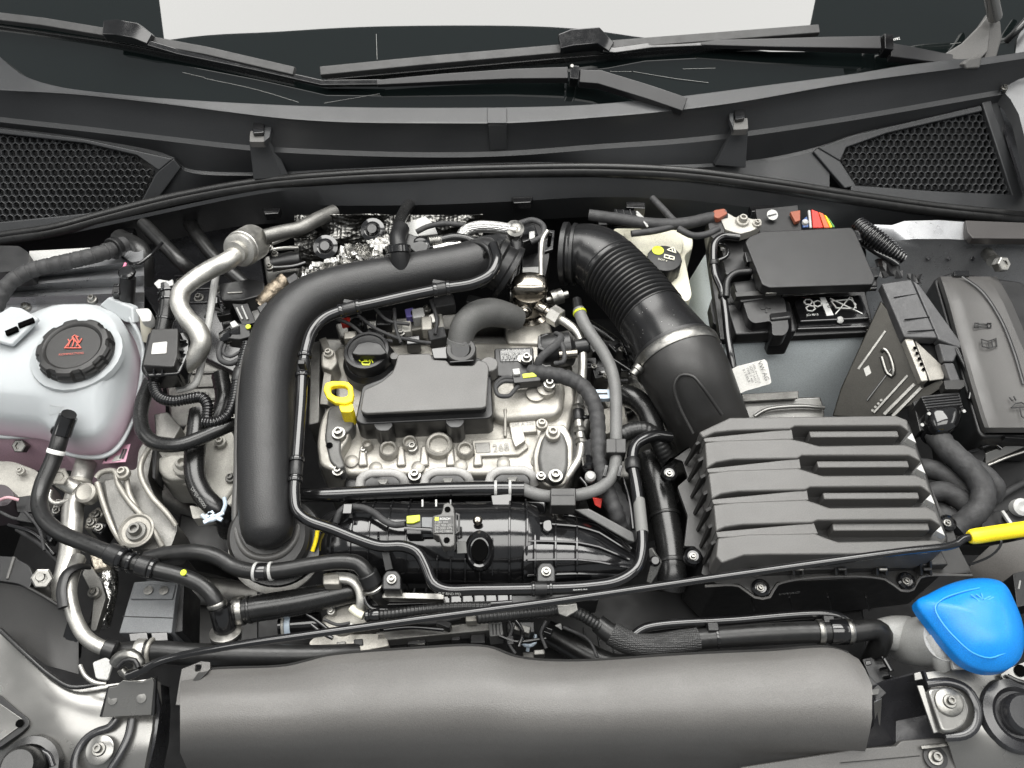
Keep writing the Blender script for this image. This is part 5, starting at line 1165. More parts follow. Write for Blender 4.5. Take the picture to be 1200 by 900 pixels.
# positive terminal clamp
term = slab('terminal_hook', [(870, 352), (914, 347), (920, 351), (925, 385), (920, 393), (905, 393), (904, 376), (884, 379), (877, 374)], -.010, .022, BP, bt, rr=4, bev=.003)
plate('hook_tip', [(903, 374, -.006), (928, 371, -.006), (929, 396, -.036), (920, 416, -.060), (898, 417, -.060), (903, 396, -.038)], .016, BP, bt, bev=.003)
lines('plus_mark', [[(892, 362), (902, 361)], [(897, 357), (898, 366)]], 2, BP, term, z=-.0098)
slab('hook_arm', [(858, 330), (884, 327), (896, 350), (868, 354)], -.008, .02, BP, bt, rr=3, bev=.002)
bar('hold_bar', (862, 345, -.002), (918, 341, -.002), 7, .01, BM, bt); tube('hold_rod', [(916, 345, -.004), (970, 341, -.004), (1026, 338, -.004)], 3, BG, bt)
# fuse box on top of the battery
fb = thing('battery_fuse_box', 'black fuse box with a smooth flat lid on top of the battery', 'fuse box', (950, 310, -.01))
slab('lid', [(878, 277), (892, 271), (998, 266), (1003, 272), (1026, 326), (1023, 333), (902, 337), (893, 333), (873, 283)], .016, .016, BP, fb, bev=.0018, rr=2.5)
slab('body', [(874, 284), (1002, 275), (1029, 329), (1029, 335), (898, 339), (888, 335)], .002, .010, BP, fb, bev=.003, rr=3)
for x, y in ((1000, 273), (1020, 316), (878, 298)): slab('latch', [(x - 6, y - 3), (x + 8, y - 4), (x + 10, y + 8), (x - 3, y + 9)], .008, .01, BG, fb)
slab('front_tab', [(897, 340), (910, 339), (911, 343), (898, 344)], .006, .006, ST, fb)
# terminal with brown plug and copper lug
tmn = thing('battery_terminal', 'silver terminal clamp with a brown plug behind the fuse box', 'terminal', (865, 262, .0))
slab('lug', [(843, 252), (852, 249), (862, 255), (872, 253), (882, 257), (892, 256), (893, 264), (882, 270), (868, 274), (850, 269)], .002, .014, AW, tmn, bev=.003, rr=3); bolt(tmn, 870, 259, .004, 8, AL); bolt(tmn, 887, 262, .004, 5, AL)
slab('brown_plug', [(836, 246), (849, 244), (853, 250), (842, 256), (837, 254)], .008, .016, BN, tmn, rr=2)
slab('black_body', [(829, 256), (842, 252), (850, 272), (840, 282), (832, 276)], .0, .03, BP, tmn, rr=2)
btw = tube('battery_cable', [(866, 278, .004), (848, 277, .006), (838, 284, .006), (836, 300, .002), (838, 322, -.004), (846, 342, -.010), (850, 365, -.016), (853, 395, -.022), (858, 425, -.030), (863, 455, -.05), (870, 480, -.08)], 4.5, BG, None); tag(btw, 'black battery cable running down the left edge of the grey battery', 'cable')
for p in ((834, 307), (847, 345)): collar(btw, p, 6, 1.5, BP, 'cable_tie')
bkt = thing('battery_bracket', 'black bracket and looped wires left of the battery fuse box', 'bracket', (858, 305, -.02))
slab('block', [(842, 280), (876, 278), (884, 318), (850, 322)], -.022, .02, BP, bkt, rr=4, bev=.002); tube('loop', [(842, 286, -.008), (852, 290, -.006), (852, 300, -.006), (842, 305, -.008)], 2.2, BG, bkt)
slab('white_tag', [(844, 286), (850, 285), (850, 292), (845, 292)], -.012, .004, WT, bkt); tube('arch', [(851, 348, -.006), (853, 328, .0), (862, 320, .002), (880, 318, .002)], 4, BP, bkt)
slab('side_catch', [(832, 355), (840, 335), (848, 330), (850, 370), (844, 385), (836, 378)], -.05, .02, BP, bkt, rr=2)
ctg = thing('cable_tag', 'white paper flag label wrapped on the battery cable', 'label', (880, 440, -.03))
fl2 = plate('flag', [(857, 433, -.028), (864, 429, -.026), (896, 421, -.026), (899, 424, -.026), (904, 448, -.034), (902, 450, -.035), (874, 458, -.038), (866, 462, -.04)], .0012, LB, ctg, bev=0)
fn = Vector((-.05, -.3, 1)).normalized()
text('tag_lettering', 'VW AG', P(887, 425, -.0262), P(896.5, 447, -.0325), TD, ctg, nor=fn, lift=.0024)
for i, s_ in enumerate(('USA. 3w-m5512', 'SQ5T 1A412', 'TWB T 400', '8.1.0.05.8')): text('tag_print', s_, P(881.5 - i * 4, 427.5 + i * 2.2, -.0262), P(889 - i * 4.2, 450 - i * .4, -.034), TD, ctg, nor=fn, lift=.0024)
# fuses in colours behind
fu = thing('fuse_wires', 'bundle of red and yellow wires behind the battery fuse box', 'wires', (960, 260, .0))
for m_, pl4 in ((mk('blue_skin', (.03, .07, .2), .4), [(940, 258), (946, 253), (948, 266), (941, 267)]), (WT, [(947, 246), (950, 246), (952, 267), (949, 267)]), (RD, [(951, 245), (959, 248), (965, 267), (953, 267)]), (mk('orange_skin', (.6, .10, .03), .4), [(959.5, 248), (965, 250), (973, 267), (966, 267)]), (YL, [(966, 251), (969, 253), (976, 266), (973.5, 267)]), (mk('green_skin', (.06, .22, .05), .4), [(969.5, 254), (972, 256), (979, 266), (976.5, 266)])):
    plate('wire', [(x, y, .0 - (y - 245) * .0005) for x, y in pl4], .004, m_, fu, bev=.0012)
lathe('white_pin', P(943, 262, .012), (0, 0, 1), [(.004, 0), (.004, .004), (.002, .006)], WT, fu, seg=10); plate('brown_piece', [(926, 248, .0), (938, 246, .0), (938, 258, .0), (932, 260, .0)], .006, BN, fu)
ds = thing('round_sticker', 'small round white sticker with a black dash on the bulkhead', 'sticker', (905, 252, .0))
lathe('disc', P(905, 252, .0), (0, -.4, 1), [(.0075, 0), (.0075, .001), (0, .001)], WT, ds, seg=24); bar('dash', (900, 252.5, .0018), (910, 250.5, .0018), 1.6, .001, TD, ds)
slab('holder', [(885, 245), (935, 240), (940, 270), (890, 274)], -.008, .02, BD, ds)
# right corner: body sheet, corrugated boot, stop bolt
rt_ = thing('inner_wing', 'silver grey inner wing panel at the right of the bay', 'body panel', (1120, 290, -.05))
rows_loft('wing_sheet', [[P(1000, 262, -.02), P(1045, 264, -.005), P(1060, 259, .0), P(1100, 258, .002), P(1130, 260, .0), P(1137, 280, -.01), P(1200, 281, -.008), P(1240, 282, -.008)],
                         [P(1010, 278, -.03), P(1050, 282, -.012), P(1070, 280, -.01), P(1110, 280, -.008), P(1130, 281, -.01), P(1140, 285, -.012), P(1200, 284, -.012), P(1240, 285, -.012)],
                         [P(1015, 295, -.05), P(1050, 292, -.03), P(1080, 290, -.028), P(1110, 290, -.028), P(1135, 291, -.028), P(1150, 293, -.028), P(1200, 292, -.028), P(1240, 293, -.028)],
                         [P(1015, 340, -.1), P(1050, 335, -.08), P(1080, 330, -.075), P(1110, 330, -.075), P(1135, 330, -.075), P(1150, 330, -.075), P(1200, 330, -.075), P(1240, 330, -.075)],
                         [P(1015, 420, -.2), P(1050, 420, -.2), P(1080, 420, -.2), P(1110, 420, -.2), P(1135, 420, -.2), P(1150, 420, -.2), P(1200, 420, -.2), P(1240, 420, -.2)]], PG, rt_, smooth=50, solid=.003)
slab('recess_panel', [(1131, 258), (1240, 262), (1240, 280), (1140, 279), (1134, 272)], .004, .012, mk('taupe_panel', (.03, .027, .026), .5, var=(10, .1)), rt_)
hexnut(rt_, P(1169, 311, .0), (.25, -.55, .9), 10, .012, ST, 'stop_nut'); lathe('stop_stud', P(1157, 297, -.024), (P(1169, 311, .0) - P(1157, 297, -.024)), [(.008, 0), (.008, .03), (.009, .032)], ST, rt_, seg=20)
for x in (1088, 1112, 1140): lathe('dimple', P(x, 303, -.040), (0, -.6, .8), [(.003, 0), (.002, .001)], PB, rt_, seg=10)
cb2 = thing('corrugated_boot', 'shiny corrugated black cable boot by the right bulkhead', 'cable boot', (1030, 285, -.02))
tube('boot', [(1004, 262, .004, 10), (1018, 274, .004, 12), (1034, 286, .0, 12), (1050, 298, -.006, 9), (1058, 303, -.01, 7)], 11, BG, cb2, corr=(.0042, .16), seg=18)
tube('lead', [(1012, 285, -.01), (1028, 296, -.008), (1045, 305, -.01), (1052, 310, -.012)], 4, BG, cb2); crumple('tape_flap', [(1022, 305), (1048, 298), (1062, 318), (1060, 332), (1030, 330)], -.016, BP, cb2, amp=.004, n=5)
crumple('tape_flap', [(1060, 322), (1085, 318), (1078, 334), (1066, 336)], -.01, BP, cb2, amp=.003, n=4)
# ECU with taped connector
ecu = thing('engine_control_unit', 'dark metal engine control unit tilted beside the battery', 'control unit', (1050, 430, -.06))
plate('face', [(1032, 352, -.006), (1066, 396, -.014), (1110, 452, -.030), (1080, 470, -.055), (1030, 492, -.085), (975, 488, -.105), (985, 455, -.08)], .02, mk('anodised_metal', (.05, .048, .043), .36, .75, var=(18, .15), bump=(700, .1, .0003)), ecu, bev=.002)
def onface(x, y):
    A, B_, C_ = P(1032, 352, -.006), P(1110, 452, -.030), P(975, 488, -.105); n = (B_ - A).cross(C_ - A).normalized()
    if n.z < 0: n = -n
    d = P(x, y, 0) - CAM; return CAM + d * ((A - CAM).dot(n) / d.dot(n)) + n * .0035, n
for a, b, w_ in (((1006, 433), (1038, 388), 3), ((1016, 470), (1045, 432), 2), ((1024, 484), (1064, 440), 3), ((1036, 486), (1072, 450), 4), ((1046, 488), (1080, 454), 4)):
    bar('face_rib', onface(*a)[0], onface(*b)[0], w_, .006, ST if w_ > 2 else BG, ecu, up=onface(*a)[1])
q_, qn = onface(1040, 428); 
tube('slot_rim', [(1033, 412, proj and onface(1033, 412)[0].z), (1036, 409, onface(1036, 409)[0].z + .002), (1041, 414, onface(1041, 414)[0].z + .002), (1047, 434, onface(1047, 434)[0].z + .002), (1045, 441, onface(1045, 441)[0].z + .002), (1040, 438, onface(1040, 438)[0].z + .002), (1033, 418, onface(1033, 418)[0].z + .002)], 2.4, ST, ecu, seg=8)
flat('sticker', [onface(1013, 430)[0] if False else (1012, 432, onface(1012, 432)[0].z), (1018, 428, onface(1018, 428)[0].z), (1021, 437, onface(1021, 437)[0].z), (1015, 441, onface(1015, 441)[0].z)], LB, ecu)
for i in range(4): lathe('rivet', onface(1023 + i * 3.4, 481 - i * 4)[0], qn, [(.0018, 0), (.0016, .0012)], ST, ecu, seg=8)
lug = plate('connector_strip', [(1060, 397, -.006), (1070, 396, -.006), (1086, 438, -.012), (1088, 446, -.014), (1080, 447, -.014)], .012, AL, ecu, bev=.0015)
for i in range(5): lathe('hole', P(1072 + i * 2.6, 408 + i * 6.2, -.0055 - i * .0012), (0, -.3, 1), [(.0022, 0), (.0022, .0005), (0, .0005)], VD, lug, seg=10)
plate('bright_plate', [(1072, 398, -.010), (1108, 432, -.02), (1106, 444, -.022), (1090, 446, -.02)], .003, AL, ecu); slab('connector_well', [(1078, 400), (1100, 402), (1108, 440), (1090, 444)], -.022, .02, BD, ecu)
tpc = thing('taped_connector', 'black taped connector cover lying over the control unit', 'connector', (1075, 370, .0))
TB_ = mk('black_tape', (.05, .05, .052), .5, bump=[(900, .25, .0004), (60, .3, .003)], var=(50, .2))
plate('tape_top', [(1033, 332, .008), (1068, 327, .010), (1099, 396, .0), (1060, 395, -.002)], .016, TB_, tpc, bev=.002)
plate('tape_side', [(1070, 328, .008), (1078, 334, .006), (1126, 400, -.002), (1127, 408, -.004), (1100, 398, -.002)], .014, TB_, tpc, bev=.002)
plate('tape_end', [(1100, 402, -.002), (1126, 406, -.004), (1118, 424, -.010), (1106, 424, -.010)], .012, TB_, tpc, bev=.002); plate('tape_end', [(1106, 425, -.010), (1118, 425, -.010), (1126, 446, -.016), (1114, 447, -.016)], .014, TB_, tpc, bev=.002)
for a, b in (((1048, 348), (1076, 344)), ((1060, 374), (1090, 371)), ((1064, 388), (1096, 386))): bar('tape_edge', (*a, .0075 - (a[1] - 348) * .00012), (*b, .0075 - (a[1] - 348) * .00012), 1.3, .002, BG, tpc)
tube('lever', [(1120, 408, -.006), (1134, 436, -.012), (1138, 455, -.016), (1136, 468, -.02)], 3, BG, tpc); slab('foot', [(1106, 446), (1130, 445), (1131, 452), (1126, 456), (1108, 456)], -.012, .014, BM, tpc, rr=1)
# plug + boot + thick taped cables
plg = thing('ecu_plug', 'ribbed black plug with a rounded boot below the control unit', 'plug', (1100, 480, -.03))
slab('ribbed_body', [(1079, 464), (1124, 459), (1130, 480), (1088, 484)], -.018, .03, BP, plg, rr=2, bev=.002)
for i in range(6): bar('rib', (1081 + i * 1.3, 466 + i * 3, -.0165), (1124 + i * 1, 462 + i * 3, -.0165), 1.4, .002, BG, plg)
dome('boot', [(1082, 484), (1090, 482), (1122, 480), (1124, 492), (1118, 506), (1104, 512), (1090, 508)], -.030, [(1, 0), (.98, .006), (.85, .012), (.6, .016), (.3, .018)], BG, plg, drop=.02)
for x, y in ((1088, 485), (1129, 482), (1080, 498)): lathe('pin', P(x, y, -.018), (0, -.4, 1), [(.002, 0), (.002, .002)], WT, plg, seg=8)
slab('side_plate', [(1070, 470), (1080, 466), (1090, 500), (1078, 506)], -.04, .02, BP, plg)
for i, (pts, r, lab) in enumerate((([(1096, 508, -.04), (1108, 524, -.035), (1126, 540, -.032), (1142, 556, -.032), (1152, 574, -.034), (1150, 592, -.038), (1138, 606, -.045), (1122, 618, -.055)], 14, 'thickest taped cable curling beside the air filter box'),
    ([(1120, 536, -.045), (1142, 546, -.04), (1160, 558, -.04), (1169, 572, -.044), (1166, 584, -.055)], 9, 'taped cable end looping outermost at the right'),
    ([(1078, 548, -.06), (1098, 552, -.055), (1116, 562, -.055), (1132, 578, -.06)], 12, 'taped cable entering under the upper filter box edge'),
    ([(1088, 578, -.06), (1108, 576, -.054), (1128, 588, -.056), (1138, 600, -.06)], 12, 'taped cable below its twin beside the filter box'),
    ([(1092, 596, -.08), (1110, 606, -.07), (1130, 618, -.08)], 13, 'lowest dark taped cable beside the filter box screw'))):
    tag(tube('taped_cable', pts, r, TP, None, lump=.08, corr=(.022, .045)), lab, 'cable', 'taped cables right of the filter box')
# right fuse box
rf = thing('fuse_box', 'tall dark grey fuse box cover with embossed icons at the right edge', 'fuse box', (1150, 420, -.05))
slab('base', [(1094, 326), (1116, 318), (1200, 330), (1240, 390), (1240, 512), (1152, 512), (1146, 505)], -.024, .06, BP, rf, bev=.004, rr=6)
rows = []
for (xl, xr, y, z) in ((1102, 1168, 324, -.012), (1104, 1172, 330, -.002), (1112, 1186, 355, .0), (1124, 1205, 400, .0), (1138, 1228, 450, -.001), (1150, 1245, 490, -.003), (1154, 1250, 501, -.006), (1156, 1250, 507, -.014)):
    rows.append([P(xl - 4, y + 2, z - .016), P(xl, y, z - .003), P(xl + 5, y, z), P(xl + 18, y, z + .002), P(xl + 21, y, z + .0015), P(xl + (xr - xl) * .55, y, z + .004), P(xr - 10, y, z + .005), P(xr, y, z - .01)])
rows_loft('cover', rows, mk('fuse_cover_plastic', (.062, .06, .058), .42, bump=(1500, .15, .0003), var=(9, .08), grain=.06), rf, smooth=32, solid=.004)
icon = BP
lines('fuse_icon', [[(1142, 379), (1146, 379), (1146, 384), (1142, 384), (1142, 379)], [(1146, 380), (1157, 380), (1157, 383.5), (1146, 383.5)], [(1157, 379), (1161, 379), (1161, 384), (1157, 384), (1157, 379)]], 1.1, icon, rf, z=.0045)
lines('book_icon', [[(1150, 398), (1158, 400), (1167, 397), (1168, 406), (1159, 408), (1151, 406), (1150, 398)], [(1158, 400), (1159, 408)], [(1162, 399), (1163, 406)]], 1.1, icon, rf, z=.0055)
lines('umbrella_icon', [[(1185, 478), (1190, 473), (1197, 472), (1204, 476)], [(1185, 478), (1204, 477)], [(1195, 478), (1197, 488), (1200, 490)], [(1183, 466), (1186, 470)], [(1188, 465), (1190, 469)]], 1.2, icon, rf, z=.0045)
tube('cover_groove', [(1128, 324, .0025), (1150, 340, .0065), (1172, 372, .0075), (1188, 410, .0075), (1200, 450, .0065)], 1.8, BP, rf, seg=8, flat=.4)
slab('latch', [(1118, 317), (1136, 317), (1137, 323), (1118, 323)], -.004, .01, BG, rf)
bar('catch', (1178, 511, -.02), (1206, 513, -.02), 4, .01, BP, rf)
# bracket & strip
ss = thing('bright_strip', 'bright trimmed strip below the fuse box at the right edge', 'strip', (1180, 530, -.05))
plate('strip', [(1155, 531, -.05), (1160, 529, -.05), (1210, 513, -.04), (1210, 520, -.045), (1165, 540, -.055), (1155, 545, -.058)], .006, PS, ss, bev=.001)
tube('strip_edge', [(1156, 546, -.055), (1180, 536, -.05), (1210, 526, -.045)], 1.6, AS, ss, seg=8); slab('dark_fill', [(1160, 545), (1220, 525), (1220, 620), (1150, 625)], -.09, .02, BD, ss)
cj = thing('wire_clip', 'small dark cable clip beside the bright strip', 'clip', (1145, 530, -.05))
slab('clip_body', [(1136, 528), (1150, 522), (1156, 532), (1150, 546), (1138, 542)], -.05, .02, BP, cj, rr=3); bar('clip_top', (1130, 530, -.045), (1148, 526, -.045), 3, .004, BG, cj); tube('clip_wire', [(1150, 524, -.045), (1165, 520, -.045), (1174, 526, -.045)], 2.4, BG, cj)

# ================================================================ AIR FILTER BOX
ab = thing('air_filter_box', 'large dark grey air filter box with stepped grooves across its lid', 'air filter box', (960, 590, -.1))
slab('lid_wall', [(819, 505), (855, 490), (1050, 487.5), (1066, 493), (1073, 512), (1113, 632), (1108, 640), (1085, 650), (900, 651), (872, 652), (846, 661), (838, 654)], -.016, .042, BM, ab, bev=.004, rr=7)
grooves = [  # top line, bottom line (left to right)
    ([(824, 513), (838, 507), (860, 504.5), (926, 502.5), (932, 499.5), (1056, 498.5), (1066, 506)], [(826, 518), (847, 515.5), (926, 513.5), (942, 517), (960, 522), (1060, 520.5), (1074, 526)]),
    ([(828, 549), (840, 542), (860, 538.5), (935, 537), (940, 534), (1066, 533.5), (1080, 541)], [(830, 554), (855, 550.5), (935, 548), (948, 552), (964, 557), (1072, 556), (1086, 562)]),
    ([(834, 585), (846, 579), (865, 576), (944, 574), (950, 571), (1080, 570), (1092, 579)], [(836, 591), (862, 588), (944, 585), (958, 589.5), (972, 594.5), (1086, 593.5), (1098, 600)]),
    ([(839, 623), (850, 618), (870, 615), (952, 612.5), (958, 610), (1092, 609), (1104, 617)], [(841, 630), (877, 625.5), (955, 624.5), (966, 629), (982, 634.5), (1098, 632.5), (1109, 638)])]
ztop = .008
lands = []
lands.append([(819, 506), (855, 489), (1050, 486.5), (1064, 492), (1066, 506)] + grooves[0][0][::-1][1:])
for k in range(3): lands.append(grooves[k][1] + grooves[k + 1][0][::-1])
lands.append(grooves[3][1] + [(1108, 642), (1086, 649), (900, 650), (872, 651), (846, 660), (839, 652)])
for l in lands: slab('lid_rib', l, ztop, .040, CV, ab, bev=.0022)
for (t_, b_) in grooves: slab('groove_floor', [t_[0], (t_[3][0] + 2, t_[3][1]), (b_[2][0] + 4, b_[2][1] + 1), b_[0]], .0052, .03, CV, ab, bev=.001)
for k, (a, b, y0, y1) in enumerate(((948, 1052, 507, 512.5), (957, 1064, 542, 548), (964, 1076, 579, 585), (975, 1088, 615, 622))):
    slab('groove_strip', [(a, y0 - 2), (b, y0 - 2.5), (b + 2, y1 - .5), (a + 2, y1)], .001, .03, CV, ab, bev=.0014)
for k, (x, y) in enumerate(((1064, 507), (1075, 543), (1086, 579), (1098, 616))):
    slab('side_wedge', [(x - 1, y + 6), (x + 5, y), (x + 10, y + 12)], .007, .01, LB if False else mk('pale_wedge', (.42, .42, .41), .45) if k == 0 else D.materials['pale_wedge'], ab, bev=.0008)
for k in range(7):   # fins on the left flank
    x0, y0 = 812 + k * 3.0, 522 + k * 19.5
    plate('flank_fin', [(x0 + 4, y0, -.008), (x0 + 12, y0 - 5, -.004), (x0 + 13, y0 - 3, -.006), (x0 - 6 + k * .5, y0 + 22, -.042), (x0 - 9 + k * .5, y0 + 24, -.042)], .004, BM, ab, bev=.0006)
base = [(776, 548), (786, 536), (800, 540), (806, 560), (794, 570), (806, 604), (802, 640), (814, 640), (826, 655), (822, 672), (840, 684), (866, 684), (884, 697), (900, 697), (910, 682), (1036, 676), (1056, 689), (1070, 688), (1077, 674), (1139, 671), (1124, 642), (1112, 606), (1104, 600), (1060, 500), (840, 500)]
slab('base_flange', base, -.042, .006, BM, ab, bev=.0015, rr=2)
slab('base_box', [(806, 556), (822, 655), (846, 678), (1036, 670), (1120, 660), (1058, 505), (840, 505)], -.048, .13, BP, ab, bev=.003)
tube('flange_rim', [(x, y, -.041) for x, y in ((826, 687), (866, 687), (884, 700), (902, 700), (911, 685), (1037, 679), (1056, 692), (1070, 691), (1078, 677), (1139, 674))], 1.6, CV, ab, seg=6, step=.01)
for x, y in ((784, 555), (812, 652), (891, 689), (1062, 681), (1110, 613)):
    bs = lathe('screw_boss', P(x, y, -.040), (0, 0, 1), [(.0095, -.006), (.0095, .002), (.0075, .004), (.006, .002)], BG, ab, seg=24); bolt(bs, x, y, -.037, 4.6, ST, name='screw')
for x in (878, 930, 980, 1028, 1080):
    for d in (0, 11): bar('hinge_tab', (x + d, 657, -.022), (x + d + .5, 675, -.034), 3.2, .014, BM, ab, bev=.0008)
    lathe('hinge_pin', P(x + 2, 667, -.026), (1, 0, 0), [(.002, 0), (.002, .008)], ST if x in (930, 1028) else BM, ab, seg=8)
slab('front_step', [(846, 655), (874, 654), (1104, 646), (1112, 662), (850, 672)], -.030, .02, BM, ab, bev=.002)
text('moulded_lettering', 'VWAG', P(911, 696, -.0565), P(936, 693, -.0565), LG, ab, nor=(0, -1, .05), lift=.002); text('moulded_lettering', '>PP-GF30<  5Q0 129 607', P(950, 694, -.0565), P(1026, 688, -.0565), BM, ab, nor=(0, -1, .05), lift=.002)
for x in (880, 925, 970, 1015): bar('box_rib', P(x, 700, -.062), P(x + 4, 716, -.085), 2.5, .006, BP, ab, up=(0, -1, .1))
# ================================================================ between filter box and engine
rd = tube('rubber_bend', [(730, 462, -.05), (745, 468, -.045), (757, 480, -.045), (764, 498, -.05), (768, 515, -.06)], 13, RB, None, seg=20); tag(rd, 'short fat black hose bend left of the air filter box', 'hose')
rd2 = tube('ribbed_hose', [(728, 510, -.03), (740, 505, -.028), (756, 504, -.028), (768, 512, -.034), (776, 528, -.045), (785, 545, -.06)], 10, RM, None, seg=16, corr=(.005, .04)); tag(rd2, 'ribbed rubber hose behind the long glossy tube near the filter box', 'hose')
rd3 = tube('coolant_pipe', [(760, 535, -.08), (768, 560, -.08), (776, 590, -.08), (782, 620, -.08), (786, 645, -.08), (788, 670, -.08), (786, 690, -.09)], 17, RB, None, seg=22); tag(rd3, 'fat black pipe going down between manifold and filter box', 'pipe')
collar(rd3, (778, 606), 4, 1.5, RM, 'pipe_bead'); collar(rd3, (787, 662), 5, 1.5, RM, 'pipe_bead')
gbx = thing('gearbox', 'grey cast gearbox housing seen behind the intake duct', 'gearbox', (750, 480, -.2))
slab('housing', [(700, 440), (800, 430), (812, 550), (790, 560), (720, 560), (690, 480)], -.11, .2, AD, gbx, bev=.008, rr=8)
for x, y, r in ((728, 455, 6), (744, 458, 6), (742, 466, 5), (757, 510, 7), (734, 478, 9), (780, 520, 7)): bolt(gbx, x, y, -.10 + .03 * (x % 2), r, AD)
lathe('plug', P(762, 484, -.09), (0, -.2, 1), [(.009, -.02), (.009, 0), (.006, .004)], BG, gbx, seg=18); slab('cast_arm', [(700, 455), (745, 448), (760, 462), (760, 474), (712, 478)], -.09, .04, AW, gbx, bev=.005, rr=5)
slab('cast_arm', [(698, 480), (732, 474), (738, 500), (706, 510)], -.085, .04, AL, gbx, bev=.005, rr=5)
kb = thing('cable_comb', 'pale blue slotted clip beside the grey hose', 'clip', (707, 463, -.03))
slab('clip_plate', [(697, 456), (716, 456), (716, 467), (697, 467)], -.026, .008, LBL, kb, bev=.001, rr=2); bar('slot', (700, 461, -.0255), (712, 461, -.0255), 3, .002, BD, kb)
for i, (x, y) in enumerate(((690, 425), (704, 436), (698, 405), (722, 405))):
    cl2 = thing('cable_clip', ('black clip block below the intake duct', 'black cable clip beside the grey hose bend', 'black connector right of the steel fuel line', 'small black bracket under the bellows')[i], 'clip', (x, y, -.05), 'clips under the intake duct')
    box('clip_body', (x, y, -.045), 20 - i * 2, 16, .03, BP, cl2, rot=i * 12); box('clip_slot', (x + 1, y, -.043), 10, 5, .004, BG, cl2, rot=i * 12); bolt(cl2, x + 6, y + 4, -.042, 3.5, ST)
sb = thing('steel_bracket', 'bright steel bracket plate right of the intake manifold', 'bracket', (765, 660, -.05))
plate('bracket_plate', [(760, 643, -.04), (764, 642, -.04), (770, 652, -.04), (775, 658, -.042), (770, 672, -.05), (763, 684, -.06), (757, 682, -.06), (762, 662, -.05)], .004, PS, sb, bev=.001); lathe('knob', P(767, 658, -.036), (0, -.2, 1), [(.005, -.004), (.006, .002), (.004, .006)], BG, sb, seg=16)
for x, y, zz in ((689, 558, -.03), (690, 545, -.04), (676, 556, -.03)): 
    pass
pnn = thing('round_stud', 'round white headed stud below the steel fuel line', 'stud', (692, 558, -.04)); lathe('head', P(692, 558, -.03), (0, -.2, 1), [(.006, -.008), (.0062, 0), (.004, .003)], WT, pnn, seg=16); lathe('shaft', P(690, 545, -.04), (P(692, 558, -.03) - P(690, 545, -.04)), [(.008, -.01), (.008, .006), (.005, .008)], BG, pnn, seg=16)
rdp = plate('red_flag', [(694, 583, -.045), (706, 585, -.045), (704, 596, -.05), (697, 592, -.05)], .004, RD, None); tag(rdp, 'small red piece under the grey hose bend', 'tag')
for i, pts in enumerate(([(680, 560), (688, 570), (692, 580)], [(700, 560), (706, 575), (720, 600)], [(730, 560), (738, 590), (742, 620)])):
    tag(tube('loose_wire', [(x, y, -.05) for x, y in pts], 2.4, BG, None, seg=8), ('thin black wire near the white headed stud', 'thin black wire over the broad taped harness', 'thin black wire beside the long glossy tube')[i], 'wire')

# ================================================================ FRONT
fc = thing('front_cover', 'wide light grey plastic panel cover along the front of the bay', 'front cover', (620, 830, -.05))
TOP = [(213, 790), (247, 784), (333, 780), (360, 774), (383, 768), (500, 758.5), (550, 756), (574, 758), (600, 768), (626, 772.5), (680, 774), (800, 766.5), (900, 762), (980, 759), (1006, 772)]
XF = [213 + i * 6.1 for i in range(131)]
rowsf = []
tops = smooth_interp(TOP, XF)
for k, (f, z) in enumerate(((0, -.046), (.012, -.040), (.10, -.034), (.25, -.028), (.42, -.026), (.56, -.030), (.68, -.040), (.80, -.060), (.92, -.092), (1.06, -.145))):
    r_ = []
    for x, t in zip(XF, tops):
        u = (x - 213) / 793
        xb = 213 + u * 793 + (u - .5) * 2 * (16 if u > .5 else 2) * min(1, f * 5) - (u > .5) * max(0, f - .6) * 30 * (u - .5) * 2 + (u < .5) * max(0, f - .8) * 50 * (.5 - u) * 2
        r_.append(P(xb, t[0] + f * (905 - t[0] - 8 * u), z))
    rowsf.append(r_)
rows_loft('cover_shell', rowsf, FCV, fc, smooth=40, solid=.004)
tube('cover_edge', [(x, t[0], -.042) for x, t in list(zip(XF, tops))[::4]], 1.6, BM, fc, seg=6, step=.01)
ringplate('corner_tab', [(213, 784), (236, 775), (246, 776), (246, 784), (226, 802), (220, 826), (206, 826), (210, 800)], [(228, 785), (229, 779), (233, 778.5), (236, 779), (236, 783), (235, 786), (231, 787), (229, 787)], -.036, .004, FCV, fc, bev=.0012)
plate('tab_face', [(222, 802, -.035), (232, 788, -.034), (245, 786, -.034), (226, 806, -.0345), (222, 824, -.036), (210, 824, -.037), (212, 806, -.036)], .003, BM, fc)
slab('side_lip', [(1006, 772), (1017, 790), (1040, 812), (1020, 830), (1000, 790)], -.055, .04, BP, fc)
bp2 = thing('bumper_trim', 'light grey bumper trim with a screw at the bottom right', 'trim', (1000, 890, -.06))
plate('trim_panel', [(868, 899, -.082), (1007, 877, -.078), (1050, 874, -.076), (1056, 868, -.076), (1108, 864, -.074), (1124, 905, -.08), (1124, 940, -.085), (868, 940, -.09)], .01, CV, bp2, bev=.0015)
bar('trim_seam', (985, 894, -.0775), (1078, 885.5, -.0765), 1, .001, BM, bp2); bolt(bp2, 1096, 888, -.074, 9, ST, name='screw'); lathe('screw_well', P(1096, 888, -.0755), (0, 0, 1), [(.0115, 0), (.0115, .0012), (.009, .0015)], BP, bp2)
bar('trim_step', (1080, 876, -.07), (1112, 872, -.07), 4, .004, ST, bp2)
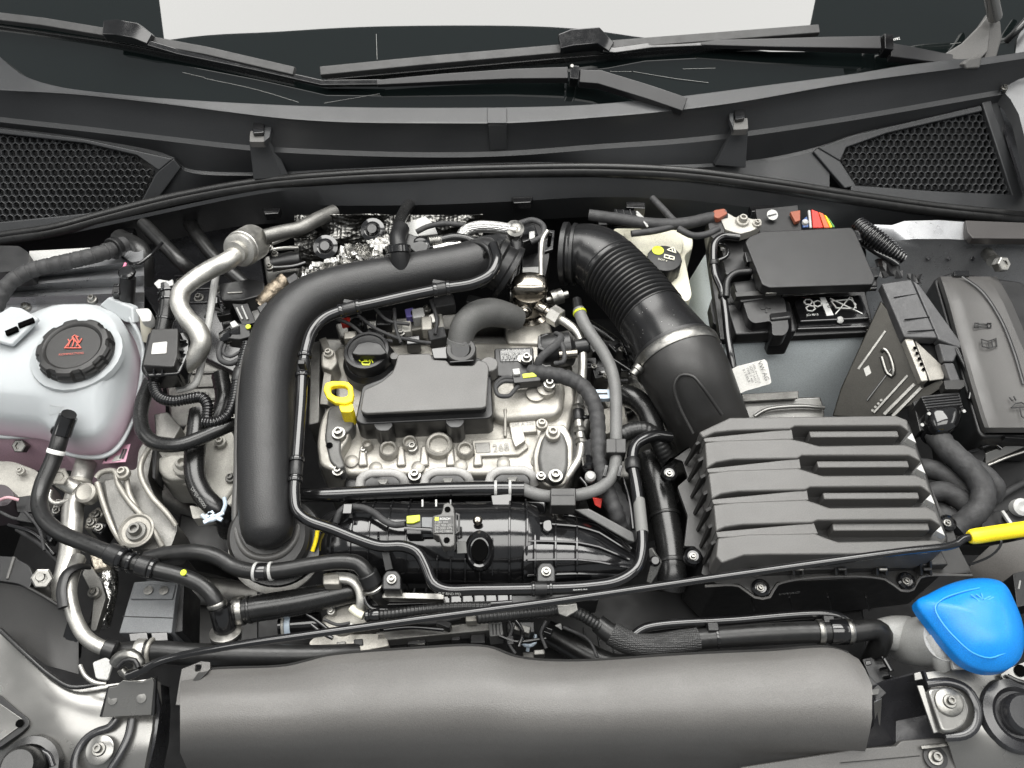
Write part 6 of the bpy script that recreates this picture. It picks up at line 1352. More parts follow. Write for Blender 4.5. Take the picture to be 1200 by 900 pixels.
# glossy black duct right of the cover
bd = thing('air_duct_panel', 'glossy black panel between front cover and right crossmember', 'panel', (1050, 830, -.08))
rows_loft('panel', [[P(1018, 806, -.05), P(1040, 798, -.06), P(1072, 790, -.055), P(1082, 786, -.048)], [P(1022, 822, -.05), P(1045, 815, -.075), P(1075, 803, -.07), P(1086, 800, -.05)], [P(1024, 850, -.06), P(1050, 845, -.10), P(1085, 838, -.09), P(1098, 832, -.055)], [P(1006, 876, -.075), P(1050, 872, -.09), P(1096, 866, -.08), P(1110, 862, -.06)]], PB, bd, smooth=60, solid=.003)
plate('bright_edge', [(1074, 803, -.052), (1082, 803, -.050), (1102, 858, -.058), (1094, 860, -.06)], .004, PS, bd, bev=.001); plate('bright_edge', [(1071, 789, -.048), (1079, 787, -.046), (1082, 796, -.048), (1072, 798, -.05)], .004, PS, bd)
plate('bright_edge', [(1021, 824, -.052), (1034, 818, -.056), (1032, 850, -.07), (1012, 872, -.076), (1008, 872, -.076), (1022, 850, -.062)], .003, PS, bd); plate('bright_edge', [(1021, 808, -.048), (1031, 806, -.05), (1030, 814, -.05), (1022, 815, -.05)], .003, PS, bd)
# right crossmember
rc = thing('right_crossmember', 'bright painted steel crossmember corner with a bolt, front right', 'body panel', (1150, 840, -.08))
rows_loft('crossmember_sheet', [[P(1084, 788, -.050), P(1120, 784, -.046), P(1150, 786, -.05), P(1180, 785, -.06), P(1240, 770, -.06)],
                           [P(1090, 802, -.050), P(1125, 800, -.048), P(1155, 800, -.05), P(1180, 805, -.058), P(1240, 800, -.058)],
                           [P(1100, 840, -.056), P(1130, 840, -.056), P(1160, 840, -.054), P(1190, 840, -.054), P(1240, 840, -.054)],
                           [P(1110, 866, -.062), P(1140, 866, -.06), P(1165, 870, -.056), P(1195, 870, -.056), P(1240, 870, -.056)],
                           [P(1122, 905, -.08), P(1145, 905, -.075), P(1170, 905, -.07), P(1200, 905, -.07), P(1240, 905, -.07)], [P(1124, 960, -.11), P(1145, 960, -.11), P(1170, 960, -.11), P(1200, 960, -.11), P(1240, 960, -.11)]], PS, rc, smooth=60, solid=.003)
slab('pressed_pad', [(1086, 806), (1112, 803), (1130, 812), (1138, 832), (1132, 850), (1118, 858), (1104, 858)], -.044, .01, PS, rc, bev=.003, rr=8)
tube('pad_groove', [(1086, 801, -.047), (1112, 799, -.045), (1134, 808, -.045), (1146, 830, -.046), (1143, 852, -.048), (1130, 862, -.050), (1108, 864, -.052)], 5, PB, rc, seg=10, flat=.6)
lathe('washer', P(1112, 823, -.043), (0, -.1, 1), [(.0135, 0), (.0135, .0015), (.012, .0025), (0, .0025)], ST, rc, seg=32); bolt(rc, 1113, 822, -.040, 8, ST)
lathe('rubber_stop', P(1192, 838, -.05), (0, -.1, 1), [(.036, -.004), (.034, .003), (.026, .005), (.022, .002), (.0195, .002), (.019, .014), (.016, .018), (0, .018)], PB, rc, seg=36)
rw = thing('right_wing_edge', 'pale painted wing corner with dark hole below the blue cap', 'body panel', (1195, 790, -.06))
plate('corner_sheet', [(1172, 790, -.05), (1185, 782, -.045), (1215, 770, -.045), (1215, 830, -.05), (1190, 820, -.05)], .004, PS, rw); lathe('hole', P(1196, 786, -.045), (0, 0, 1), [(.006, 0), (.006, .001), (0, .001)], VD, rw, seg=16)
tube('corner_gasket', [(1180, 792, -.046), (1192, 798, -.044), (1210, 802, -.044)], 3, RB, rw)
# washer bottle
wb = thing('washer_bottle', 'grey washer bottle neck closed by a large bright blue cap', 'washer bottle', (1120, 740, -.08))
cap = [(1073, 706), (1087, 697), (1112, 685), (1140, 678.5), (1166, 680), (1177, 686), (1188, 706), (1197, 730), (1199.5, 752), (1195, 772), (1184, 783), (1170, 787.5), (1152, 787), (1130, 778), (1112, 761), (1092, 736)]
bc = dome('blue_cap', cap, -.012, [(1, 0), (1.0, .002), (.97, .0045), (.9, .0085), (.8, .013), (.66, .018), (.5, .022), (.3, .0245)], BL, wb, centre=(1148, 735), drop=.010, n=5, smooth=70)
def dpt(f, a): pass
tube('cap_line', [(1178, 765, .0035), (1160, 771, .0032), (1140, 765, .004), (1120, 748, .0045), (1103, 728, .0035), (1096, 712, .003), (1105, 702, .0045), (1130, 693, .006), (1148, 689, .006)], .9, mk('pale_blue_line', (.05, .30, .72), .4), bc, seg=6)
lines('cap_symbol', [[(1138, 697), (1150, 707), (1164, 700)], [(1144, 697), (1152, 703), (1160, 699)], [(1150, 696), (1151, 700)]], 1.2, D.materials['pale_blue_line'], bc, z=.0105)
tube('neck', [(1108, 748, -.026, 26), (1096, 750, -.045, 28), (1078, 752, -.07, 28), (1060, 752, -.10, 24)], 26, mk('smoky_bottle_plastic', (.36, .36, .35), .4, sss=.2, var=(14, .1)), wb, seg=26)
tube('neck_flute', [(1090, 744, -.03, 12), (1100, 764, -.034, 11), (1104, 780, -.05, 10)], 11, D.materials['smoky_bottle_plastic'], wb, seg=14); tube('neck_flute', [(1112, 756, -.034, 10), (1114, 776, -.05, 9)], 10, D.materials['smoky_bottle_plastic'], wb, seg=14)
slab('white_tab', [(1114, 769), (1122, 769), (1134, 783), (1118, 784)], -.03, .006, WT, wb)
gp = thing('inner_wing_liner', 'grey brown inner wing liner right of the filter box', 'liner', (1170, 660, -.1))
rows_loft('liner_sheet', [[P(1136, 662, -.09), P(1160, 640, -.07), P(1220, 628, -.05)], [P(1140, 676, -.10), P(1170, 672, -.08), P(1220, 665, -.05)], [P(1150, 700, -.13), P(1185, 700, -.09), P(1220, 700, -.06)]], mk('liner_plastic', (.09, .085, .08), .5, var=(14, .1)), gp, smooth=60, solid=.003)
tube('liner_wire', [(1136, 662, -.03), (1160, 652, -.03), (1172, 640, -.03), (1174, 628, -.03)], 1.5, BG, gp, seg=6)
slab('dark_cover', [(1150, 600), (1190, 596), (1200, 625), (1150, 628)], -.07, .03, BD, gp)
wbk = thing('edge_fixture', 'small white and black fixture at the right edge above the yellow handle', 'fixture', (1190, 600, -.06))
lathe('white_ring', P(1198, 594, -.05), (0, -.3, 1), [(.010, -.01), (.010, 0), (.006, .002), (0, .0)], WT, wbk, seg=20); bar('white_blade', (1175, 598, -.055), (1186, 614, -.055), 4, .004, WT, wbk); slab('body', [(1178, 602), (1195, 590), (1210, 610), (1190, 618)], -.06, .03, BP, wbk)
ebx = thing('edge_block', 'black ribbed block at the right edge above the blue cap', 'block', (1195, 690, -.05)); slab('body', [(1187, 672), (1220, 664), (1220, 705), (1192, 712)], -.035, .05, BP, ebx, rr=2); bar('mark', (1194, 690, -.034), (1196, 680, -.034), 2, .002, LG, ebx)

# ================================================================ bonnet prop
pr = thing('bonnet_prop', 'long thin black prop rod with a yellow grip lying across the bay', 'prop rod', (640, 705, .0))
tube('rod', [(150, 792, -.012, 5.5), (165, 786, -.008, 5), (182, 777, -.004, 4.6), (200, 771, -.002, 4.3), (267, 757.5, .006), (367, 743, .014), (500, 724.5, .022), (650, 704.5, .028), (800, 682.5, .03), (950, 661, .03), (1060, 646, .03), (1112, 640, .03), (1122, 637, .03), (1128, 632, .03), (1134, 630, .03), (1142, 628, .03)], 4.6, BG, pr, seg=16, step=.01)
grip = tube('grip', [(1136, 629.5, .03, 7), (1139, 629, .03, 8.5), (1165, 625, .03, 9), (1200, 620, .03, 9), (1240, 615, .03, 9)], 9, YL, pr, seg=20, lump=.03, step=.01)
coil = tube('pivot', [(134, 778, -.012, 7), (142, 770, -.008, 8), (154, 768, -.006, 8), (163, 776, -.008, 7), (160, 786, -.012, 6), (148, 790, -.014, 6), (142, 784, -.01, 5)], 7, ST, pr, seg=12)
tube('pivot_ring', [(138, 782, -.002), (146, 774, .0), (158, 774, .0), (162, 782, -.002)], 3, BP, pr, seg=10)
pb = thing('prop_bracket', 'stamped grey bracket holding the prop rod pivot', 'bracket', (150, 820, -.03))
plate('bracket_plate', [(127, 806, -.020), (136, 804, -.018), (144, 797, -.016), (156, 798, -.016), (166, 799, -.016), (178, 794, -.016), (180, 800, -.018), (177, 838, -.034), (119, 841, -.034)], .003, PS, pb, bev=.0008)
for x, y in ((132, 820), (166, 818)): lathe('rivet', P(x, y, -.0255), (0, -.35, 1), [(.005, -.002), (.0046, .0008), (0, .001)], PS, pb, seg=20)
plate('bracket_side', [(126, 804, -.022), (128, 806, -.021), (120, 841, -.035), (116, 840, -.036)], .012, BP, pb); plate('bracket_side', [(180, 795, -.018), (183, 797, -.02), (181, 840, -.036), (177, 838, -.035)], .012, BP, pb)
# left crossmember
lc = thing('left_crossmember', 'bright painted steel crossmember corner with a bolt, front left', 'body panel', (80, 850, -.08))
rows_loft('crossmember_sheet', [[P(-40, 720, -.06), P(0, 742, -.052), P(30, 768, -.05), P(60, 793, -.05), P(90, 808, -.05), P(120, 803, -.055), P(180, 795, -.06), P(188, 800, -.07)],
                           [P(-40, 770, -.056), P(0, 775, -.05), P(30, 790, -.048), P(62, 812, -.046), P(95, 825, -.046), P(125, 828, -.052), P(180, 828, -.058), P(190, 830, -.07)],
                           [P(-40, 830, -.058), P(0, 830, -.054), P(28, 835, -.052), P(62, 845, -.05), P(95, 850, -.05), P(125, 852, -.054), P(178, 855, -.058), P(186, 857, -.07)],
                           [P(-40, 880, -.062), P(0, 880, -.06), P(26, 880, -.058), P(60, 880, -.056), P(92, 885, -.056), P(122, 885, -.058), P(172, 885, -.062), P(178, 886, -.075)],
                           [P(-40, 950, -.09), P(0, 950, -.09), P(26, 950, -.09), P(60, 950, -.09), P(92, 950, -.09), P(122, 950, -.09), P(160, 950, -.09), P(166, 950, -.1)]], PS, lc, smooth=60, solid=.003)
tube('sheet_bead', [(0, 738, -.045), (30, 766, -.043), (60, 792, -.043), (84, 805, -.043), (112, 802, -.046), (126, 799, -.048)], 3, RB, lc, seg=8)
tube('pad_groove', [(136, 842, -.046), (128, 852, -.047), (112, 858, -.048), (98, 868, -.05), (88, 886, -.052), (86, 905, -.055), (90, 925, -.06)], 4.6, PB, lc, seg=8, flat=.5); tube('pad_groove', [(154, 842, -.049), (150, 862, -.051), (140, 884, -.053), (128, 904, -.056), (120, 925, -.06)], 4.6, PB, lc, seg=8, flat=.5)
lathe('washer', P(117, 879, -.050), (0, -.1, 1), [(.0135, 0), (.0135, .0014), (.012, .0022), (0, .0022)], PS, lc, seg=32); bolt(lc, 116, 878, -.047, 8, ST)
for p_ in ([(-10, 812), (0, 814), (22, 833), (34, 842), (34, 850), (26, 858), (0, 876), (-10, 882)],): 
    slab('hole_rim', p_, -.050, .006, BP, lc, bev=.001, rr=4); slab('hole_cover', [(-10, 822), (0, 824), (26, 842), (27, 848), (0, 868), (-10, 874)], -.0485, .003, PS, lc, bev=.0006, rr=3)
lathe('peg_hole', P(23, 847.5, -.0483), (0, 0, 1), [(.0038, 0), (.0038, .0004), (0, .0004)], VD, lc, seg=14)
lathe('rubber_stop', P(34, 900, -.05), (.1, -.1, 1), [(.03, -.004), (.028, .004), (.021, .006), (.019, .004), (.018, .022), (.014, .028), (0, .028)], RB, lc, seg=32)
tube('stop_ring', [(26, 888, -.046), (40, 880, -.044), (56, 884, -.044), (62, 898, -.046)], 3.5, PB, lc, seg=8)
rows_loft('edge_flange', [[P(182, 800, -.06), P(188, 830, -.06), P(182, 870, -.065), P(172, 910, -.08)], [P(198, 805, -.10), P(200, 830, -.11), P(198, 870, -.12), P(190, 910, -.13)]], PB, lc, solid=.003)
# headlamp housing left
hl = thing('headlamp_cover', 'dark grey moulded headlamp housing corner at lower left', 'headlamp housing', (40, 730, -.08))
slab('upper_block', [(-20, 650), (15, 652), (34, 662), (40, 676), (34, 690), (20, 684), (-20, 678)], -.040, .06, BP, hl, rr=4, bev=.002); bar('edge', (16, 652, -.038), (8, 678, -.038), 3, .006, CV, hl)
rows_loft('cover', [[P(-30, 672, -.06), P(0, 680, -.045), P(20, 682, -.045), P(50, 698, -.045), P(81, 718, -.045), P(93, 728, -.05)], [P(-30, 700, -.065), P(0, 706, -.055), P(25, 715, -.055), P(52, 730, -.055), P(76, 745, -.055), P(92, 758, -.06)], [P(-30, 725, -.07), P(0, 738, -.06), P(30, 762, -.06), P(55, 780, -.06), P(75, 785, -.06), P(92, 790, -.07)]], BM, hl, smooth=45, solid=.004)
plate('side_face', [(81, 718, -.040), (94, 727, -.044), (90, 775, -.07), (70, 756, -.06)], .01, BG, hl, bev=.002)
tube('cover_edge', [(20, 682, -.042), (50, 698, -.042), (82, 718, -.042)], 2, BM, hl, seg=8)
hexnut(hl, P(50, 678, -.05), (.4, -.3, .8), 11, .014, ST, 'adjuster_nut'); lathe('adjuster_stud', P(47, 676, -.038), (.4, -.3, .8), [(.005, 0), (.004, .004), (0, .004)], ST, hl, seg=14)

# ================================================================ lower left: pipes, mount, modules
sp2 = thing('silver_pipe', 'thick pale metal pipe running down beside the engine mount', 'pipe', (85, 600, -.1))
tsp = tube('pipe', [(106, 520, -.10), (100, 545, -.095), (93, 568, -.09), (86, 592, -.09), (84, 618, -.09), (81, 650, -.09), (74, 682, -.09), (66, 712, -.10)], 12, AS, sp2, seg=20)
tube('branch', [(64, 556, -.07), (76, 566, -.075), (90, 574, -.08)], 9, AS, sp2); collar(tsp, (93, 570), 6, 3, AL, 'collar', sp2)
lathe('lug', P(101, 578, -.07), (0, -.2, 1), [(.012, -.01), (.012, .003), (.009, .005), (.004, .004), (0, .004)], AL, sp2, seg=20); hexnut(sp2, P(68, 559, -.06), (.5, -.3, .7), 11, .012, AL, 'union_nut')
tube('wire_hoop', [(60, 575, -.08), (58, 584, -.08), (66, 590, -.08), (80, 586, -.08)], 3, AS, sp2, seg=8)
gp2 = thing('coolant_pipe', 'grey metal pipe elbow at the lower left corner of the bay', 'pipe', (95, 740, -.06))
tg2 = tube('pipe', [(92, 655, -.06), (85, 672, -.05), (81, 692, -.045), (84, 712, -.045), (91, 732, -.045), (102, 748, -.045), (118, 758, -.045), (134, 763, -.048)], 8.5, AS, gp2, seg=16); collar(tg2, (132, 762), 12, 3, BP, 'sleeve', gp2)
sb2 = tube('strap', [(74, 712, -.03), (72, 690, -.03), (78, 672, -.032), (92, 664, -.04), (104, 664, -.05)], 6, BP, None, flat=.5, seg=10); tag(sb2, 'flat black strap hooked over the grey pipe elbow', 'strap')
lh = tube('lower_cross_hose', [(135, 765, -.06, 11), (160, 763, -.06, 12), (190, 764, -.06, 13), (230, 767, -.06, 13), (300, 768, -.06, 13), (370, 768, -.065, 12), (420, 764, -.08, 10)], 13, RM, None, seg=18); tag(lh, 'thick dark hose lying under the prop rod along the front', 'hose')
collar(lh, (164, 763), 10, 2, AS, 'clamp'); collar(lh, (176, 763), 4, 3, AL, 'clamp')
slb = slab('left_bracket_tag', [(108, 776), (124, 770), (132, 776), (126, 797), (112, 795)], -.025, .004, WT, None, bev=.001, rr=3); tag(slb, 'white notched tag beside the prop rod pivot', 'tag')
tag(tube('bonnet_cable', [(94, 780, -.03), (100, 792, -.028), (112, 800, -.03), (124, 801, -.032)], 2.6, AS, None, seg=8), 'thin silver cable below the white notched tag', 'cable')
mt = thing('engine_mount', 'cast aluminium engine mount bracket below the coolant tank', 'engine mount', (160, 590, -.12))
slab('bracket_base', [(112, 556), (120, 550), (140, 552), (160, 550), (162, 528), (176, 505), (180, 520), (173, 560), (182, 584), (206, 612), (208, 620), (200, 642), (172, 644), (138, 636), (120, 590)], -.085, .05, AD, mt, bev=.005, rr=5)
slab('bracket_floor', [(119, 562), (136, 558), (146, 580), (165, 606), (176, 630), (150, 640), (138, 630), (124, 590)], -.072, .03, AD, mt, bev=.006, rr=6)
tube('bracket_rim', [(113, 560, -.072), (118, 554, -.07), (134, 552, -.068), (138, 566, -.068), (150, 586, -.068), (166, 604, -.07), (180, 622, -.072), (190, 640, -.082)], 3.4, AL, mt, seg=10)
tube('bracket_rim', [(175, 524, -.068), (165, 545, -.066), (166, 560, -.066), (178, 582, -.068), (196, 602, -.07), (206, 616, -.078)], 3.4, AL, mt, seg=10); tube('bracket_rim', [(114, 566, -.075), (122, 592, -.076), (134, 622, -.078), (146, 640, -.082)], 3.5, AL, mt, seg=10)
tube('bracket_rib', [(148, 560, -.070), (152, 580, -.070), (160, 596, -.072)], 3.5, AL, mt, seg=8)
bolt(mt, 144, 554, -.060, 8, AL); bolt(mt, 160, 623, -.066, 12, AD); lathe('ring', P(160, 622, -.068), (0, -.1, 1), [(.020, 0), (.020, .002), (.018, .003), (.016, .001)], AL, mt, seg=30)
mc = thing('engine_mount_core', 'pale cream cast engine mount arm beside the heater hose', 'engine mount', (210, 540, -.12))
slab('core', [(180, 530), (205, 520), (218, 494), (240, 480), (290, 470), (292, 520), (282, 560), (262, 590), (232, 572), (212, 566), (194, 566), (180, 552)], -.095, .06, AW, mc, bev=.006, rr=8)
slab('raised_pad', [(182, 536), (206, 530), (222, 540), (222, 560), (196, 562), (184, 552)], -.084, .02, AW, mc, bev=.005, rr=7); bolt(mc, 216, 546, -.078, 13, AW); text('cast_lettering', '1.4M 8L', (188, 541, -.083), (197, 533, -.083), AD, mc)
slab('gap_shade_strip', [(178, 528), (184, 526), (182, 562), (178, 560)], -.075, .03, BD, mc)  # black strip put in for the shade of a gap
slab('foot', [(222, 592), (240, 596), (248, 606), (226, 608)], -.09, .02, AW, mc, bev=.003, rr=2); slab('right_wall', [(248, 520), (280, 506), (276, 590), (256, 600)], -.10, .06, AW, mc, bev=.005); bolt(mc, 258, 518, -.09, 7, AW); bolt(mc, 270, 560, -.09, 6, AD)
slab('dark_shield', [(180, 485), (196, 482), (212, 500), (204, 514), (182, 512)], -.07, .02, AD, mc, bev=.002)
wm = thing('white_casting', 'bright pale housing below the left side of the coolant tank', 'casting', (20, 555, -.15))
slab('housing', [(-30, 540), (15, 540), (46, 552), (54, 578), (30, 590), (-30, 568)], -.11, .06, AW, wm, bev=.006, rr=8); slab('dark_cap', [(-30, 565), (8, 568), (18, 580), (10, 592), (-30, 596)], -.085, .05, mk('plum_plastic', (.05, .04, .045), .4), wm, rr=6)
slab('plug', [(18, 583), (38, 580), (42, 600), (20, 600)], -.09, .03, BP, wm, rr=2); tube('wire', [(0, 586, -.08), (10, 583, -.075), (22, 586, -.08)], 2, mk('rose_wire', (.5, .3, .33), .5), wm, seg=8); bolt(wm, 24, 552, -.10, 5, AW)
for i, (x, y) in enumerate(((70, 590), (66, 598), (112, 602), (116, 618), (106, 612))):
    g_ = thing('small_bracket', ('small pale bracket left of the thick metal pipe', 'lower small bracket left of the metal pipe', 'crinkled bright bracket between pipe and engine mount', 'dark small clamp right of the metal pipe', 'tiny bright lug right of the metal pipe')[i], 'bracket', (x, y, -.12), 'small brackets beside the metal pipe')
    box('body', (x, y, -.10), 16, 14, .03, (AW, BP, AL, BP, AL)[i], g_, rot=i * 23, bev=.003); bolt(g_, x, y, -.098, 5, ST)
cmd = thing('control_module', 'grey flat faced module in the lower left of the bay', 'module', (175, 715, -.08))
slab('face', [(157, 682), (180, 680), (209, 683), (206, 700), (201, 742), (139, 742), (150, 705)], -.06, .05, mk('slate_plastic', (.10, .105, .11), .5, bump=(800, .25, .0004), var=(20, .1)), cmd, bev=.003, rr=2); slab('bump', [(152, 702), (158, 684), (206, 684), (202, 702)], -.057, .004, D.materials['slate_plastic'], cmd, bev=.0015, rr=2)
for x in (174, 192): lathe('screw', P(x, 692, -.0555), (0, 0, 1), [(.005, 0), (.005, .001), (.003, .0015), (0, .001)], AD, cmd, seg=16)
bar('line', (143, 722, -.0592), (203, 724, -.0592), 1, .001, BP, cmd)
slab('catch', [(150, 742), (172, 740), (174, 750), (152, 752)], -.055, .02, BG, cmd); slab('catch', [(176, 741), (196, 740), (197, 751), (178, 752)], -.055, .02, BG, cmd); slab('side_wall', [(209, 684), (216, 680), (214, 740), (202, 742)], -.07, .06, BD, cmd)
mp = thing('lower_bracket', 'dull steel bracket plate with bolt beside the strap', 'bracket', (112, 700, -.1))
slab('plate', [(96, 672), (104, 660), (118, 680), (124, 700), (112, 740), (106, 738), (110, 700)], -.085, .01, AD, mp, bev=.002, rr=3); bolt(mp, 110, 694, -.08, 7, ST)
fl3 = thing('foil_duct', 'crinkled foil wrapped duct in the lower left', 'duct', (125, 690, -.12)); tube('duct', [(118, 655, -.12), (126, 675, -.12), (124, 700, -.12), (116, 735, -.12)], 12, FO, fl3, lump=.12, step=.004)
rst = slab('rusty_tab', [(104, 648), (118, 646), (126, 664), (110, 668)], -.10, .02, mk('speckled_metal', (.4, .36, .3), .5, .7, bump=(300, .7, .002), var=(200, .6)), None, bev=.002); tag(rst, 'speckled metal tab beside the pipe below the hose', 'tab')
# behind tee: dark bay with box
dbx = slab('dark_bay_box', [(210, 600), (275, 620), (280, 660), (230, 645), (205, 640)], -.16, .1, BP, None, bev=.004); tag(dbx, 'dark box deep below the heater hose clamp', 'box')
bluer = thing('blue_ring_hose', 'black hose end with pale blue rings under the radiator hose', 'hose', (345, 732, -.1)); tbr = tube('hose', [(328, 733, -.09), (345, 732, -.09), (375, 730, -.09)], 13, BG, bluer, seg=20)
collar(tbr, (333, 733), 3, 1.5, AW, 'ring', bluer); collar(tbr, (341, 732), 6, 1.5, LBL, 'ring', bluer)
# pump housing at front centre
wp = thing('water_pump', 'bright cast water pump housing at the front of the engine', 'water pump', (430, 720, -.1))
slab('housing', [(376, 722), (400, 708), (420, 700), (436, 712), (432, 735), (400, 745), (378, 738)], -.07, .08, AL, wp, bev=.005, rr=5); tube('bracket', [(380, 679, -.03), (396, 677, -.03), (412, 679, -.032), (422, 690, -.036), (424, 706, -.042), (420, 720, -.05)], 7, AS, wp, seg=12, flat=.6)
slab('bracket_end', [(378, 673), (398, 671), (398, 685), (378, 685)], -.026, .016, AL, wp, rr=3, bev=.002)
slab('lower_plate', [(362, 752), (372, 744), (452, 742), (456, 757), (420, 764), (364, 766)], -.075, .02, AL, wp, bev=.003, rr=3)
for x, y in ((400, 755), (420, 752)): slab('plate_slot', [(x - 6, y - 3), (x + 5, y - 4), (x + 6, y + 4), (x - 5, y + 5)], -.0735, .01, (BD if x > 410 else AD), wp)
tube('beige_elbow', [(412, 712, -.045), (418, 718, -.045), (426, 722, -.045)], 5, CR_, wp, seg=10); tube('seal', [(430, 690, -.04), (428, 702, -.04), (434, 712, -.04), (448, 715, -.04), (520, 712, -.04), (600, 706, -.04)], 3.2, BG, wp, seg=10)
for x, y, r in ((388, 716, 5), (440, 702, 4), (412, 735, 5)): bolt(wp, x, y, -.062, r, ST)
for pts in ([(360, 720), (372, 728), (385, 738)], [(365, 732), (378, 742), (390, 748)]): tube('wire', [(x, y, -.06) for x, y in pts], 2.4, BG, wp, seg=8)
ch1 = thing('ribbed_hose', 'thin ribbed hose behind the prop rod below the manifold', 'hose', (500, 715, -.04))
tch = tube('hose', [(428, 722, -.04), (460, 719, -.036), (500, 714, -.034), (540, 711, -.034), (575, 711, -.036)], 6, RM, ch1, corr=(.004, .1)); collar(tch, (440, 721), 10, 1.5, BG, 'ferrule', ch1); collar(tch, (432, 722), 4, 2, BG, 'ferrule', ch1)
ch2 = thing('ribbed_hose', 'ribbed hose with clip leading right to the braided sleeve', 'hose', (640, 720, -.04)); tch2 = tube('hose', [(560, 724, -.036), (600, 720, -.034), (640, 716, -.034), (660, 714, -.034), (680, 720, -.038), (700, 732, -.044), (718, 744, -.05)], 7.5, RM, ch2, corr=(.004, .1))
plate('clip', [(652, 708, -.022), (664, 708, -.022), (676, 706, -.022), (678, 716, -.024), (664, 724, -.028), (654, 720, -.026)], .008, ST, ch2, bev=.0015)
bsv = thing('braided_hose', 'thick hose in woven sleeve along the front right', 'hose', (850, 745, -.06))
tbs = tube('sleeve', [(716, 742, -.05, 14), (735, 752, -.052, 14), (762, 757, -.052, 14), (800, 752, -.050, 14), (818, 749, -.050, 13.5)], 14, BR, bsv, seg=22); tb2 = tube('hose', [(700, 730, -.048, 11), (718, 744, -.05, 12), (760, 757, -.053, 12), (820, 749, -.05, 12), (880, 744, -.046, 12.5), (940, 741, -.044, 12.5), (1000, 740, -.044, 12.5), (1028, 738, -.046, 12), (1034, 744, -.05, 12), (1028, 762, -.07, 12), (1018, 780, -.1, 11)], 12, RM, bsv, seg=22)
for x in (959, 996): collar(tb2, (x, 741), 6, 2, ST, 'clamp', bsv)
collar(tb2, (980, 741), 18, 2.2, BG, 'clamp', bsv); collar(tb2, (840, 747), 3, 1, BG, 'ring', bsv)
dct = thing('cable_duct', 'flat black cable duct behind the woven sleeve hose', 'duct', (860, 725, -.07))
slab('duct', [(738, 745), (752, 732), (940, 718), (985, 716), (1002, 728), (1000, 738), (760, 752)], -.052, .04, BG, dct, bev=.004, rr=8); tube('duct_edge', [(742, 745, -.048), (756, 736, -.046), (860, 727, -.046), (978, 721, -.046), (998, 730, -.050)], 5.5, BG, dct, seg=10)
for x, y in ((836, 734), (972, 726)): box('clip', (x, y, -.036), 11, 9, .012, BP, dct)
wn = tube('washer_neck_fitting', [(1030, 742, -.075, 16), (1046, 742, -.075, 20), (1062, 744, -.08, 22)], 18, D.materials['smoky_bottle_plastic'], None, seg=20); tag(wn, 'grey plastic pipe stub right of the woven sleeve hose', 'hose fitting')
lat = thing('latch_block', 'black ribbed latch block right of the front cover', 'latch', (1030, 790, -.09)); slab('body', [(1010, 772), (1034, 766), (1046, 800), (1024, 806)], -.07, .05, BP, lat, rr=2); slab('square', [(1014, 774), (1021, 773), (1022, 779), (1015, 780)], -.069, .003, BG, lat)
for x, y in ((1034, 770), (1040, 782), (1044, 792)): bar('rib', (x, y, -.06), (x + 8, y + 3, -.065), 3, .01, BG, lat)
tube('lever', [(1036, 772, -.055), (1044, 786, -.056)], 3, BG, lat, seg=8)
# gear clutter behind the front cover centre
fx = thing('radiator', 'grey plastic edge of the radiator behind the front cover', 'radiator', (560, 735, -.1))
slab('frame_bar', [(440, 740), (500, 734), (580, 726), (585, 738), (440, 752)], -.075, .02, AD, fx, bev=.002); slab('frame_block', [(572, 730), (588, 728), (590, 744), (574, 746)], -.068, .03, GR, fx, rr=2)
for i in range(3): bar('frame_rib', (577 + i * 4, 731, -.0675), (578 + i * 4, 744, -.0675), 1.5, .002, BM, fx)
for x, y, w_, h_ in ((488, 752, 20, 5), (534, 746, 10, 8), (560, 748, 16, 10), (610, 735, 30, 12)): box('bracket', (x, y, -.085), w_, h_, .02, BP, fx, rot=x % 7)
bar('peg', (490, 740, -.08), (489, 752, -.085), 4, .01, ST, fx); bar('peg_foot', (480, 754, -.086), (498, 753, -.086), 4, .006, ST, fx)
hk = thing('pale_hook', 'small pale blue hook deep behind the front cover', 'hook', (620, 750, -.12)); tube('hook', [(612, 748, -.10), (612, 754, -.10), (620, 757, -.10), (627, 753, -.10), (627, 744, -.10)], 2.2, LBL, hk, seg=8); bar('stem', (619, 757, -.10), (618, 764, -.105), 4, .006, LBL, hk); box('base', (620, 768, -.11), 14, 8, .01, AD, hk)
wdg = plate('white_wedge', [(651, 734, -.09), (658, 731, -.09), (659, 739, -.095)], .004, WT, None); tag(wdg, 'tiny white wedge deep behind the front cover', 'wedge')
cbk = thing('cooling_fan_shroud', 'black fan shroud deep behind the front cover', 'fan shroud', (700, 760, -.2)); slab('shroud', [(300, 690), (1010, 690), (1020, 790), (300, 790)], -.19, .08, BD, cbk, bev=.004)
for x in range(620, 720, 16): bar('shroud_rib', (x, 735, -.188), (x + 4, 765, -.188), 2, .008, BP, cbk)
tlc = thing('manifold_support', 'black strip under the manifold behind the prop rod', 'support strip', (600, 703, -.08))
slab('lower_block', [(500, 700), (700, 694), (702, 704), (500, 712)], -.06, .04, BP, tlc, bev=.002)

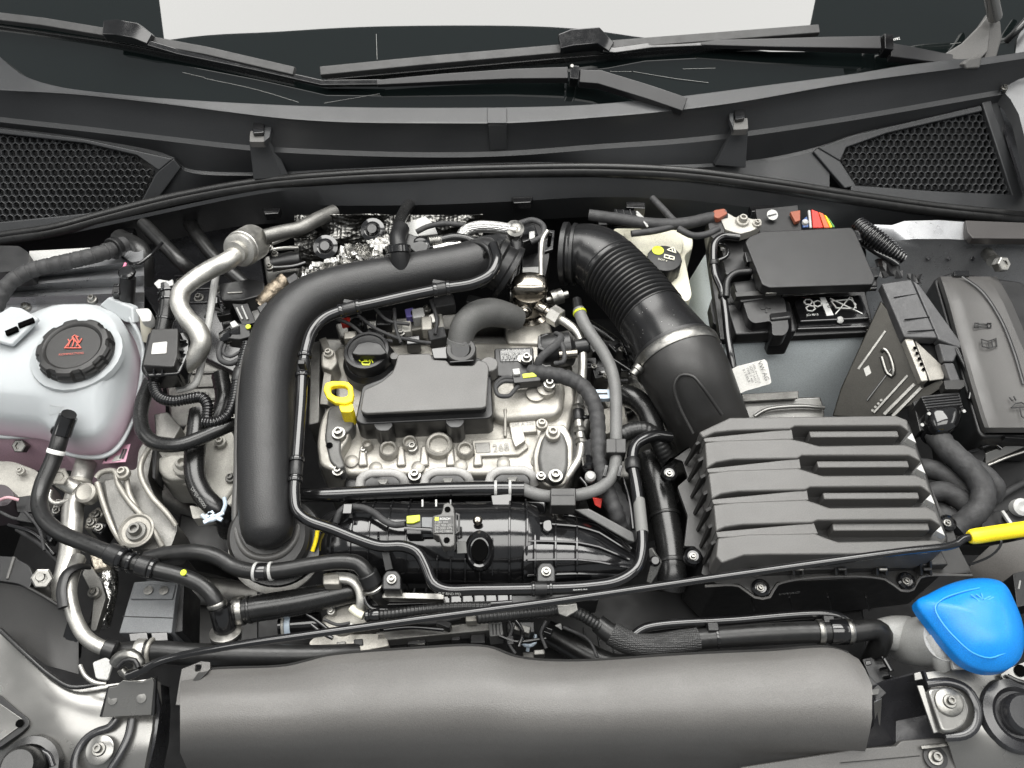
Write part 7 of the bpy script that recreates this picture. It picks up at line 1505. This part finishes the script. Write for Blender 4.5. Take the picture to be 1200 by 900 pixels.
# ================================================================ deep parts half seen in the gaps
deep = [('subframe_beam', 'dark steel beam deep below the lower left hoses', 'beam', [(215, 690, -.22), (300, 700, -.22), (400, 720, -.22)], 16, AD),
        ('drive_shaft', 'dull grey shaft deep between charge pipe and coolant tank', 'shaft', [(190, 575, -.2), (230, 600, -.2), (290, 640, -.2)], 14, AD),
        ('brake_line', 'thin bright brake line on the dark bulkhead at left', 'brake line', [(205, 300, -.05), (222, 330, -.07), (218, 370, -.09), (240, 420, -.1)], 2.4, AS),
        ('refrigerant_hose', 'black hose end behind the thin white pipe', 'hose', [(258, 440, -.09), (262, 470, -.09), (250, 500, -.1)], 10, RB),
        ('bulkhead_hose', 'dark hose crossing low behind the silencer', 'hose', [(222, 262, -.07), (250, 300, -.07), (300, 345, -.08), (330, 380, -.09)], 8, RM),
        ('selector_cable', 'black gear cable under the bellows', 'cable', [(690, 380, -.08), (720, 400, -.08), (750, 430, -.09)], 6, RB),
        ('clutch_line', 'thin grey line beside the gearbox casting', 'pipe', [(700, 400, -.09), (730, 425, -.08), (760, 450, -.08)], 3, AS),
        ('lower_coolant_hose', 'black hose deep below the woven sleeve hose', 'hose', [(640, 740, -.15), (720, 780, -.15), (760, 775, -.15)], 14, RM),
        ('lamp_cable', 'thin cable deep at the lower left headlamp', 'cable', [(20, 620, -.12), (50, 640, -.12), (70, 660, -.13)], 3, TP),
        ('wing_cable', 'dark cable deep at the right edge below the strip', 'cable', [(1150, 600, -.085), (1175, 580, -.08), (1210, 560, -.08)], 4, TP)]
for n_, l_, c_, p_, r_, m_ in deep: tag(tube(n_, p_, r_, m_), l_, c_)
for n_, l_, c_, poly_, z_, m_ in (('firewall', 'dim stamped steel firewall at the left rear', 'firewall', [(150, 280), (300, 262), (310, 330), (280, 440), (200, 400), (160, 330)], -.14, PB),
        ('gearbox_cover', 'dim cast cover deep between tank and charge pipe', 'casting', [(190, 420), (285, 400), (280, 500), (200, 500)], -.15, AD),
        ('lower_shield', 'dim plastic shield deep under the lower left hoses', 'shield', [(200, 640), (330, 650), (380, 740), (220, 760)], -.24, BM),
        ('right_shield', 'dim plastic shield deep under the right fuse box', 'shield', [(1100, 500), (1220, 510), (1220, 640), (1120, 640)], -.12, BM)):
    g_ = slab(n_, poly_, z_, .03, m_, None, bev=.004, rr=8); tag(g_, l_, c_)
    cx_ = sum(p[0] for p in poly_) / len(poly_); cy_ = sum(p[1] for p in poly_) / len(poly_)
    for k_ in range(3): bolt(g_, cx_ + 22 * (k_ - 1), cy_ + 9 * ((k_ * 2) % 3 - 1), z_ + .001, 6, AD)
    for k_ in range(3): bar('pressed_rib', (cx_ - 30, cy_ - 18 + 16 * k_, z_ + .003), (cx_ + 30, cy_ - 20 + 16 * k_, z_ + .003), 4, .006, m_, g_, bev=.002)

for n_, l_, at_, wires, plugs in (
    ('wiring_loom', 'tangle of thin wires and clips behind the front cover dip', (630, 745, -.08), [[(590, 720), (600, 735), (596, 752), (604, 766)], [(600, 722), (612, 740), (608, 758)], [(640, 728), (634, 742), (640, 760)], [(585, 745), (605, 752), (640, 748)], [(660, 735), (690, 750), (700, 770)]], [(612, 736, 18, 8, AD), (640, 738, 14, 7, BG), (598, 750, 8, 10, BP), (632, 764, 12, 6, AD)]),
    ('wiring_loom', 'thin wires and a plug under the left of the coolant tank', (40, 610, -.1), [[(0, 600), (20, 608), (44, 604), (60, 620)], [(10, 615), (40, 625), (64, 650)], [(30, 600), (46, 620), (52, 645)]], [(30, 606, 20, 12, BP), (58, 628, 10, 14, BG)]),
    ('wiring_loom', 'thin cables and clips between grey hose and intake duct', (715, 430, -.07), [[(690, 392), (705, 400), (730, 404), (748, 414)], [(696, 410), (716, 420), (742, 436)], [(700, 440), (712, 446), (736, 446)], [(728, 400), (736, 420), (738, 440)]], [(712, 404, 22, 14, BP), (734, 428, 14, 18, BG), (704, 424, 10, 20, BP), (748, 420, 8, 8, ST)]),
    ('wiring_loom', 'dusty wires and clips left of the turbocharger', (285, 345, -.06), [[(250, 340), (262, 350), (285, 348)], [(262, 362), (270, 356), (292, 358)], [(240, 372), (252, 362), (262, 366)]], [(262, 366, 18, 10, BP), (250, 352, 12, 12, BG), (296, 352, 8, 14, AL)]),
    ('wiring_loom', 'small wires and fittings at the water pump behind the prop rod', (470, 735, -.07), [[(440, 728), (470, 726), (500, 730), (540, 724)], [(450, 738), (480, 735), (520, 738)], [(380, 726), (395, 732), (410, 730)]], [(466, 728, 12, 8, AD), (520, 730, 16, 7, BP), (552, 724, 12, 8, AL)])):
    t_ = thing(n_, l_, 'wiring', at_, 'thin wire looms in the gaps')
    for k_, p_ in enumerate(wires): tube('wire', [(x, y, at_[2] + .01 + .004 * (k_ % 3)) for x, y in p_], 2.0 + .5 * (k_ % 2), (TP, BG)[k_ % 2], t_, seg=8, step=.004)
    for x, y, a_, b2_, m_ in plugs: box('plug', (x, y, at_[2] + .012), a_, b2_, .014, m_, t_, rot=(x * 7) % 40 - 20, bev=.0015)

if __name__ == '__main__':
    bpy.context.view_layer.update()
